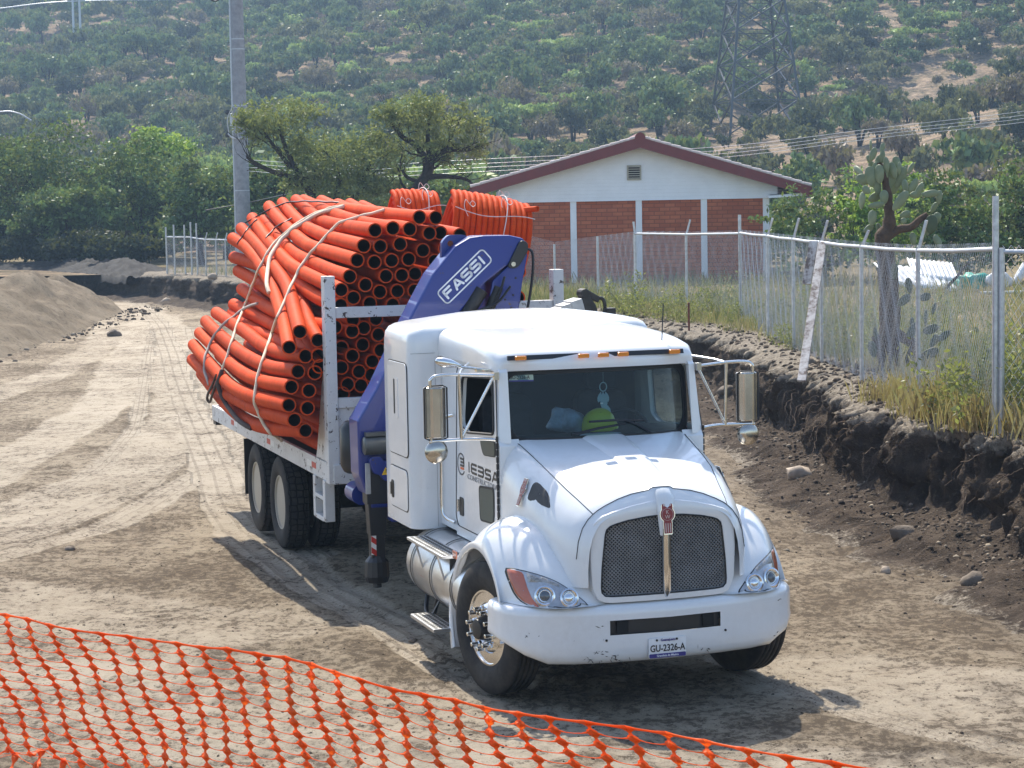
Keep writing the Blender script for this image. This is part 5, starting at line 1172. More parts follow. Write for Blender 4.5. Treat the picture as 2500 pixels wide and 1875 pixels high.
# licence plate
pl = panel_mesh('licence_plate', rrect(0, 0, .30, .15, .012), [], lambda a, b, d: (a - .02, -.989 + .012 * 0 + .10 * 0 - d, .473 + b), -.006) if False else None
mb = MB(); PV = -1.008
mb.prism(rrect(-.02, .473, .30, .15, .012), lambda a, b: (a, PV, b), lambda a, b: (a, PV + .008, b)); plate = part(mb, 'licence_plate', PLW)
mb = MB(); mb.prism(rrect(-.02, .4145, .294, .031, .008), lambda a, b: (a, PV - .0016, b), lambda a, b: (a, PV, b)); part(mb, 'plate_band', PLB, plate)
text('GU-2326-A', .072, (-.02, PV - .002, .447), (1, 0, 0), (0, 0, 1), plate, LETTER, 'CENTER', .82, bold=.0012)
text('Guanajuato', .027, (-.015, PV - .002, .523), (1, 0, 0), (0, 0, 1), plate, PLB, 'CENTER', .95, bold=.0006)
text('Grandeza de México', .022, (-.02, PV - .003, .4075), (1, 0, 0), (0, 0, 1), plate, LETW, 'CENTER', .95, bold=.0004)
mb = MB()
for u in (-.105, .055): mb.lathe([(-.006, .008), (0, .009)], (u, PV, .532), 'y', 10)
part(mb, 'plate_bolt', GREASE, plate)

# ---- hood and nose
HV = [.40, .30, .1, -.1, -.3, -.5, -.65, -.78, -.86, -.905, -.925]
HC = [.71, .695, .68, .665, .645, .605, .575, .55, .53, .515, .50]
HWC = [1.915, 1.892, 1.840, 1.785, 1.722, 1.640, 1.585, 1.535, 1.50, 1.455, 1.43]
HWM = [1.925, 1.908, 1.878, 1.842, 1.800, 1.755, 1.715, 1.678, 1.645, 1.595, 1.565]
HS = [.872, .872, .865, .855, .835, .80, .765, .72, .68, .635, .61]
def hood():
    P = []
    for v, c, wc, wm, sd in zip(HV, HC, HWC, HWM, HS):
        pw = np.interp(v, [-.93, .4], [.075, .17]); pn = .016 if v > -.9 else .004; half = []
        def crown(u): return wc + (wm - wc) * (1 - (u / c) ** 2.2)
        half = [(0, crown(0) + pn), (pw * .75, crown(pw * .75) + pn), (pw, crown(pw) + pn * .7), (pw + .02, crown(pw + .02)), (c * .45, crown(c * .45)), (c * .65, crown(c * .65)), (c * .85, crown(c * .85)), (c - .02, crown(c - .02)), (c + .012, wc - .012), (c + (sd - c) * .36, wc - .05), (c + (sd - c) * .66, wc - .115), (c + (sd - c) * .88, wc - .21), (sd, wc - .34), (sd, .95)]
        row = [(-u, v, w_) for u, w_ in half[::-1]] + [(u, v, w_) for u, w_ in half[1:]]
        P.append(row)
    mb = MB(); mb.grid(P); h_ = part(mb, 'hood', WP, smooth=24)
    k = len(P[0]) // 2
    for s in (-1, 1):
        mb = MB(); mb.tube([Vector(r[k + s * 8]) + Vector((0, 0, .0015)) for r in P[:9]], .0032, 5, caps=False); part(mb, 'panel_gap', GASK, h_, fixn=False)
    mb = MB(); mb.tube([Vector(p) + Vector((0, -.002, .0015)) for p in P[8][k - 12:k + 13]], .0032, 5, caps=False); mb.tube([Vector(p) + Vector((0, 0, .002)) for p in P[0][k - 13:k + 14]], .006, 5, caps=False); part(mb, 'panel_gap', GASK, h_, fixn=False); return h_
hd = hood()
def nose():
    o = [(-.47, .822), (-.53, .85), (-.575, .95), (-.588, 1.18), (-.58, 1.36), (-.555, 1.435), (-.50, 1.475), (-.40, 1.51), (-.25, 1.548), (-.1, 1.572), (0, 1.578)]
    outer = o + [(-a, b) for a, b in o[::-1][1:]]
    h = [(-.46, .872), (-.495, .885), (-.505, .92), (-.495, 1.10), (-.468, 1.34), (-.455, 1.38), (-.42, 1.405), (-.3, 1.435), (-.15, 1.455), (0, 1.463)]
    hole = h + [(-a, b) for a, b in h[::-1][1:]]
    f = lambda a, b, d: (a, -.955 + .05 * (abs(a) / .58) ** 2 + max(0, b - 1.40) ** 2 * .9 + d, b)
    bm = bmesh.new()
    # ring of quads between hole and outer by angle
    n = 96
    def res(P, n):
        P = np.array(P + [P[0]]); L = np.r_[0, np.cumsum(np.hypot(*np.diff(P, axis=0).T))]; s = np.linspace(0, L[-1], n, endpoint=False); return np.stack([np.interp(s, L, P[:, 0]), np.interp(s, L, P[:, 1])], 1)
    A, B = res(outer, n), res(hole, n)
    # line both loops up by angle about the centre
    c0 = np.array([0, 1.15]); ang = np.linspace(-np.pi, np.pi, n, endpoint=False)
    def byang(P, a):
        th_ = np.arctan2(P[:, 1] - c0[1], P[:, 0] - c0[0]); k = np.argsort(th_); return np.stack([np.interp(a, th_[k], P[k, 0], period=2 * np.pi), np.interp(a, th_[k], P[k, 1], period=2 * np.pi)], 1)
    A = byang(res(outer, 400), ang); B = byang(res(hole, 400), ang)
    rows = [[f(a, b, .26) for a, b in A], [f(a, b, .012) for a, b in A], [f(*(q + (p - q) * .93), .001) for p, q in zip(A, B)], [f(*(q + (p - q) * .8), 0) for p, q in zip(A, B)], [f(*(q + (p - q) * .12), 0) for p, q in zip(A, B)], [f(a, b, .008) for a, b in B], [f(a, b, .07) for a, b in B]]
    mb = MB(); mb.grid(rows, cv=True); part(mb, 'grille_surround', WP, smooth=40)
    mb = MB(); mb.box(-.49, .49, -.872, -.868, .87, 1.46); part(mb, 'radiator', BLACK)
    # crossed wire mesh
    wm = MB(); stp = .0285
    def inside(u, w_): return np.interp(w_, [.872, .92, 1.10, 1.34, 1.40], [.47, .503, .495, .468, .43]) > abs(u) + .002 and .876 < w_ < np.interp(abs(u), [0, .15, .3, .42, .46], [1.461, 1.453, 1.433, 1.403, 1.37])
    for sg in (1, -1):
        for c in np.arange(-1.2, 1.2, stp):
            run = []
            for t in np.arange(-.8, .8, .012):
                u = c / 2 * 1.414 + t; w_ = 1.16 + sg * t * 1.0
                u = c * 1.0 + t
                if inside(u, w_): run.append((u, w_))
                elif run:
                    if len(run) > 2: wm.tube([f(run[0][0], run[0][1], .016 + .003 * sg), f(run[len(run) // 2][0], run[len(run) // 2][1], .016 + .003 * sg), f(run[-1][0], run[-1][1], .016 + .003 * sg)], .0042, 4, caps=False)
                    run = []
            if len(run) > 2: wm.tube([f(run[0][0], run[0][1], .016), f(run[-1][0], run[-1][1], .016)], .0042, 4, caps=False)
    gm = simple('grille_wire', (.30, .29, .28), .42, .45, .2, 10)
    part(wm, 'grille_mesh', gm, fixn=False, smooth=80)
    tr = MB(); Q = [f(a, b, .004) for a, b in B]; tr.tube(Q + [Q[0]], .006, 6, caps=False); part(tr, 'grille_trim', BLACK, smooth=60, fixn=False)
    mb = MB(); mb.tube([(0, -.958, 1.36), (0, -.962, 1.1), (0, -.962, .90), (0, -.950, .845)], [.036, .036, .034, .012], 14); part(mb, 'grille_bar', CHROME, smooth=60)
nose()
BADW = simple('badge_silver', (.50, .40, .38), .35, .2)
def kw_badge(o, xd, yd, nd, sc, parent):
    o, xd, yd, nd = Vector(o), Vector(xd), Vector(yd), Vector(nd)
    f = lambda a, b, d: o + xd * a * sc + yd * b * sc + nd * d
    circ = [(.055 * math.cos(t), .055 * math.sin(t)) for t in np.linspace(-1.0, math.pi + 1.0, 26)]
    shape = circ + [(-.032, -.058), (-.030, -.142), (.030, -.142), (.032, -.058)]
    shape2 = [(.043, .04), (.040, .085), (-.040, .085), (-.043, .04)]
    mb = MB(); big = [(a * 1.13, b * 1.06) for a, b in shape]; mb.prism(big, lambda a, b: f(a, b, 0), lambda a, b: f(a, b, .004)); mb.prism([(a * 1.15, b * 1.05) for a, b in shape2], lambda a, b: f(a, b, 0), lambda a, b: f(a, b, .0038)); b0 = part(mb, 'badge', CHROME, parent)
    mb = MB(); mb.prism(shape, lambda a, b: f(a, b, .004), lambda a, b: f(a, b, .006)); mb.prism(shape2, lambda a, b: f(a, b, .004), lambda a, b: f(a, b, .0058)); part(mb, 'enamel', RED, b0)
    mb = MB()
    for x in (-.018, 0, .018): mb.prism([(x - .0035, -.135), (x + .0035, -.135), (x + .0035, -.066), (x - .0035, -.066)], lambda a, b: f(a, b, .006), lambda a, b: f(a, b, .0075))
    for x in (-.024, 0, .024): mb.prism([(x - .006, .062), (x + .006, .062), (x + .009, .082), (x - .009, .082)], lambda a, b: f(a, b, .006), lambda a, b: f(a, b, .0075))
    ring = [f(.045 * math.cos(t), .045 * math.sin(t), .0065) for t in np.linspace(0, 2 * math.pi, 25)]; mb.tube(ring, .0016 * sc, 4, caps=False); part(mb, 'badge_bars', BADW, b0)
    text('K', .042 * sc, f(0, .003, .0065), xd, yd, b0, BADW, 'CENTER', 1); text('W', .040 * sc, f(0, -.032, .0065), xd, yd, b0, BADW, 'CENTER', 1)
kw_badge((0, -.985, 1.470), (1, 0, 0), (0, .10, .995), (0, -.995, .10), 1.0, truck)
mb = MB(); mb.grid([[(-.062, -.88, 1.60), (-.05, -.90, 1.650), (0, -.905, 1.660), (.05, -.90, 1.650), (.062, -.88, 1.60)], [(-.068, -.95, 1.50), (-.058, -.982, 1.585), (0, -.990, 1.600), (.058, -.982, 1.585), (.068, -.95, 1.50)], [(-.045, -.95, 1.31), (-.038, -.972, 1.31), (0, -.976, 1.31), (.038, -.972, 1.31), (.045, -.95, 1.31)]]); part(mb, 'badge_shield', WP, smooth=80)
for s in (-1, 1):
    # side vents and side badges on the hood flank
    pts = [(-.19, 1.665), (-.27, 1.650), (-.37, 1.61), (-.44, 1.565), (-.50, 1.495), (-.19, 1.53)]
    bv = BVHTree.FromPolygons([v.co[:] for v in hd.data.vertices], [p.vertices[:] for p in hd.data.polygons])
    def onhood(v, w_, off): 
        h = bv.ray_cast(Vector((s * 2.0, v, w_)), Vector((-s, 0, 0))); return h[0] + Vector((s * off, 0, 0)) if h[0] else Vector((s * .8, v, w_))
    P = roundpoly(pts, .03, 3); c = np.mean(P, 0); rows = []
    for t in (1.0, .75, .5, .25, .03): rows.append([onhood(*(c + (np.array(p) - c) * t), .004) for p in P])
    mb = MB(); mb.grid(rows, cv=True); mb.grid([[onhood(*p, -.02) for p in P], rows[0]], cv=True); part(mb, 'side_vent', simple('vent_mesh', (.03, .03, .033), .6, 0, .3, 90), smooth=60)
    q = onhood(-.10, 1.60, .004); n_ = (onhood(-.10, 1.56, 0) - onhood(-.10, 1.62, 0)).normalized(); yd = -n_; nd = Vector((s, 0, 0)); nd = (nd - yd * nd.dot(yd)).normalized()
    kw_badge(q + Vector((s * .004, 0, 0)), Vector((0, -1 if s < 0 else 1, 0)), yd, nd, .95, truck)

# ---- fenders
def fender(s):
    TH = np.concatenate([np.linspace(-22, 90, 26), np.linspace(94, 172, 30)]); rows = []
    for th_ in TH:
        Rc = np.interp(th_, [-22, 0, 25, 42, 60, 75, 90, 105, 120, 135, 150, 165, 180, 195, 205], [.83, .815, .755, .73, .77, .825, .865, .89, .905, .905, .925, .955, .945, .91, .90])
        Ra = np.interp(th_, [-22, 0, 30, 60, 90, 120, 150, 180, 205], [.815, .79, .70, .635, .605, .585, .565, .55, .55])
        df = np.interp(th_, [100, 140, 165, 180, 205], [0, .09, .19, .22, .20]); fl = np.interp(th_, [-22, 20, 50, 90], [.12, .25, .7, 1.0])
        P = [(.46, Rc - .03), (.62, Rc), (.80, Rc), (.93, Rc - .012 * fl - .25 * df), (1.03, Rc - (.05 * fl + .7 * df)), (1.10, Rc - (.10 * fl + 1.15 * df)), (1.15, Rc - (.165 * fl + 1.5 * df)), (1.172, max(Ra + .05, Rc - .235 * fl - 1.7 * df)), (1.175, Ra + .02), (1.17, Ra), (1.14, Ra - .004), (1.10, Ra + .01), (.95, Ra + .03)]
        Q = smoothpath([(a, b, 0) for a, b in P], 34); a = R(th_)
        rows.append([(s * u, -r * -math.cos(a), max(.52 + r * math.sin(a), .815 if th_ > 90 else 0)) for u, r, _ in Q])
    mb = MB(); mb.grid(rows); return part(mb, 'fender', WP, smooth=60)
def cover(name, f, poly, off, mat, parent, bv, deep=.03, rings=(1.0, .8, .6, .4, .2, .03)):
    c = np.mean(poly, 0); d = Vector((0, 1, 0)); rows = []
    def hit(p, o):
        h = bv.ray_cast(Vector((p[0], -3, p[1])), d); q = h[0] if h[0] is not None else Vector((p[0], -.6, p[1])); return q - d * o
    for t in rings: rows.append([hit(c + (np.array(p) - c) * t, off) for p in poly])
    mb = MB(); mb.grid([[q + d * deep for q in rows[0]]] + rows, cv=True); o = mb.build(name, mat, parent, smooth=60); return o, hit
LENS = simple('lamp_lens', (.40, .41, .43), .12, .35, .25, 9, coat=.9)
LAMPC = simple('lamp_chrome', (.68, .69, .71), .10, .95, .1, 5)
GLOBE = simple('lamp_glass', (.075, .085, .10), .05, 0, .2, 4, coat=1.0)
for s in (-1, 1):
    fd = fender(s); bv = BVHTree.FromPolygons([v.co[:] for v in fd.data.vertices], [p.vertices[:] for p in fd.data.polygons])
    hp = [(1.115, 1.075), (1.0, 1.062), (.90, 1.035), (.80, .99), (.70, .915), (.615, .835), (.60, .805), (.66, .792), (.85, .792), (1.0, .81), (1.06, .835), (1.09, .89), (1.11, .98)]
    hp = [(s * a, b) for a, b in roundpoly(hp, .04, 2)]
    hl, hit = cover('headlight', fd, hp, .003, GASK, truck, bv)
    c = np.mean(hp, 0); lp = [tuple(c + (np.array(p) - c) * .955) for p in hp]
    cover('lens', fd, lp, .007, LENS, hl, bv, .004)
    ip = [(s * a, b) for a, b in roundpoly([(1.105, 1.062), (1.02, 1.052), (1.012, .95), (.995, .87), (.955, .815), (1.0, .822), (1.05, .845), (1.08, .895), (1.098, .975)], .02, 2)]
    cover('indicator', fd, ip, .010, ORL, hl, bv, .004)
    up = [(s * a, b) for a, b in [(1.0, 1.048), (.90, 1.022), (.80, .978), (.80, .955), (1.0, .985)]]
    cover('reflector_strip', fd, up, .0095, simple('reflector', (.30, .29, .28), .35, .2, .5, 45), hl, bv, .003)
    for u, w_, r in ((.915, .895, .066), (.75, .878, .060)):
        q = hit((s * u, w_), 0); n_ = (hit((s * (u + .02), w_), 0) - q).cross(hit((s * u, w_ + .02), 0) - q); n_.normalize(); n_ = n_ if n_.y < 0 else -n_
        n_ = (n_ + Vector((0, -1.2, 0))).normalized(); M = Matrix.Translation(q) @ n_.to_track_quat('Z', 'Y').to_matrix().to_4x4()
        mb = MB(); mb.xf = M; mb.lathe([(-.02, r + .012), (.012, r + .012), (.016, r), (.012, r - .008), (-.004, r * .68), (.004, r * .66), (.004, r * .6), (-.012, .001)], (0, 0, .012), 'z', 26); lo = mb.build('lamp', LAMPC, hl, smooth=35)
        mb = MB(); mb.xf = M; mb.lathe([(0, r * .62), (.010, r * .55), (.016, r * .3), (.018, .001)], (0, 0, .012), 'z', 22); mb.build('lamp_globe', GLOBE if u > .8 else LAMPC, lo, smooth=60)
    # thin wheel arch trim and mud flap
    mb = MB(); mb.tube([(s * 1.16, .80 * math.cos(R(a)) if a < 30 else .8 * math.cos(R(a)), .52 + .80 * math.sin(R(a))) for a in np.linspace(-22, 20, 8)], .012, 6); part(mb, 'fender_edge', WP, smooth=60)
    mb = MB(); mb.box(s * .95 - .2, s * .95 + .2, .86, .875, .30, .95); part(mb, 'mud_flap', BLACK)
    mb = MB(); mb.box(s * 1.17 - .005, s * 1.17 + .005, .60, .70, .96, 1.02); part(mb, 'side_marker', ORL)

# ---- cab
def door_poly(): return [(.40, 1.085), (1.50, 1.085), (1.565, 1.15), (1.565, 2.40), (1.50, 2.445), (.56, 2.455), (.50, 2.44), (.385, 1.95)]
WIN = roundpoly([(1.40, 2.36), (.565, 2.405), (.465, 1.965), (1.24, 1.905), (1.40, 1.96)], .06, 4)
for s in (-1, 1):
    me = panel_mesh('door', roundpoly(door_poly(), .05, 4), [WIN], lambda a, b, d: (s * (.878 - max(0, b - 1.95) * .07 - d), a, b), .04); dr = add_obj('door', me, WP, truck)
    mb = MB(); mb.tube([(s * (.880 - max(0, b - 1.95) * .07), a, b) for a, b in WIN + WIN[:1]], .012, 6, caps=False); part(mb, 'window_seal', GASK, dr, smooth=60, fixn=False)
    mb = MB(); mb.tube([(s * (.879 - max(0, b - 1.95) * .07), a, b) for a, b in roundpoly(door_poly(), .05, 4) + roundpoly(door_poly(), .05, 4)[:1]], .005, 5, caps=False); part(mb, 'door_seal', GASK, dr, smooth=60, fixn=False)
    c = [(a, b) for a, b in WIN]; mb = MB(); n = mb._av([(s * (.86 - max(0, b - 1.95) * .07), a, b) for a, b in c]); mb._af(range(n, n + len(c)))
    if s > 0: part(mb, 'side_window', GLASSC, dr)
    # small windows in the lower door
    for P in ([(.90, 1.505), (.485, 1.535), (.485, 1.33), (.505, 1.235), (.88, 1.215)], [(.845, 1.885), (.42, 1.915), (.42, 1.785), (.76, 1.765)]):
        q = roundpoly(P, .05, 4); mb = MB(); mb.prism(q, lambda a, b: (s * .8785, a, b), lambda a, b: (s * .883, a, b)); fr = part(mb, 'lower_window', GASK, dr)
        c = np.mean(q, 0); q2 = [tuple(c + (np.array(p) - c) * .88) for p in q]; mb = MB(); mb.prism(q2, lambda a, b: (s * .883, a, b), lambda a, b: (s * .8855, a, b)); part(mb, 'pane', SMOKE, fr)
    mb = MB(); mb.prism(rrect(1.395, 1.262, .115, .155, .025), lambda a, b: (s * .878, a, b), lambda a, b: (s * .884, a, b)); hn = part(mb, 'door_handle', GASK, dr); mb = MB(); mb.bar((s * .896, 1.425, 1.215), (s * .896, 1.425, 1.325), .035, .014); part(mb, 'grip', CHROME, hn, bevel=.004)
    mb = MB()
    for w_ in np.arange(1.2, 1.95, .055): mb.tube([(s * .885, .372, w_), (s * .885, .372, w_ + .045)], .010, 6)
    part(mb, 'hinge', GREASE, dr)
    mb = MB(); mb.tube(smoothpath([(s * .885, 1.56, 2.02), (s * .93, 1.66, 1.99), (s * .95, 1.72, 1.90), (s * .95, 1.74, 1.5), (s * .95, 1.75, 1.22), (s * .93, 1.70, 1.13), (s * .885, 1.58, 1.10)], 26), .016, 8); part(mb, 'grab_handle', CHROME, smooth=60)
# body shell
for s in (-1, 1):
    mb = MB()
    mb.prism([(1.57, 1.03), (2.04, 1.03), (2.04, 2.50), (1.57, 2.50)], lambda a, b: (s * (.876 - max(0, b - 1.95) * .07), a, b), lambda a, b: (s * .82, a, b))   # rear pillar
    mb.prism([(.36, 1.00), (1.57, 1.00), (1.57, 1.082), (.36, 1.082)], lambda a, b: (s * .876, a, b), lambda a, b: (s * .80, a, b))                      # sill
    mb.prism([(.50, 2.458), (1.57, 2.448), (1.57, 2.53), (.50, 2.53)], lambda a, b: (s * .842, a, b), lambda a, b: (s * .78, a, b))                     # roof rail
    mb.prism([(.36, 1.05), (.383, 1.05), (.383, 1.93), (.345, 1.88), (.345, 1.80)], lambda a, b: (s * .872, a, b), lambda a, b: (s * .70, a, b))
    # windscreen pillar
    mb.prism([(.375, 1.90), (.385, 1.95), (.495, 2.44), (.56, 2.47), (.48, 2.50), (.44, 2.46)], lambda a, b: (s * (.868 - max(0, b - 1.95) * .06), a, b), lambda a, b: (s * (.775), a - .035, b))
    part(mb, 'cab_side', WP, bevel=.008)
mb = MB(); mb.box(-.83, .83, .35, .42, .95, 1.86); mb.box(-.84, .84, 1.96, 2.02, 1.0, 2.5); mb.box(-.83, .83, .36, 2.0, 1.0, 1.06); mb.box(-.82, .82, 1.72, 1.74, 1.06, 2.48); part(mb, 'cab_lining', DARK)
def roof():
    V_ = [(.345, .76, 2.462, 2.470), (.340, .80, 2.462, 2.52), (.352, .825, 2.462, 2.555), (.375, .84, 2.462, 2.598), (.43, .852, 2.462, 2.625), (.55, .86, 2.468, 2.655), (.75, .868, 2.475, 2.690), (1.0, .872, 2.48, 2.715), (1.4, .872, 2.49, 2.735), (1.8, .872, 2.49, 2.74), (2.06, .872, 2.49, 2.74)]
    P = []
    for v, hw, b, t in V_:
        row = []
        for a in np.linspace(0, math.pi, 33):
            c, q = math.cos(a), math.sin(a); e = .22; x = math.copysign(abs(c) ** e, c); z = abs(q) ** .42
            row.append((-hw * x, v + (0 if v > .5 else .10 * (abs(x) ** 4)), b + (t - b) * z))
        P.append(row)
    mb = MB(); mb.grid(P); n = len(mb.v); mb._af([j for j in range(33)]); part(mb, 'cab_roof', WP, smooth=50)
roof()
mb = MB(); mb.prism([(-.78, 2.556), (.71, 2.556), (.71, 2.592), (-.78, 2.592)], lambda a, b: (a, .298 + (b - 2.556) * .45 + .10 * (abs(a) / .85) ** 4, b), lambda a, b: (a, .40, b)); lb = part(mb, 'light_bar', BLACK)
for u in (-.686, -.173, -.005, .164, .62):
    mb = MB(); vv = .292 + .10 * (abs(u) / .85) ** 4; mb.box(u - .046, u + .046, vv - .012, vv + .02, 2.556, 2.592); part(mb, 'marker_light', AMBER, lb, bevel=.008)
# windscreen
def ws(u, w_): return .335 + .13 * (abs(u) / .8) ** 2.6 + (w_ - 1.9) * .14
def wsp(t, r=1.0):
    """rounded outline of the windscreen, t in 0..1"""
    return None
WO = roundpoly([(-.715, 1.902), (.715, 1.902), (.775, 2.0), (.775, 2.455), (-.775, 2.455), (-.775, 2.0)], .10, 5)
cw = np.array([0, 2.18])
def wring(t): return [(float(a), ws(a, b), float(b)) for a, b in [cw + (np.array(p) - cw) * t for p in WO]]
def dens(P, n=120):
    P = np.array(P + [P[0]]); L = np.r_[0, np.cumsum(np.hypot(*np.diff(P, axis=0).T))]; s = np.linspace(0, L[-1], n, endpoint=False); return [(np.interp(x, L, P[:, 0]), np.interp(x, L, P[:, 1])) for x in s]
WO = dens(WO)
mb = MB(); mb.grid([wring(t) for t in (.965, .8, .6, .4, .2, .02)], cv=True); part(mb, 'windscreen', GLASS, smooth=80)
mb = MB()
def inset(d):
    return [(float(a - np.sign(a - 0) * d * min(1, abs(a) / .6)), float(b - np.sign(b - cw[1]) * d * min(1, abs(b - cw[1]) / .2))) for a, b in WO]
rr = [[(a, ws(a, b) + o, b) for a, b in inset(d)] for d, o in ((-.02, .02), (-.018, -.006), (.0, -.011), (.022, -.011), (.03, .012))]
mb.grid(rr, cv=True); part(mb, 'windscreen_seal', GASK, smooth=60)
mb = MB(); mb.prism([(-.76, 1.86), (.76, 1.86), (.72, 1.905), (-.72, 1.905)], lambda a, b: (a, ws(a, b) + .02, b), lambda a, b: (a, .55, b)); mb.prism([(-.80, 2.44), (.80, 2.44), (.80, 2.50), (-.80, 2.50)], lambda a, b: (a, ws(a, b) + .02, b), lambda a, b: (a, .55, b)); part(mb, 'windscreen_frame', WP)
for P in ([(-.266, 1.945), (-.05, 1.985), (.19, 2.011)], [(-.12, 2.041), (.1, 2.043), (.351, 2.029)], [(.19, 2.04), (.30, 1.995), (.414, 1.927)]):
    mb = MB(); mb.tube([(a, ws(a, b) - .022, b) for a, b in P], [.010, .011, .009], 6); part(mb, 'wiper', BLACK, smooth=60)
# windscreen sticker
mb = MB(); Q = [(-.735, 2.377), (-.545, 2.377), (-.545, 2.448), (-.735, 2.448)]; mb.prism(Q, lambda a, b: (a, ws(a, b) - .002, b), lambda a, b: (a, ws(a, b) + .001, b)); st = part(mb, 'windscreen_sticker', simple('sticker_green', (.36, .46, .38), .4), smooth=None)
d_ = Vector((.19, ws(-.545, 2.4) - ws(-.735, 2.4), 0)).normalized(); text('GU-2326-A', .040, (-.73, ws(-.73, 2.40) - .004, 2.397), d_, (0, .14, 1), st, LETTER, 'LEFT', .86, bold=.0006)
mb = MB(); mb.prism([(-.735, 2.377), (-.545, 2.377), (-.545, 2.388), (-.735, 2.388)], lambda a, b: (a, ws(a, b) - .0035, b), lambda a, b: (a, ws(a, b) - .002, b)); part(mb, 'sticker_band', PLB, st)
# interior
mb = MB(); P = [[(u, .46, 1.88), (u, .52, 1.935), (u, .70, 1.94 + .03 * math.sin(u * 4)), (u, .82, 1.90), (u, .86, 1.6), (u, .84, 1.1)] for u in np.linspace(-.80, .80, 13)]; mb.grid(P); part(mb, 'dashboard', DARK, smooth=60)
for s in (-1, 1):
    mb = MB(); mb.prism(rrect(s * .43, 1.80, .46, .75, .1), lambda a, b: (a, 1.40 + (b - 1.5) * .15, b), lambda a, b: (a, 1.54 + (b - 1.5) * .15, b)); mb.prism(rrect(s * .43, 2.27, .28, .18, .06), lambda a, b: (a, 1.50, b), lambda a, b: (a, 1.58, b)); mb.box(s * .43 - .24, s * .43 + .24, .98, 1.45, 1.30, 1.48); part(mb, 'seat', DARKS, bevel=.02)
mb = MB(); ring = [(.43 + .22 * math.cos(t), .93 + .08 * math.sin(t), 1.86 + .19 * math.sin(t)) for t in np.linspace(0, 2 * math.pi, 33)]; mb.tube(ring, .015, 8, caps=False); mb.tube([(.43, .84, 1.7), (.43, .93, 1.86)], .03, 8); mb.bar((.22, .93, 1.86), (.64, .93, 1.86), .05, .02); part(mb, 'steering_wheel', BLACK, smooth=60)
# antenna, mirrors
mb = MB(); mb.tube([(.60, .55, 2.60), (.64, .60, 2.95)], .005, 5); part(mb, 'antenna', BLACK)
for s in (-1, 1):
    mb = MB()
    mb.tube(smoothpath([(s * .86, .45, 2.435), (s * 1.15, .5, 2.452), (s * 1.31, .5, 2.452), (s * 1.375, .5, 2.43), (s * 1.388, .5, 2.36), (s * 1.388, .5, 1.93)], 28), .014, 8)
    mb.tube(smoothpath([(s * .80, .40, 1.915), (s * .95, .44, 1.935), (s * 1.13, .5, 1.937), (s * 1.40, .5, 1.933)], 16), .014, 8); mb.tube([(s * .87, .455, 2.44), (s * 1.137, .5, 1.94)], .012, 8); mb.tube([(s * 1.145, .5, 2.45), (s * 1.10, .62, 2.47), (s * .93, .95, 2.50)], .012, 8)
    mb.tube([(s * 1.15, .5, 2.46), (s * 1.137, .5, 1.935)], .015, 8); mb.box(s * .868 - .02, s * .868 + .02, .40, .47, 2.405, 2.465)
    arm = part(mb, 'mirror_arm', CHROME, smooth=60)
    mb = MB(); sec = [(-.088, .56), (-.088, .515), (-.04, .478), (.04, .478), (.088, .515), (.088, .56)]; mb.prism(sec, lambda a, b: (s * 1.345 + a, b, 1.955), lambda a, b: (s * 1.345 + a, b, 2.362)); mh = part(mb, 'mirror', simple('mirror_shell', (.52, .48, .42), .22, .85, .15, 3), bevel=.012)
    mb = MB(); P = [(s * 1.345 - .093, .50, 2.355), (s * 1.345 - .093, .50, 1.96), (s * 1.345 - .06, .50, 1.945), (s * 1.345 + .06, .50, 1.945), (s * 1.345 + .093, .50, 1.96), (s * 1.345 + .093, .50, 2.355), (s * 1.345 + .06, .50, 2.372), (s * 1.345 - .06, .50, 2.372), (s * 1.345 - .093, .50, 2.355)]; mb.tube(P, .007, 6, caps=False); part(mb, 'mirror_frame', GASK, mh, smooth=60)
    mb = MB(); mb.box(s * 1.345 - .08, s * 1.345 + .08, .561, .564, 1.965, 2.352); part(mb, 'mirror_glass', CHROME, mh)
    mb = MB(); mb.lathe([(-.035, .03), (-.022, .075), (0, .093), (.012, .095), (.016, .09)], (s * 1.345, .50, 1.848), 'y', 30); part(mb, 'round_mirror', simple('round_mirror_shell', (.50, .46, .40), .18, .9, .12, 3), smooth=50)
mb = MB(); mb.xf = Matrix.Translation((-1.23, .55, 2.545)) @ Matrix.Rotation(R(14), 4, 'Y'); mb.lathe([(-.10, .004), (-.09, .022), (-.04, .038), (.03, .036), (.09, .018), (.12, .008)], k=16); part(mb, 'lookdown_mirror', CHROME, smooth=60)
mb = MB(); mb.tube([(-1.12, .55, 2.51), (-.86, .60, 2.47)], .010, 8); mb.box(-.98, -.84, .56, .62, 2.46, 2.48); part(mb, 'lookdown_bracket', CHROME, smooth=60)

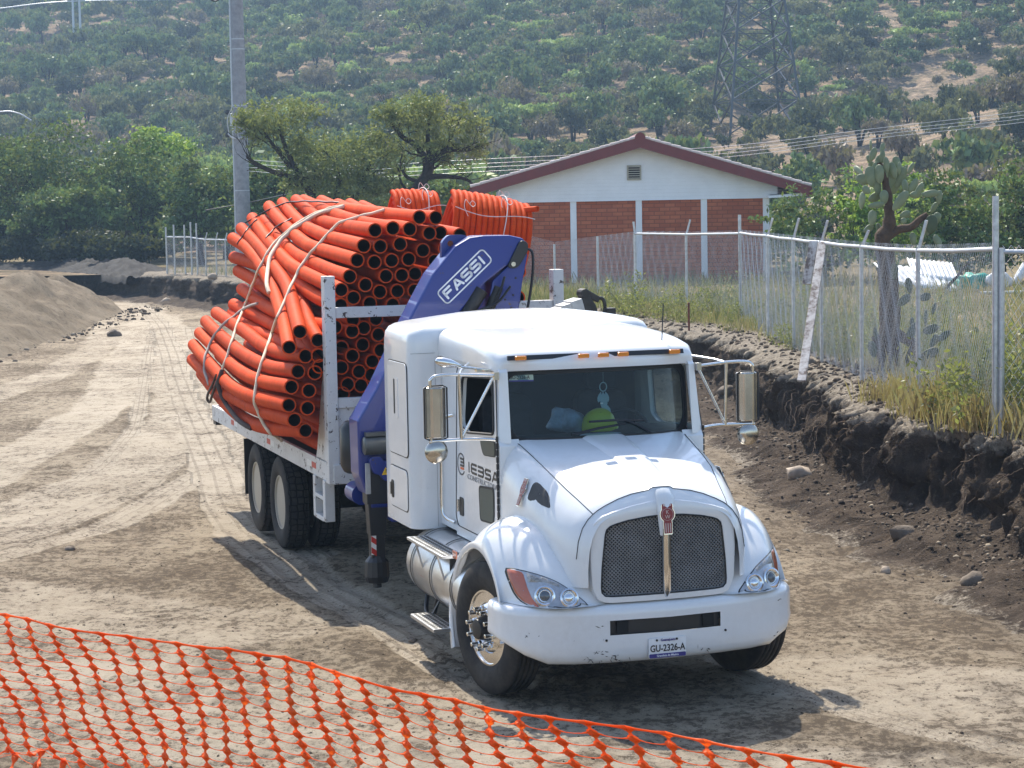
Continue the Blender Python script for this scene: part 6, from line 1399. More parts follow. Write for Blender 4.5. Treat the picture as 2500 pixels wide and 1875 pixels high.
# ---- door lettering (reads towards the front)
TD = lambda a, b, d: (-(.8792 + d), 1.50 - a, b)     # a along -v from v=1.50
X_, Z_ = (0, -1, 0), (0, 0, 1)
arc = [(.112 + .105 * math.cos(t), 1.622 + .088 * math.sin(t)) for t in np.linspace(R(40), R(320), 30)]
dL = [o for o in truck.children if o.name.startswith('door') and o.data and o.data.vertices[0].co.x < 0][0]
strokes([arc], .014, TD, dL, simple('logo_grey', (.10, .10, .11), .4), h=.0012)
strokes([[(.085, 1.668), (.175, 1.668), (.188, 1.655), (.188, 1.64)], [(.10, 1.640), (.188, 1.640), (.188, 1.620)], [(.085, 1.612), (.185, 1.612)]], .018, TD, dL, LETTER, h=.0014)
strokes([[(.095, 1.588), (.180, 1.588)]], .020, TD, dL, LETO, h=.0014)
def glyphs(s, x, y, w_, h):
    G = {'I': [[(.5, 0), (.5, 1)]], 'E': [[(1, 1), (.15, 1), (0, .85), (0, .15), (.15, 0), (1, 0)], [(0, .5), (.95, .5)]], 'B': [[(0, 1), (.85, 1), (1, .85), (1, .62), (.9, .5), (1, .38), (1, .15), (.85, 0), (0, 0)], [(0, .5), (.9, .5)]], 'S': [[(1, 1), (.15, 1), (0, .85), (0, .62), (.12, .5), (.88, .5), (1, .38), (1, .15), (.85, 0), (0, 0)]], 'A': [[(0, 0), (.42, 1), (.6, 1), (1, 0)], [(.2, .3), (.8, .3)]], 'F': [[(0, 0), (0, 1), (.95, 1)], [(0, .52), (.8, .52)]]}
    out = []
    for c in s:
        ww = w_ * (.25 if c == 'I' else 1)
        for P in G[c]: out.append([(x + a * (w_ if c != 'I' else ww), y + b * h) for a, b in P])
        x += ww + w_ * .36
    return out
strokes(glyphs('IEBSA', .315, 1.585, .140, .072), .020, TD, dL, LETTER, h=.0014)
text('CONSTRUCTORA', .062, TD(.285, 1.520, .001), X_, Z_, dL, simple('lettering_grey', (.22, .22, .23), .4), 'LEFT', 1.62, ext=.0008)

# ---- sleeper
def sleeper():
    P = []; hu, v0, v1 = 1.13, 2.05, 3.0; cv, hv = (v0 + v1) / 2, (v1 - v0) / 2
    for w_, ins, sl in [(.975, .02, 0), (.985, .0, 0), (1.5, 0, 0), (2.0, 0, 0), (2.45, 0, 0), (2.60, .004, 0), (2.665, .012, 0), (2.71, .04, .01), (2.738, .085, .02), (2.76, .17, .04), (2.795, .36, .08), (2.825, .60, .12), (2.84, .9, .18)]:
        r = max(.02, .11 - ins * .08); row = rrect(0, 0, 2 * (hu - ins), 2 * (hv - min(ins, .42) * .9), min(r, (hv - min(ins, .42) * .9) * .9), 6)
        P.append([(a, cv + b + sl * .3, w_) for a, b in row])
    mb = MB(); n = mb.grid(P, cv=True); k = len(P[0]); m = n + (len(P) - 1) * k; mb._af(range(m, m + k)); mb._af(range(n + k - 1, n - 1, -1)); return part(mb, 'sleeper', WP, smooth=40)
slp = sleeper()
for s in (-1, 1):
    for (c, w_, h, nm) in (((2.47, 1.298), .59, .36, 'locker_door'), ((2.455, 2.01), .63, .82, 'vent_door')):
        q = roundpoly([(c[0] - w_ / 2, c[1] - h / 2), (c[0] + w_ / 2, c[1] - h / 2), (c[0] + w_ / 2, c[1] + h / 2), (c[0] - w_ / 2, c[1] + h / 2)], .07, 5)
        mb = MB(); cc = np.array(c); mb.prism([tuple(cc + (np.array(p) - cc) * np.array([1 + .018 / w_, 1 + .018 / h])) for p in q], lambda a, b: (s * 1.1295, a, b), lambda a, b: (s * 1.1325, a, b)); fr = part(mb, nm, GASK, slp)
        mb = MB(); mb.prism(q, lambda a, b: (s * 1.1325, a, b), lambda a, b: (s * 1.139, a, b)); part(mb, 'panel', WP, fr, bevel=.003)
    mb = MB(); mb.prism(rrect(2.665, 1.27, .085, .16, .025), lambda a, b: (s * 1.139, a, b), lambda a, b: (s * 1.143, a, b)); hn = part(mb, 'locker_handle', GASK, slp); mb = MB(); mb.bar((s * 1.15, 2.685, 1.22), (s * 1.15, 2.685, 1.33), .03, .012); part(mb, 'grip', CHROME, hn)
    mb = MB(); mb.prism(rrect(2.49, 2.10, .14, .36, .02), lambda a, b: (s * 1.139, a, b), lambda a, b: (s * 1.142, a, b)); vf = part(mb, 'vent_slot', WP, slp); mb = MB(); mb.prism(rrect(2.535, 2.11, .045, .31, .012), lambda a, b: (s * 1.142, a, b), lambda a, b: (s * 1.1435, a, b)); part(mb, 'slot', GASK, vf)
    mb = MB()
    for w_ in np.arange(1.02, 2.6, .16): mb.lathe([(0, .006), (.004, .004)], (s * .93 if 0 else s * .98, 2.046, w_), 'y', 6) if False else mb.tube([(s * .985, 2.052, w_), (s * .985, 2.044, w_)], .006, 6)
    for v in np.arange(2.15, 2.95, .12): mb.tube([(s * 1.127, v, 1.015), (s * 1.133, v, 1.015)], .006, 6)
    part(mb, 'rivet', WP, slp)
    mb = MB(); mb.box(s * .90 - .002, s * .90 + .002, 2.046, 2.0485, 1.0, 2.45); mb.box(min(s * .9, s * 1.12), max(s * .9, s * 1.12), 2.0455, 2.0480, 2.512, 2.516); part(mb, 'panel_seam', simple('seam', (.32, .32, .33), .6), slp)

# ---- fuel tank and steps
for s in (-1, 1):
    mb = MB(); mb.lathe([(.45, .18), (.47, .25), (.52, .292), (.56, .30), (2.10, .30), (2.14, .292), (2.17, .26), (2.18, .18)], (s * .88, 0, .69), 'y', 40); tk = part(mb, 'fuel_tank', ALU, smooth=30)
    for v in (.75, 1.35, 1.95):
        mb = MB(); mb.lathe([(v - .028, .303), (v - .028, .309), (v + .028, .309), (v + .028, .303)], (s * .88, 0, .69), 'y', 40, close=True); part(mb, 'tank_strap', ALU, tk, smooth=30); mb = MB(); mb.lathe([(v - .008, .3095), (v - .008, .312), (v + .008, .312), (v + .008, .3095)], (s * .88, 0, .69), 'y', 40, close=True); part(mb, 'strap_rubber', GASK, tk, smooth=30)
    mb = MB(); x0, x1 = (s * 1.05, s * 1.24) if s > 0 else (s * 1.24, s * 1.05)
    for i in range(6): mb.box(x0, x1, .82 + i * .175, .82 + i * .175 + .16, .965, .975) if 0 else None
    mb.box(x0, x1, .78, 1.86, .935, .96); st = part(mb, 'tank_step', ALU, tk, bevel=.004)
    mb = MB()
    for i in range(18):
        for j in range(4): mb.box(x0 + .02 + j * .042, x0 + .045 + j * .042, .81 + i * .058, .84 + i * .058, .9605, .9625)
    part(mb, 'step_grip', GASK, st)
    for v in (.95, 1.60): mb = MB(); mb.bar((s * 1.23, v, .935), (s * 1.17, v, .72), .03, .01); part(mb, 'step_bracket', ALU, st)
    mb = MB(); x0, x1 = sorted((s * 1.13, s * 1.32)); mb.box(x0, x1, .80, 1.50, .335, .365); st2 = part(mb, 'lower_step', ALU, bevel=.004)
    mb = MB()
    for i in range(12):
        for j in range(4): mb.box(x0 + .02 + j * .042, x0 + .045 + j * .042, .83 + i * .056, .86 + i * .056, .3655, .3675)
    part(mb, 'step_grip', GASK, st2)
    for v in (.92, 1.42): mb = MB(); mb.bar((s * 1.15, v, .36), (s * 1.0, v, .62), .03, .012); part(mb, 'step_hanger', GREASE, st2)
tkL = [o for o in truck.children if o.name.startswith('fuel_tank')][0]
M_ = text('DIESEL', .085, (-1.176, 1.74, .655), (0, -1, 0), (.12, 0, 1), tkL, LETR, 'LEFT', .72, bold=.002)
mb = MB(); mb.tube(smoothpath([(-.75, 2.25, 1.0), (-.80, 2.45, .75), (-.85, 2.6, .35), (-.90, 2.5, .17), (-.92, 2.2, .20), (-.9, 2.05, .45)], 26), .022, 8); mb.tube(smoothpath([(-.6, 2.3, 1.0), (-.7, 2.35, .8), (-.85, 2.25, .6)], 12), .05, 8); part(mb, 'air_hose', BLACK, smooth=60)

# ---- flatbed
mb = MB(); mb.box(-1.18, 1.18, 4.86, 11.42, 1.16, 1.22); mb.box(-1.1, 1.1, 4.9, 11.3, 1.02, 1.16); deck = part(mb, 'deck', simple('deck_steel', (.10, .085, .07), .8, .2, .3, 5))
for s in (-1, 1):
    mb = MB(); mb.box(s * 1.2 - .022, s * 1.2 + .022, 4.74, 11.44, 1.055, 1.245); rl = part(mb, 'side_rail', WPD, deck, bevel=.006)
    for v, m in ((5.70, WHT), (5.50, REDT), (7.6, WHT), (7.8, REDT), (9.8, WHT), (10.0, REDT)):
        mb = MB(); mb.box(s * 1.2225 - .001, s * 1.2225 + .001, v - .1, v + .1, 1.125, 1.185); part(mb, 'reflector', m, deck)
    # corner posts and braces of the headboard
    mb = MB(); mb.box(s * 1.19 - .055, s * 1.19 + .055, 4.72, 4.86, 1.05, 3.105); part(mb, 'corner_post', WPD, bevel=.006)
    mb = MB(); mb.prism([(4.862, 1.25), (5.42, 1.25), (5.36, 1.34), (4.92, 2.38), (4.862, 2.42)], lambda a, b: (s * 1.215, a, b), lambda a, b: (s * 1.165, a, b)); part(mb, 'gusset', WPD, bevel=.005)
mb = MB(); mb.box(-1.2, 1.2, 4.70, 4.74, 1.05, 1.245); part(mb, 'front_rail', WPD, bevel=.006)
mb = MB(); mb.box(-1.2, 1.2, 11.38, 11.44, 1.0, 1.245); part(mb, 'tail_rail', WPD, bevel=.006)
mb = MB(); mb.box(-1.13, 1.13, 4.74, 4.84, 2.69, 2.795); part(mb, 'headboard_bar', WPD, bevel=.006)
mb = MB(); mb.box(-1.13, 1.13, 4.74, 4.82, 1.80, 1.90); mb.box(-1.13, 1.13, 4.765, 4.785, 1.25, 1.80)
for u in (-.55, 0, .55): mb.box(u - .04, u + .04, 4.745, 4.80, 1.25, 1.80)
part(mb, 'headboard_panel', WPD, bevel=.005)
for s in (-1, 1):
    mb = MB()
    for v in (5.00, 5.44): mb.box(s * 1.19 - .05, s * 1.19 + .05, v - .05, v + .05, .64, 1.06)
    for w_ in (.66, .87): mb.box(s * 1.19 - .05, s * 1.19 + .05, 5.05, 5.39, w_ - .02, w_ + .02)
    part(mb, 'deck_ladder', WPD, bevel=.005)
    mb = MB(); mb.box(s * .95 - .26, s * .95 + .26, 9.36, 9.38, .35, 1.02); part(mb, 'mud_flap', BLACK)
    mb = MB(); mb.box(s * 1.05 - .16, s * 1.05 + .16, 11.25, 11.44, 1.0, 1.05); part(mb, 'tail_lamp', BLACK)

# ---- crane
def prism_v(mb, P, a, b): mb.prism(P, lambda u, w_: (u, a, w_), lambda u, w_: (u, b, w_))
mb = MB(); prism_v(mb, [(-.98, .85), (-.98, 1.35), (-.75, 1.55), (.55, 1.55), (.8, 1.3), (.8, .85)], 3.35, 4.15); mb.box(-1.15, 1.15, 3.45, 3.75, .98, 1.22); crane = part(mb, 'crane', BLUE, bevel=.02)
BOOM = [(-1.18, 1.10), (-1.25, 1.30), (-1.255, 1.80), (-1.06, 2.11), (-.75, 2.71), (-.50, 3.14), (-.27, 3.40), (-.13, 3.475), (.0, 3.49), (.26, 3.488), (.40, 3.455), (.45, 3.38), (.41, 3.30), (.28, 3.235), (.02, 3.05), (-.27, 2.74), (-.55, 2.2), (-.80, 1.5), (-.88, 1.10)]
mb = MB(); prism_v(mb, BOOM, 3.46, 3.80); boom = part(mb, 'main_boom', BLUE, crane, bevel=.02)
mb = MB(); prism_v(mb, [(.42, 3.36), (.455, 3.30), (.40, 3.05), (.345, 2.70), (.28, 2.2), (-.08, 2.2), (.0, 2.6), (.10, 3.06), (.28, 3.22)], 3.50, 3.86); part(mb, 'outer_boom', BLUE, crane, bevel=.015)
mb = MB(); prism_v(mb, roundpoly([(.22, 3.18), (.36, 3.44), (.44, 3.42), (.44, 3.33), (.33, 3.17)], .05, 4), 3.435, 3.46); pc = part(mb, 'pivot_cover', BLACK, crane, bevel=.01)
mb = MB(); mb.lathe([(-.012, .022), (0, .024)], (.285, 3.435, 3.215), 'y', 16); part(mb, 'pivot_pin', CHROME, crane)
mb = MB(); prism_v(mb, roundpoly([(-.37, 3.25), (-.36, 3.44), (-.30, 3.50), (-.14, 3.50), (-.10, 3.47), (-.26, 3.36)], .03, 3), 3.60, 3.66); lug = part(mb, 'lifting_lug', BLUE, crane); mb = MB(); mb.lathe([(-.002, .028), (.064, .028)], (-.28, 3.598, 3.42), 'y', 14); part(mb, 'lug_hole', RUST, crane)
for P, r, m in (([(-.72, 3.50, 1.9), (-.35, 3.48, 2.5), (-.02, 3.47, 2.98)], .065, GREASE), ([(-.4, 3.52, 2.3), (.05, 3.52, 2.75), (.16, 3.52, 3.0)], .05, GREASE)):
    mb = MB(); mb.tube(P, r, 14); part(mb, 'hydraulic_cylinder', m, crane, smooth=60)
mb = MB(); mb.tube(smoothpath([(-.25, 3.44, 2.72), (-.05, 3.40, 2.80), (.12, 3.42, 2.86), (.25, 3.44, 3.0)], 12), .012, 6); mb.tube(smoothpath([(-.3, 3.45, 2.60), (-.02, 3.41, 2.72), (.14, 3.43, 2.95), (.2, 3.44, 3.1)], 12), .012, 6); mb.tube(smoothpath([(.45, 3.56, 3.36), (.52, 3.55, 3.30), (.50, 3.55, 3.0), (.42, 3.56, 2.6)], 12), .014, 6); part(mb, 'crane_hose', BLACK, crane, smooth=60)
mb = MB()
for u, w_ in ((.27, 3.0), (.30, 2.92), (.22, 2.88), (.28, 2.80), (.20, 2.78), (.33, 3.08)): mb.lathe([(-.006, .009), (0, .011)], (u, 3.50, w_), 'y', 8)
part(mb, 'rivet', BLACK, crane)
# logo plate: rounded frame and strokes laid along the boom
lx = Vector((.462, 0, .410)).normalized(); ly = Vector((-.663, 0, .748)).normalized(); ly = Vector((-lx.z, 0, lx.x))
LO = Vector((-.375, 3.458, 2.862))
FL = lambda a, b, d: LO + lx * a + ly * b + Vector((0, -d, 0))
fr = rrect(.305, .062, .605, .150, .035, 4); strokes([fr + fr[:1]], .013, FL, crane, LETW, h=.002)
strokes([[(a, b) for a, b in P] for P in glyphs('FASSI', .052, .024, .086, .077)], .022, FL, crane, LETW, h=.002)
# outriggers, stabiliser, tank, covers
for s in (-1, 1):
    mb = MB(); mb.box(s * 1.08 - .105, s * 1.08 + .105, 3.44, 3.62, 1.02, 1.40); mb.prism([(s * 1.08 - .075, .72), (s * 1.08 + .075, .72), (s * 1.08 + .09, 1.02), (s * 1.08 - .09, 1.02)], lambda a, b: (a, 3.46, b), lambda a, b: (a, 3.60, b)); mb.box(s * 1.08 - .065, s * 1.08 + .065, 3.47, 3.59, .50, .74); mb.lathe([(.0, .10), (.06, .12), (.20, .11), (.26, .06)], (s * 1.085, 3.53, .27), 'z', 14); mb.lathe([(0, .045), (.05, .04)], (s * 1.085, 3.53, .22), 'z', 10); lg = part(mb, 'outrigger', BLACK, crane, bevel=.006)
    mb = MB(); mb.box(s * 1.125 - .024, s * 1.125 + .024, 3.466, 3.469, .54, .855); tp = part(mb, 'hazard_tape', WHT, crane)
    mb = MB()
    for i in range(3):
        z = .56 + i * .105; mb.prism([(s * 1.125 - .024, z), (s * 1.125 + .024, z - .035), (s * 1.125 + .024, z + .02), (s * 1.125 - .024, z + .055)], lambda a, b: (a, 3.4645, b), lambda a, b: (a, 3.466, b))
    part(mb, 'hazard_stripe', REDT, crane)
mb = MB(); mb.box(-1.20, -1.15, 3.42, 3.44, 1.12, 1.41); part(mb, 'grey_guard', GREY, crane, bevel=.006)
mb = MB(); mb.lathe([(-.24, .07), (-.23, .085), (.28, .085), (.3, .06)], (-.98, 3.40, 1.575), 'x', 22); mb.box(-1.20, -.98, 3.36, 3.44, 1.665, 1.70); part(mb, 'motor_cylinder', simple('dark_grey_steel', (.075, .085, .09), .4, .3, .2, 6), crane, smooth=35)
mb = MB(); prism_v(mb, roundpoly([(-1.17, 1.44), (-1.15, 1.475), (-1.06, 1.475), (-1.04, 1.43), (-.90, 1.425), (-.90, 1.25), (-1.03, 1.235), (-1.07, 1.30), (-1.13, 1.31)], .03, 3), 3.37, 3.46); part(mb, 'blue_cover', BLUE, crane, bevel=.008)
mb = MB(); mb.prism([(-1.057, 1.30), (-.983, 1.30), (-1.02, 1.372)], lambda a, b: (a, 3.367, b), lambda a, b: (a, 3.369, b)); tri = part(mb, 'warning_sticker', YELS, crane)
mb = MB(); mb.bar((-1.04, 3.366, 1.315), (-1.01, 3.366, 1.335), .008, .001); mb.bar((-1.022, 3.366, 1.330), (-1.005, 3.366, 1.318), .007, .001); mb.lathe([(-.001, .007), (0, .007)], (-1.015, 3.366, 1.345), 'y', 8); part(mb, 'pictogram', LETTER, crane)
mb = MB(); mb.lathe([(-.02, .06), (0, .10), (.06, .13), (.42, .13), (.48, .08)], (-1.17, 3.98, 1.27), 'z', 20); part(mb, 'hydraulic_tank', simple('tank_black', (.02, .02, .022), .35), crane, smooth=40)
mb = MB(); mb.lathe([(0, .10), (.3, .10)], (-1.12, 3.9, 1.05), 'y', 18); part(mb, 'blue_cap', BLUE, crane, smooth=40)
# folded telescopic jib with hook on the far side
jm = MB(); ax = Vector((1, 0, .27)).normalized(); up = Vector((-.27, 0, 1)).normalized()
for i, (a, l, h) in enumerate([(.45, .25, .11), (.66, .13, .125), (.76, .10, .14), (.84, .11, .165), (.935, .12, .19)]):
    c = Vector((.0, 3.62, 2.50)) + ax * a; jm.bar(c, c + ax * l, .16 + .02 * i, h, up=up)
part(jm, 'jib', GREY, crane, bevel=.006)
mb = MB(); c = Vector((1.02, 3.60, 2.62)); prism_v(mb, roundpoly([(.98, 2.66), (1.02, 2.90), (1.08, 2.90), (1.16, 2.78), (1.18, 2.64)], .03, 3), 3.54, 3.68); mb.lathe([(-.02, .045), (.12, .045)], (1.045, 3.56, 2.91), 'y', 16); mb.bar((1.06, 3.60, 2.92), (1.20, 3.60, 2.84), .06, .06); mb.box(1.26, 1.36, 3.55, 3.65, 2.69, 2.76); part(mb, 'jib_head', GREASE, crane, bevel=.006)
mb = MB(); mb.tube(smoothpath([(1.16, 3.6, 2.86), (1.24, 3.6, 2.85), (1.265, 3.6, 2.77), (1.24, 3.6, 2.70), (1.18, 3.6, 2.685)], 16), [.018] * 16, 8); part(mb, 'hook', GREASE, crane, smooth=60)

# ---- things carried in the cab
mb = MB(); P = []
for i, (r, z) in enumerate([(.150, 0), (.145, .012), (.128, .016), (.122, .05), (.108, .085), (.082, .115), (.045, .130), (.005, .135)]): P.append([(r * math.cos(t) * (1.12 if math.cos(t) < 0 else 1), r * math.sin(t) * .9, z) for t in np.linspace(0, 2 * math.pi, 28, endpoint=False)])
mb.grid(P, cv=True); hat = mb.build('hard_hat', simple('hat_yellow', (.72, .70, .02), .35, 0, .08, 4, coat=.3), smooth=60); hat.location = wl(.075, .64, 1.955); hat.rotation_euler = (R(38), R(-8), YAW); hat.scale = (1.1, 1.1, 1.25); tag(hat, 'yellow hard hat lying on the dashboard behind the windscreen', 'hard hat')
me = rock_mesh(900, .13, .09, .105, 3, .45); bag = add_obj('plastic_bag', me, simple('bag_grey', (.34, .37, .42), .4, 0, .3, 12, .01, 20), smooth=80); bag.location = wl(-.20, .66, 2.005); bag.rotation_euler = (0, .3, YAW); tag(bag, 'crumpled grey plastic bag on the dashboard beside the yellow hard hat', 'bag')
dc = empty('dream_catcher', wl(.104, .60, 2.42), YAW); tag(dc, 'pale feathered dream catcher hanging behind the windscreen', 'ornament')
PALE = simple('pale_feather', (.55, .62, .60), .8)
mb = MB(); mb.tube([(0, 0, 0), (0, 0, -.095)], .002, 4); mb.build('cord', PALE, dc)
mb = MB(); mb.tube([(.030 * math.cos(t), 0, -.13 + .036 * math.sin(t)) for t in np.linspace(0, 2 * math.pi, 20)], .005, 5, caps=False); mb.build('hoop', PALE, dc, smooth=60)
rg = np.random.default_rng(2)
for i, (x, z, l, a) in enumerate([(-.02, -.17, .09, 195), (.02, -.17, .09, 165), (.0, -.17, .16, 176), (.015, -.27, .10, 150), (.03, -.29, .08, 165)]):
    mb = MB(); d = Vector((math.sin(R(a)), 0, math.cos(R(a)))); n_ = Vector((d.z, 0, -d.x)); o = Vector((x, .003 * i, z))
    mb.prism([(0, -.004), (.3, -.16), (.6, -.2), (.85, -.12), (1, 0), (.85, .13), (.6, .2), (.3, .15), (0, .004)], lambda p, q: o + d * p * l + n_ * q * l, lambda p, q: o + d * p * l + n_ * q * l + Vector((0, .002, 0))); mb.build('feather', PALE, dc)
# ------------------------------------------------------------------ load of orange pipes
PIPES = {
 'long orange pipe along the upper left of the load, topmost of the curved row': [(-0.67, 4.9, 3.54), (-0.57, 6.91, 3.58), (-0.5, 8.08, 3.63), (-0.46, 8.53, 3.69), (-0.4, 9.31, 3.78), (-0.35, 10.0, 3.86)],
 'orange pipe of the upper left curved row, second from its top': [(-0.79, 4.9, 3.39), (-0.73, 6.77, 3.46), (-0.71, 7.21, 3.49), (-0.66, 8.16, 3.56), (-0.59, 9.19, 3.7), (-0.52, 10.0, 3.83)],
 'orange pipe of the upper left curved row, third from its top': [(-0.86, 4.9, 3.25), (-0.85, 6.62, 3.33), (-0.83, 7.36, 3.38), (-0.79, 8.27, 3.5), (-0.74, 9.23, 3.65), (-0.69, 10.0, 3.79)],
 'orange pipe of the upper left curved row, half hidden under the third': [(-0.94, 4.9, 3.09), (-0.94, 5.54, 3.12), (-0.93, 6.29, 3.17), (-0.9, 7.55, 3.26), (-0.84, 8.72, 3.42), (-0.76, 10.0, 3.62)],
 'orange pipe whose front disappears behind the left white post top': [(-1.03, 4.9, 2.96), (-1.05, 5.78, 3.03), (-1.04, 7.01, 3.13), (-1.01, 7.88, 3.25), (-0.97, 8.83, 3.42), (-0.9, 10.0, 3.65)],
 'orange pipe running behind the white post just under its top': [(-1.04, 4.9, 2.81), (-1.07, 5.71, 2.85), (-1.05, 6.68, 2.96), (-1.0, 7.7, 3.12), (-0.97, 8.39, 3.23), (-0.89, 9.8, 3.5)],
 'orange pipe bent steeply down across the load, open end outermost of the upper pair': [(-1.46, 4.9, 2.56), (-1.35, 5.62, 2.72), (-1.19, 6.7, 2.94), (-1.12, 7.69, 3.12), (-1.06, 8.84, 3.33), (-1.04, 10.0, 3.53)],
 'orange pipe bent steeply down, lowest open end above the lower bundle': [(-1.57, 4.9, 2.41), (-1.42, 5.84, 2.62), (-1.25, 7.11, 2.88), (-1.16, 8.14, 3.09), (-1.12, 9.16, 3.29), (-1.15, 10.0, 3.41)],
 'orange pipe bent down with its open end against the white post': [(-1.28, 4.9, 2.47), (-1.22, 5.56, 2.61), (-1.06, 6.67, 2.84), (-1.02, 7.73, 3.0), (-1.05, 8.75, 3.1), (-1.14, 10.0, 3.18)],
 'orange pipe showing only a dark curved back beneath the crossing pipes': [(-1.28, 4.9, 2.32), (-1.08, 7.12, 2.72), (-1.08, 7.91, 2.81), (-1.09, 8.88, 2.92), (-1.13, 9.8, 3.02)],
 'thick looking orange pipe on top of the lower left bundle under the crossing pipes': [(-1.27, 4.9, 2.21), (-1.17, 6.32, 2.39), (-1.15, 7.62, 2.47), (-1.16, 8.86, 2.54), (-1.18, 9.9, 2.61)],
 'orange pipe second from the top of the lower left bundle': [(-1.32, 4.9, 2.15), (-1.23, 6.88, 2.31), (-1.22, 7.97, 2.35), (-1.21, 9.1, 2.43), (-1.2, 9.9, 2.5)],
 'orange pipe of the lower left bundle ending beside the white gusset, topmost open end': [(-1.41, 4.9, 2.32), (-1.43, 6.02, 2.28), (-1.42, 6.99, 2.3), (-1.39, 7.97, 2.37), (-1.38, 9.05, 2.44), (-1.38, 10.0, 2.51)],
 'orange pipe of the lower left bundle, second outer open end from the top': [(-1.49, 4.9, 2.17), (-1.53, 6.13, 2.13), (-1.54, 7.4, 2.17), (-1.53, 8.34, 2.24), (-1.52, 9.39, 2.34), (-1.51, 10.0, 2.41)],
 'orange pipe of the lower left bundle, third outer open end from the top': [(-1.56, 4.9, 2.02), (-1.61, 6.25, 1.98), (-1.62, 7.45, 2.02), (-1.59, 8.89, 2.15), (-1.59, 10.0, 2.27)],
 'orange pipe of the lower left bundle, outermost to the left': [(-1.59, 4.9, 1.84), (-1.66, 6.18, 1.81), (-1.7, 7.27, 1.83), (-1.69, 8.51, 1.95), (-1.67, 10.0, 2.13)],
 'orange pipe of the lower left bundle, second from the bottom': [(-1.54, 4.9, 1.69), (-1.61, 6.12, 1.67), (-1.65, 7.17, 1.69), (-1.68, 8.12, 1.74), (-1.68, 9.07, 1.84), (-1.69, 10.0, 1.95)],
 'lowest orange pipe of the lower left bundle resting on the deck edge': [(-1.43, 4.9, 1.58), (-1.53, 6.25, 1.48), (-1.58, 7.16, 1.47), (-1.6, 8.03, 1.53), (-1.59, 8.81, 1.61), (-1.58, 10.0, 1.77)],
 'orange pipe lying on the very top of the load, left of two': [(-0.21, 4.9, 3.66), (-0.25, 6.07, 3.69), (-0.27, 7.24, 3.73), (-0.31, 8.16, 3.76), (-0.35, 9.0, 3.8)],
}
UP = [(-0.037, 3.653), (-0.488, 3.556), (-0.316, 3.545), (-0.125, 3.5), (0.022, 3.5), (0.215, 3.473), (-0.622, 3.382), (-0.423, 3.399), (-0.191, 3.331), (0.053, 3.343), (-0.683, 3.226), (-0.515, 3.239), (-0.331, 3.246), (-0.051, 3.22), (-0.783, 3.004), (-0.576, 3.086), (-0.412, 3.089), (-0.262, 3.099), (-0.904, 2.879), (-0.633, 2.929), (-0.454, 2.931), (-0.273, 2.929), (-0.739, 2.818), (-0.511, 2.796)]
LOWC = [(-0.944, 2.55), (-0.811, 2.576), (-0.677, 2.659), (-0.665, 2.504), (-0.816, 2.406), (-1.043, 2.39), (-0.956, 2.309), (-0.653, 2.348), (-0.73, 2.238), (-1.059, 2.195), (-0.865, 2.14), (-0.995, 2.022), (-0.733, 2.098), (-0.847, 2.0), (-0.92, 2.663), (-1.111, 2.598), (-1.045, 1.926), (-1.382, 1.974), (-1.405, 1.803)]
def pipe_mat():
    k = NM('orange_pipe'); co = k.coord('Object'); al = k.attr('al'); f = k.noise(2.2, 5, .7, co); g = k.noise(26, 4, .65, co)
    c = k.ramp(f, [(.3, (.47, .048, .008)), (.55, (.60, .068, .011)), (.8, (.66, .10, .025))]); c = k.mix(k.ramp(g, [(.60, (0, 0, 0)), (.8, (.25,) * 3)]), c, (.60, .22, .10))
    wv = k.n('ShaderNodeTexNoise', noise_dimensions='1D'); wv.inputs['Scale'].default_value = 9.0; wv.inputs['Detail'].default_value = 5; oi = k.n('ShaderNodeObjectInfo'); k.l(k.math('ADD', al, k.math('MULTIPLY', oi.outputs['Random'], 37.0)), wv.inputs['W'])
    ln = k.ramp(wv.outputs[0], [(.35, (1, 1, 1)), (.375, (0, 0, 0)), (.39, (0, 0, 0)), (.41, (1, 1, 1))]); c = k.mix(k.math('MULTIPLY', k.math('SUBTRACT', 1.0, ln), .4), c, (.34, .055, .02))
    vr = k.math('MULTIPLY_ADD', oi.outputs['Random'], .25); vr.node.inputs[2].default_value = .86
    hs = k.n('ShaderNodeHueSaturation'); k.l(vr, hs.inputs['Value']); k.l(c, hs.inputs['Color'])
    k.bump(k.math('ADD', wv.outputs[0], k.math('MULTIPLY', g, .15)), .35, .012); return k.set(hs.outputs[0], .62, 0, .0, .06)
PIPEM = pipe_mat(); LINER = simple('pipe_liner', (.010, .010, .011), .6)
def pipe(path, label, n=26, r=.0745, group='orange conduit pipes on the truck'):
    Q = smoothpath(path, n); o0 = Vector(Q[0]); mb = MB(); mb.tube([Vector(q) - o0 for q in Q], r, 20, wall=.013)
    k = 20; nf = len(mb.f); me = mb.mesh('orange_pipe', False); me.materials.append(PIPEM); me.materials.append(LINER)
    # faces of the inner wall use the black liner
    mi = [0] * nf
    for fi in range(nf):
        row = fi // k
        if n <= row < 2 * n - 1: mi[fi] = 1
    me.polygons.foreach_set('material_index', mi)
    bm = bmesh.new(); bm.from_mesh(me); bmesh.ops.recalc_face_normals(bm, faces=bm.faces); bm.to_mesh(me); bm.free()
    me.shade_smooth(); me.set_sharp_from_angle(angle=R(50))
    o = bpy.data.objects.new('orange_pipe', me); COL.objects.link(o); o.location = wl(*o0); o.rotation_euler = (0, 0, YAW); tag(o, label, 'pipe', group); return o
for lab, P in PIPES.items(): pipe(P, lab)
rp = np.random.default_rng(21)
def ordn(i): return ['first', 'second', 'third', 'fourth', 'fifth', 'sixth', 'seventh', 'eighth'][min(i, 7)]
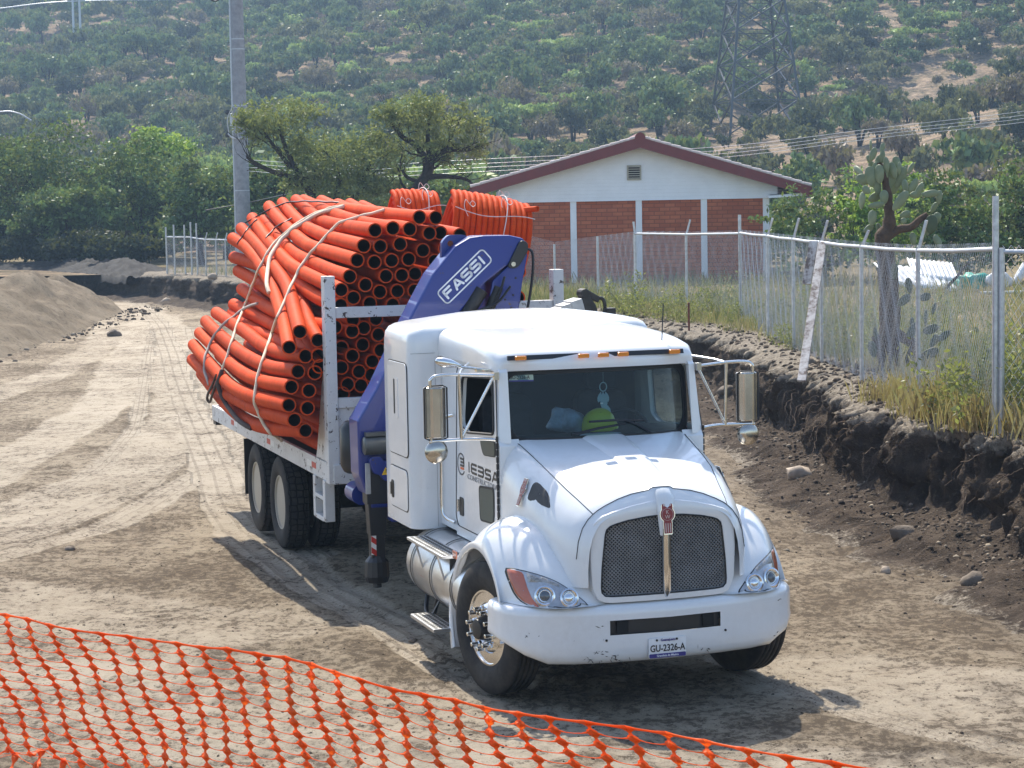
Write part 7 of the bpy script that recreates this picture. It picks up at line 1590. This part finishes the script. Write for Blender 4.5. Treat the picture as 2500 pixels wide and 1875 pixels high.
def rows(L, dz=.07):
    L = sorted(L, key=lambda p: -p[1]); out = [[L[0]]]
    for p in L[1:]:
        if abs(p[1] - np.mean([q[1] for q in out[-1]])) < dz: out[-1].append(p)
        else: out.append([p])
    return [sorted(r) for r in out]
for i, r in enumerate(rows(UP)):
    for j, (u, w_) in enumerate(r):
        v0 = 4.9 + rp.normal() * .03; a = rp.normal(size=3) * .03
        pipe([(u, v0, w_), (u + .04 + a[0], 6.4, w_ + .06), (u + .11 + a[1], 8.0, w_ + .16), (u + .22 + a[2], 9.8, w_ + .30)] if w_ < 3.6 else [(u, v0, w_), (u - .04, 6.1, w_ + .02), (u - .10, 8.1, w_ + .09), (u - .14, 9.0, w_ + .13)], f"orange pipe end in the upper stack over the crossbar, {ordn(i)} row down, {ordn(j)} from left", 14)
for i, r in enumerate(rows(LOWC)):
    for j, (u, w_) in enumerate(r):
        v0 = 4.9 + rp.normal() * .03
        pipe([(u, v0, w_), (u - .02, 6.4, w_ - .01), (u - .02, 8.0, w_ + .05), (u + .02, 9.8, w_ + .2)], f"orange pipe end {'below the crossbar' if u > -1.2 else 'left of the white gusset'}, {ordn(i)} row down, {ordn(j)} from left", 14)
# the rest of the stack, mostly behind the crane and the cab
hid = []
for i in range(15):
    w_ = 1.34 + i * .134
    for j in range(13):
        u = -1.10 + j * .158 + (i % 2) * .079
        if u > 1.1 or any((u - a) ** 2 + (w_ - b) ** 2 < .147 ** 2 for a, b in UP + LOWC): continue
        if u < -.55 and w_ > 1.95: continue
        if w_ > 2.05 and u < -.35 + .62 * (w_ - 2.05): continue
        if w_ > 3.2 and u < .3: continue
        hid.append((u, w_))
for k_, (u, w_) in enumerate(hid):
    if (k_ % 2 == 0) or u > .55 or u < -.5: pipe([(u, 5.0 + rp.random() * .15, w_), (u + .02, 7.0, w_), (u + .04, 9.6, w_ + .05)], 'orange pipe deep in the stack behind the blue crane', 8)
pipe([(.78, 4.95, 2.60), (.79, 7, 2.6), (.8, 9.5, 2.6)], 'orange pipe end showing just under the right part of the white crossbar', 10)
# coils of thin conduit
COILM = pipe_mat(); COILM.name = 'coil_conduit'
def coil(c, ax, n, rad, pitch, r, label, layers=3, squash=.9, tail=None):
    c = Vector(c); ax = Vector(ax).normalized(); e1 = Vector((0, 0, 1)); e1 = (e1 - ax * e1.dot(ax)).normalized(); e2 = ax.cross(e1); mb = MB()
    rg = np.random.default_rng(31)
    for L_ in range(layers):
        R0 = rad - L_ * r * 2.0; turns = n - (0 if L_ == 0 else 1); P = []
        for i in range(turns):
            dr = rg.normal() * .006
            for j in range(36):
                t = 2 * math.pi * j / 36; q = i + j / 36
                bulge = 1 + .04 * math.sin(math.pi * q / turns); rr = (R0 + dr) * bulge
                P.append(c + ax * ((q + .25 * L_) * pitch) + (e1 * math.cos(t) * (1.0) + e2 * math.sin(t) * squash) * rr)
        mb.tube(P, r, 9)
    if tail: mb.tube(smoothpath(tail, 12), r, 10, wall=.006)
    o0 = c; mb.v = [tuple(Vector(v) - o0) for v in mb.v]
    me = mb.mesh('pipe_coil', False); me.materials.append(COILM); me.shade_smooth(); o = bpy.data.objects.new('pipe_coil', me); COL.objects.link(o); o.location = wl(*o0); o.rotation_euler = (0, 0, YAW); tag(o, label, 'coil', 'coils of orange conduit'); return o
CORD = simple('white_cord', (.68, .66, .62), .8)
COILS = [((.60, 6.75, 3.50), (1, -.08, -.22), 14, .43), ((.36, 8.2, 3.52), (1, -.05, -.08), 9, .42)]
coil(*COILS[0][:2], 14, .43, .0640, .0325, 'large coil of orange conduit lying on the load behind the crane arm', 3, .9, [(1.36, 6.6, 3.66), (1.42, 6.5, 3.70), (1.54, 6.35, 3.715)])
coil(*COILS[1][:2], 9, .42, .060, .030, 'smaller coil of orange conduit behind the large coil, tied with white cord', 3)
for (c, ax, n, rad), lab in zip(COILS, ('white cord tied along the large orange coil', 'white cord tied along the smaller orange coil')):
    c = Vector(c); ax = Vector(ax).normalized(); e1 = Vector((0, 0, 1)); e1 = (e1 - ax * e1.dot(ax)).normalized(); e2 = ax.cross(e1); mb = MB()
    def on(q, t, k=1.0): return c + ax * q + (e1 * math.cos(t) + e2 * math.sin(t) * .9) * (rad + .05) * k
    L = n * .0645
    mb.tube([on(L * f, 1.02 + .1 * math.sin(f * 5), 1.02 + .04 * math.sin(math.pi * f)) for f in np.linspace(-.02, .98, 22)], .005, 5)
    mb.tube([on(L * .62 + .012 * math.sin(t * 3), t, 1.04) for t in np.linspace(-.3, 1.5, 16)], .006, 5)
    for f, t0 in ((.62, .1), (.62, .6), (.15, .9)):
        p = on(L * f, t0, 1.06); mb.tube(smoothpath([p, p + Vector((.03, 0, .035)), p + Vector((.06, -.02, .0)), p + Vector((.03, -.02, -.03)), p], 14), .004, 5); mb.tube(smoothpath([p, p + Vector((-.05, -.02, .05)), p + Vector((-.07, -.03, -.03)), p + Vector((-.03, -.03, -.13))], 10), .004, 5)
    mb.v = [tuple(Vector(v) - c) for v in mb.v]; o = mb.build('cord', CORD, smooth=70, fixn=False); o.location = wl(*c); o.rotation_euler = (0, 0, YAW); tag(o, lab, 'cord', 'cords on the coils')
# ------------------------------------------------------------------ straps over the load
STRAPS = {
 'SA':[(-0.33,7.56,3.79),(-0.39,7.63,3.78),(-0.45,7.73,3.77),(-0.5,7.83,3.74),(-0.54,8.0,3.72),(-0.57,8.16,3.69),(-0.64,8.19,3.65),(-0.72,8.16,3.61),(-0.79,8.14,3.57),(-0.86,8.11,3.52),(-0.91,8.15,3.47),(-0.97,8.17,3.42),(-1.03,8.14,3.37),(-1.09,8.08,3.31),(-1.14,8.04,3.25),(-1.18,8.02,3.18),(-1.23,7.99,3.11),(-1.24,8.11,3.04),(-1.21,8.38,2.96),(-1.19,8.69,2.87),(-1.18,8.88,2.79),(-1.19,8.99,2.71),(-1.21,9.06,2.63),(-1.27,8.9,2.57),(-1.37,8.56,2.51),(-1.44,8.36,2.45),(-1.48,8.28,2.38),(-1.54,8.08,2.32),(-1.59,7.96,2.26),(-1.62,7.93,2.19),(-1.65,7.89,2.12),(-1.69,7.85,2.05),(-1.71,7.88,1.98)],
 'SB':[(-0.35,7.51,3.78),(-0.41,7.57,3.76),(-0.48,7.64,3.74),(-0.53,7.77,3.72),(-0.57,7.94,3.69),(-0.63,8.01,3.65),(-0.7,7.99,3.61),(-0.77,8.02,3.57),(-0.84,8.01,3.53),(-0.89,8.05,3.47),(-0.96,8.03,3.42),(-1.03,7.95,3.35),(-1.1,7.84,3.29),(-1.16,7.74,3.22),(-1.2,7.63,3.15),(-1.25,7.45,3.07),(-1.31,7.21,3.0),(-1.35,7.01,2.94),(-1.35,6.9,2.87)],
 'SC':[(-0.3,5.92,3.74),(-0.35,6.01,3.72),(-0.39,6.12,3.7),(-0.45,6.18,3.69),(-0.52,6.17,3.67),(-0.58,6.22,3.65),(-0.64,6.26,3.63),(-0.69,6.33,3.61),(-0.73,6.4,3.56),(-0.78,6.41,3.51),(-0.82,6.45,3.46),(-0.87,6.47,3.4),(-0.92,6.46,3.35),(-0.96,6.53,3.3),(-1.0,6.56,3.24),(-1.05,6.52,3.19),(-1.11,6.46,3.13),(-1.14,6.45,3.07),(-1.2,6.34,3.01),(-1.27,6.19,2.95),(-1.31,6.12,2.89),(-1.35,6.07,2.83),(-1.4,5.98,2.77),(-1.45,5.9,2.71),(-1.49,5.85,2.65),(-1.44,6.22,2.56),(-1.36,6.72,2.47),(-1.4,6.66,2.4),(-1.47,6.43,2.35),(-1.51,6.36,2.29),(-1.56,6.24,2.23),(-1.6,6.17,2.17),(-1.63,6.14,2.1),(-1.66,6.1,2.04),(-1.68,6.06,1.97),(-1.7,6.03,1.91),(-1.72,5.98,1.84),(-1.72,6.0,1.77),(-1.69,6.02,1.7),(-1.67,6.01,1.64),(-1.64,6.01,1.57),(-1.61,5.98,1.51),(-1.58,5.93,1.46),(-1.46,6.23,1.39),(-1.28,6.8,1.27)],
 'SD':[(-1.2,8.29,2.69),(-1.24,8.5,2.66),(-1.25,8.85,2.61),(-1.29,9.0,2.56),(-1.37,8.94,2.51),(-1.45,8.89,2.47),(-1.51,8.89,2.42),(-1.57,8.89,2.35),(-1.61,8.93,2.29),(-1.65,8.95,2.21),(-1.69,8.9,2.14),(-1.74,8.81,2.07),(-1.76,8.74,1.99),(-1.77,8.71,1.91),(-1.76,8.62,1.84),(-1.75,8.55,1.76)],
 'BK':[(-1.73,7.79,1.98),(-1.76,7.76,1.91),(-1.78,7.79,1.83),(-1.76,7.78,1.75),(-1.74,7.75,1.68),(-1.71,7.7,1.61),(-1.7,7.51,1.56),(-1.7,7.26,1.52),(-1.7,7.01,1.49),(-1.67,6.81,1.46),(-1.62,6.72,1.43)],
 'LP':[(-1.77,7.92,1.92),(-1.78,8.04,1.84),(-1.77,8.26,1.76),(-1.76,8.54,1.67),(-1.72,8.87,1.57),(-1.7,8.82,1.53),(-1.74,8.43,1.64),(-1.77,8.12,1.73),(-1.78,7.91,1.82),(-1.77,7.79,1.89)],
 'T1':[(-1.05,9.71,3.6),(-0.97,9.7,3.64),(-0.9,9.68,3.68),(-0.84,9.61,3.72),(-0.77,9.54,3.76),(-0.69,9.56,3.79),(-0.61,9.56,3.82),(-0.54,9.49,3.84),(-0.5,9.27,3.84),(-0.48,8.97,3.85),(-0.46,8.68,3.84),(-0.43,8.42,3.84),(-0.41,8.17,3.83),(-0.37,7.98,3.83),(-0.31,7.89,3.82)],
 'T2':[(-1.2,9.46,3.35),(-1.18,9.44,3.39),(-1.15,9.47,3.42),(-1.12,9.48,3.45),(-1.1,9.45,3.49),(-1.07,9.49,3.52),(-1.04,9.53,3.55),(-1.0,9.53,3.58),(-0.98,9.5,3.61),(-0.94,9.52,3.64)],
 'T3':[(-1.03,8.57,3.43),(-1.0,8.61,3.46),(-0.94,8.71,3.49),(-0.89,8.82,3.52),(-0.87,8.78,3.55),(-0.86,8.66,3.57),(-0.84,8.59,3.59),(-0.8,8.55,3.61),(-0.75,8.61,3.63),(-0.7,8.67,3.65)],
}
CREAM = simple('cream_strap', (.70, .60, .45), .8, 0, .2, 10); DSTRAP = simple('dark_strap', (.075, .055, .045), .8, 0, .3, 10)
for key, r, m, lab, nm in (('SA', .016, CREAM, 'thin cream rope running right down the load to the dark buckle strap', 'rope'), ('SB', .024, CREAM, 'thick cream rope over the upper pipes ending in a loop on the crossing pipes', 'rope'), ('SC', .018, CREAM, 'cream rope nearest the white post, tied to the deck edge', 'rope'),
                           ('SD', .018, simple('grey_strap', (.42, .37, .32), .8), 'greyish rope round the rear of the lower left pipe bundle', 'rope'), ('BK', .028, DSTRAP, 'dark ratchet strap hanging under the lower left pipe bundle', 'strap'), ('LP', .016, DSTRAP, 'loose dark strap loop hanging beside the ratchet strap', 'strap'),
                           ('T1', .010, BLACK, 'black wire tie across the top rear pipe ends', 'wire tie'), ('T2', .010, BLACK, 'black wire tie across the two outer crossing pipes', 'wire tie'), ('T3', .010, BLACK, 'black wire tie across the half hidden curved pipe', 'wire tie')):
    P = [Vector(p) for p in STRAPS[key]]; o0 = P[0]; mb = MB(); mb.tube(smoothpath([p - o0 for p in P], 2 * len(P)), r, 6); o = mb.build(nm.replace(' ', '_'), m, smooth=70, fixn=False); o.location = wl(*o0); o.rotation_euler = (0, 0, YAW); tag(o, lab, nm, 'ropes and straps over the pipes')
# ------------------------------------------------------------------ orange safety net in front
def safety_net():
    k = NM('orange_net'); t = k.n('ShaderNodeBsdfTranslucent'); t.inputs[0].default_value = (1.0, .20, .02, 1); k.set((.88, .15, .018), .5, 0, .05, .25)
    m = k.n('ShaderNodeMixShader'); m.inputs[0].default_value = .42; k.l(k.b.outputs[0], m.inputs[1]); k.l(t.outputs[0], m.inputs[2]); k.l(m.outputs[0], k.out.inputs[0])
    A = np.array([-2.79, 8.04, 2.375]); B = np.array([2.46, 3.935, 2.365]); L = np.linalg.norm(B - A); pitch = .123; rp_ = .0302; n = int(L / pitch); T = (B - A) / L; N = np.array([-T[1], T[0], 0]); N /= np.linalg.norm(N); N = -N if N[1] > 0 else N   # towards the camera
    rows = 30
    def S(i, j):
        s = i * pitch; sag = -.018 * math.sin(s * 1.9 + .6) - .010 * math.sin(s * 4.3); d = j * rp_
        fold = np.interp(s, [0, 1.4, 2.6, 3.3, 4.2], [.42, .47, .53, .62, 1.2])      # depth at which the slack net turns over
        lean = .66 * d - .03 * math.sin(s * 2.2 + d * 4); wave = .035 * math.sin(s * 2.6 + d * 3.0) * d * 2 + .012 * math.sin(s * 9 + j * .7)
        if d < fold: down = d; out = .20 * d
        else:
            e = d - fold; out = .20 * fold + .85 * e + .05 * math.sin(s * 7 + j); down = fold + .30 * e + .10 * math.sin(min(e, .35) * 9) * .6 + .04 * math.sin(s * 8 + j * 1.3)
        p = A + T * (s + lean) + N * (out + wave) + np.array([0, 0, sag - down]); return Vector(p)
    mb = MB(); rg = np.random.default_rng(8)
    G = [[S(i, j) + Vector(rg.normal(size=3)) * .0025 for j in range(rows)] for i in range(n)]
    def rib(P, W, X):
        mb.grid([[p - x * w_, p + x * w_] for p, w_, x in zip(P, W, X)])
    for i in range(n):
        for j in range(rows):
            p = G[i][j]; h = (G[min(i + 1, n - 1)][j] - G[max(i - 1, 0)][j]).normalized(); d = (G[i][min(j + 1, rows - 1)] - G[i][max(j - 1, 0)]).normalized()
            if j + 1 < rows:
                q = G[i][j + 1]; W0 = .0205 if j else .028; rib([p, p.lerp(q, .22), p.lerp(q, .40), p.lerp(q, .60), p.lerp(q, .78), q], [W0, .0170, .0060, .0060, .0170, .0205], [h] * 6)
            if i + 1 < n:
                q = G[i + 1][j]; b = d * (.004 if j else 0); 
                if j == 0: rib([p, p.lerp(q, .25), p.lerp(q, .5), p.lerp(q, .75), q], [.0085, .0046, .0036, .0046, .0085], [d] * 5)
                else: rib([p, p.lerp(q, .14), p.lerp(q, .3) + b, p.lerp(q, .5) + b * 1.3, p.lerp(q, .7) + b, p.lerp(q, .86), q], [.011, .0036, .0015, .0012, .0015, .0036, .011], [d] * 7)
    me = mb.mesh('safety_net', False); me.materials.append(k.m); me.shade_smooth(); o = bpy.data.objects.new('safety_net', me); COL.objects.link(o); tag(o, 'sagging orange plastic safety net across the front of the photo', 'safety net')
    m = o.modifiers.new('Solidify', 'SOLIDIFY'); m.thickness = .0012
safety_net()

# ------------------------------------------------------------------ air
def haze():
    mb = MB(); mb.box(-420, 420, -30, 640, -6, 150); k = NM('haze_air'); k.t.nodes.remove(k.b); v = k.n('ShaderNodeVolumePrincipled'); v.inputs['Color'].default_value = (.50, .72, 1.0, 1); v.inputs['Density'].default_value = HAZE; v.inputs['Anisotropy'].default_value = .2
    k.l(v.outputs[0], k.out.inputs['Volume']); o = mb.build('haze', k.m); tag(o, kind='stuff', label='thin blue haze over the site and the hillside')
HAZE = 0.00055
haze()
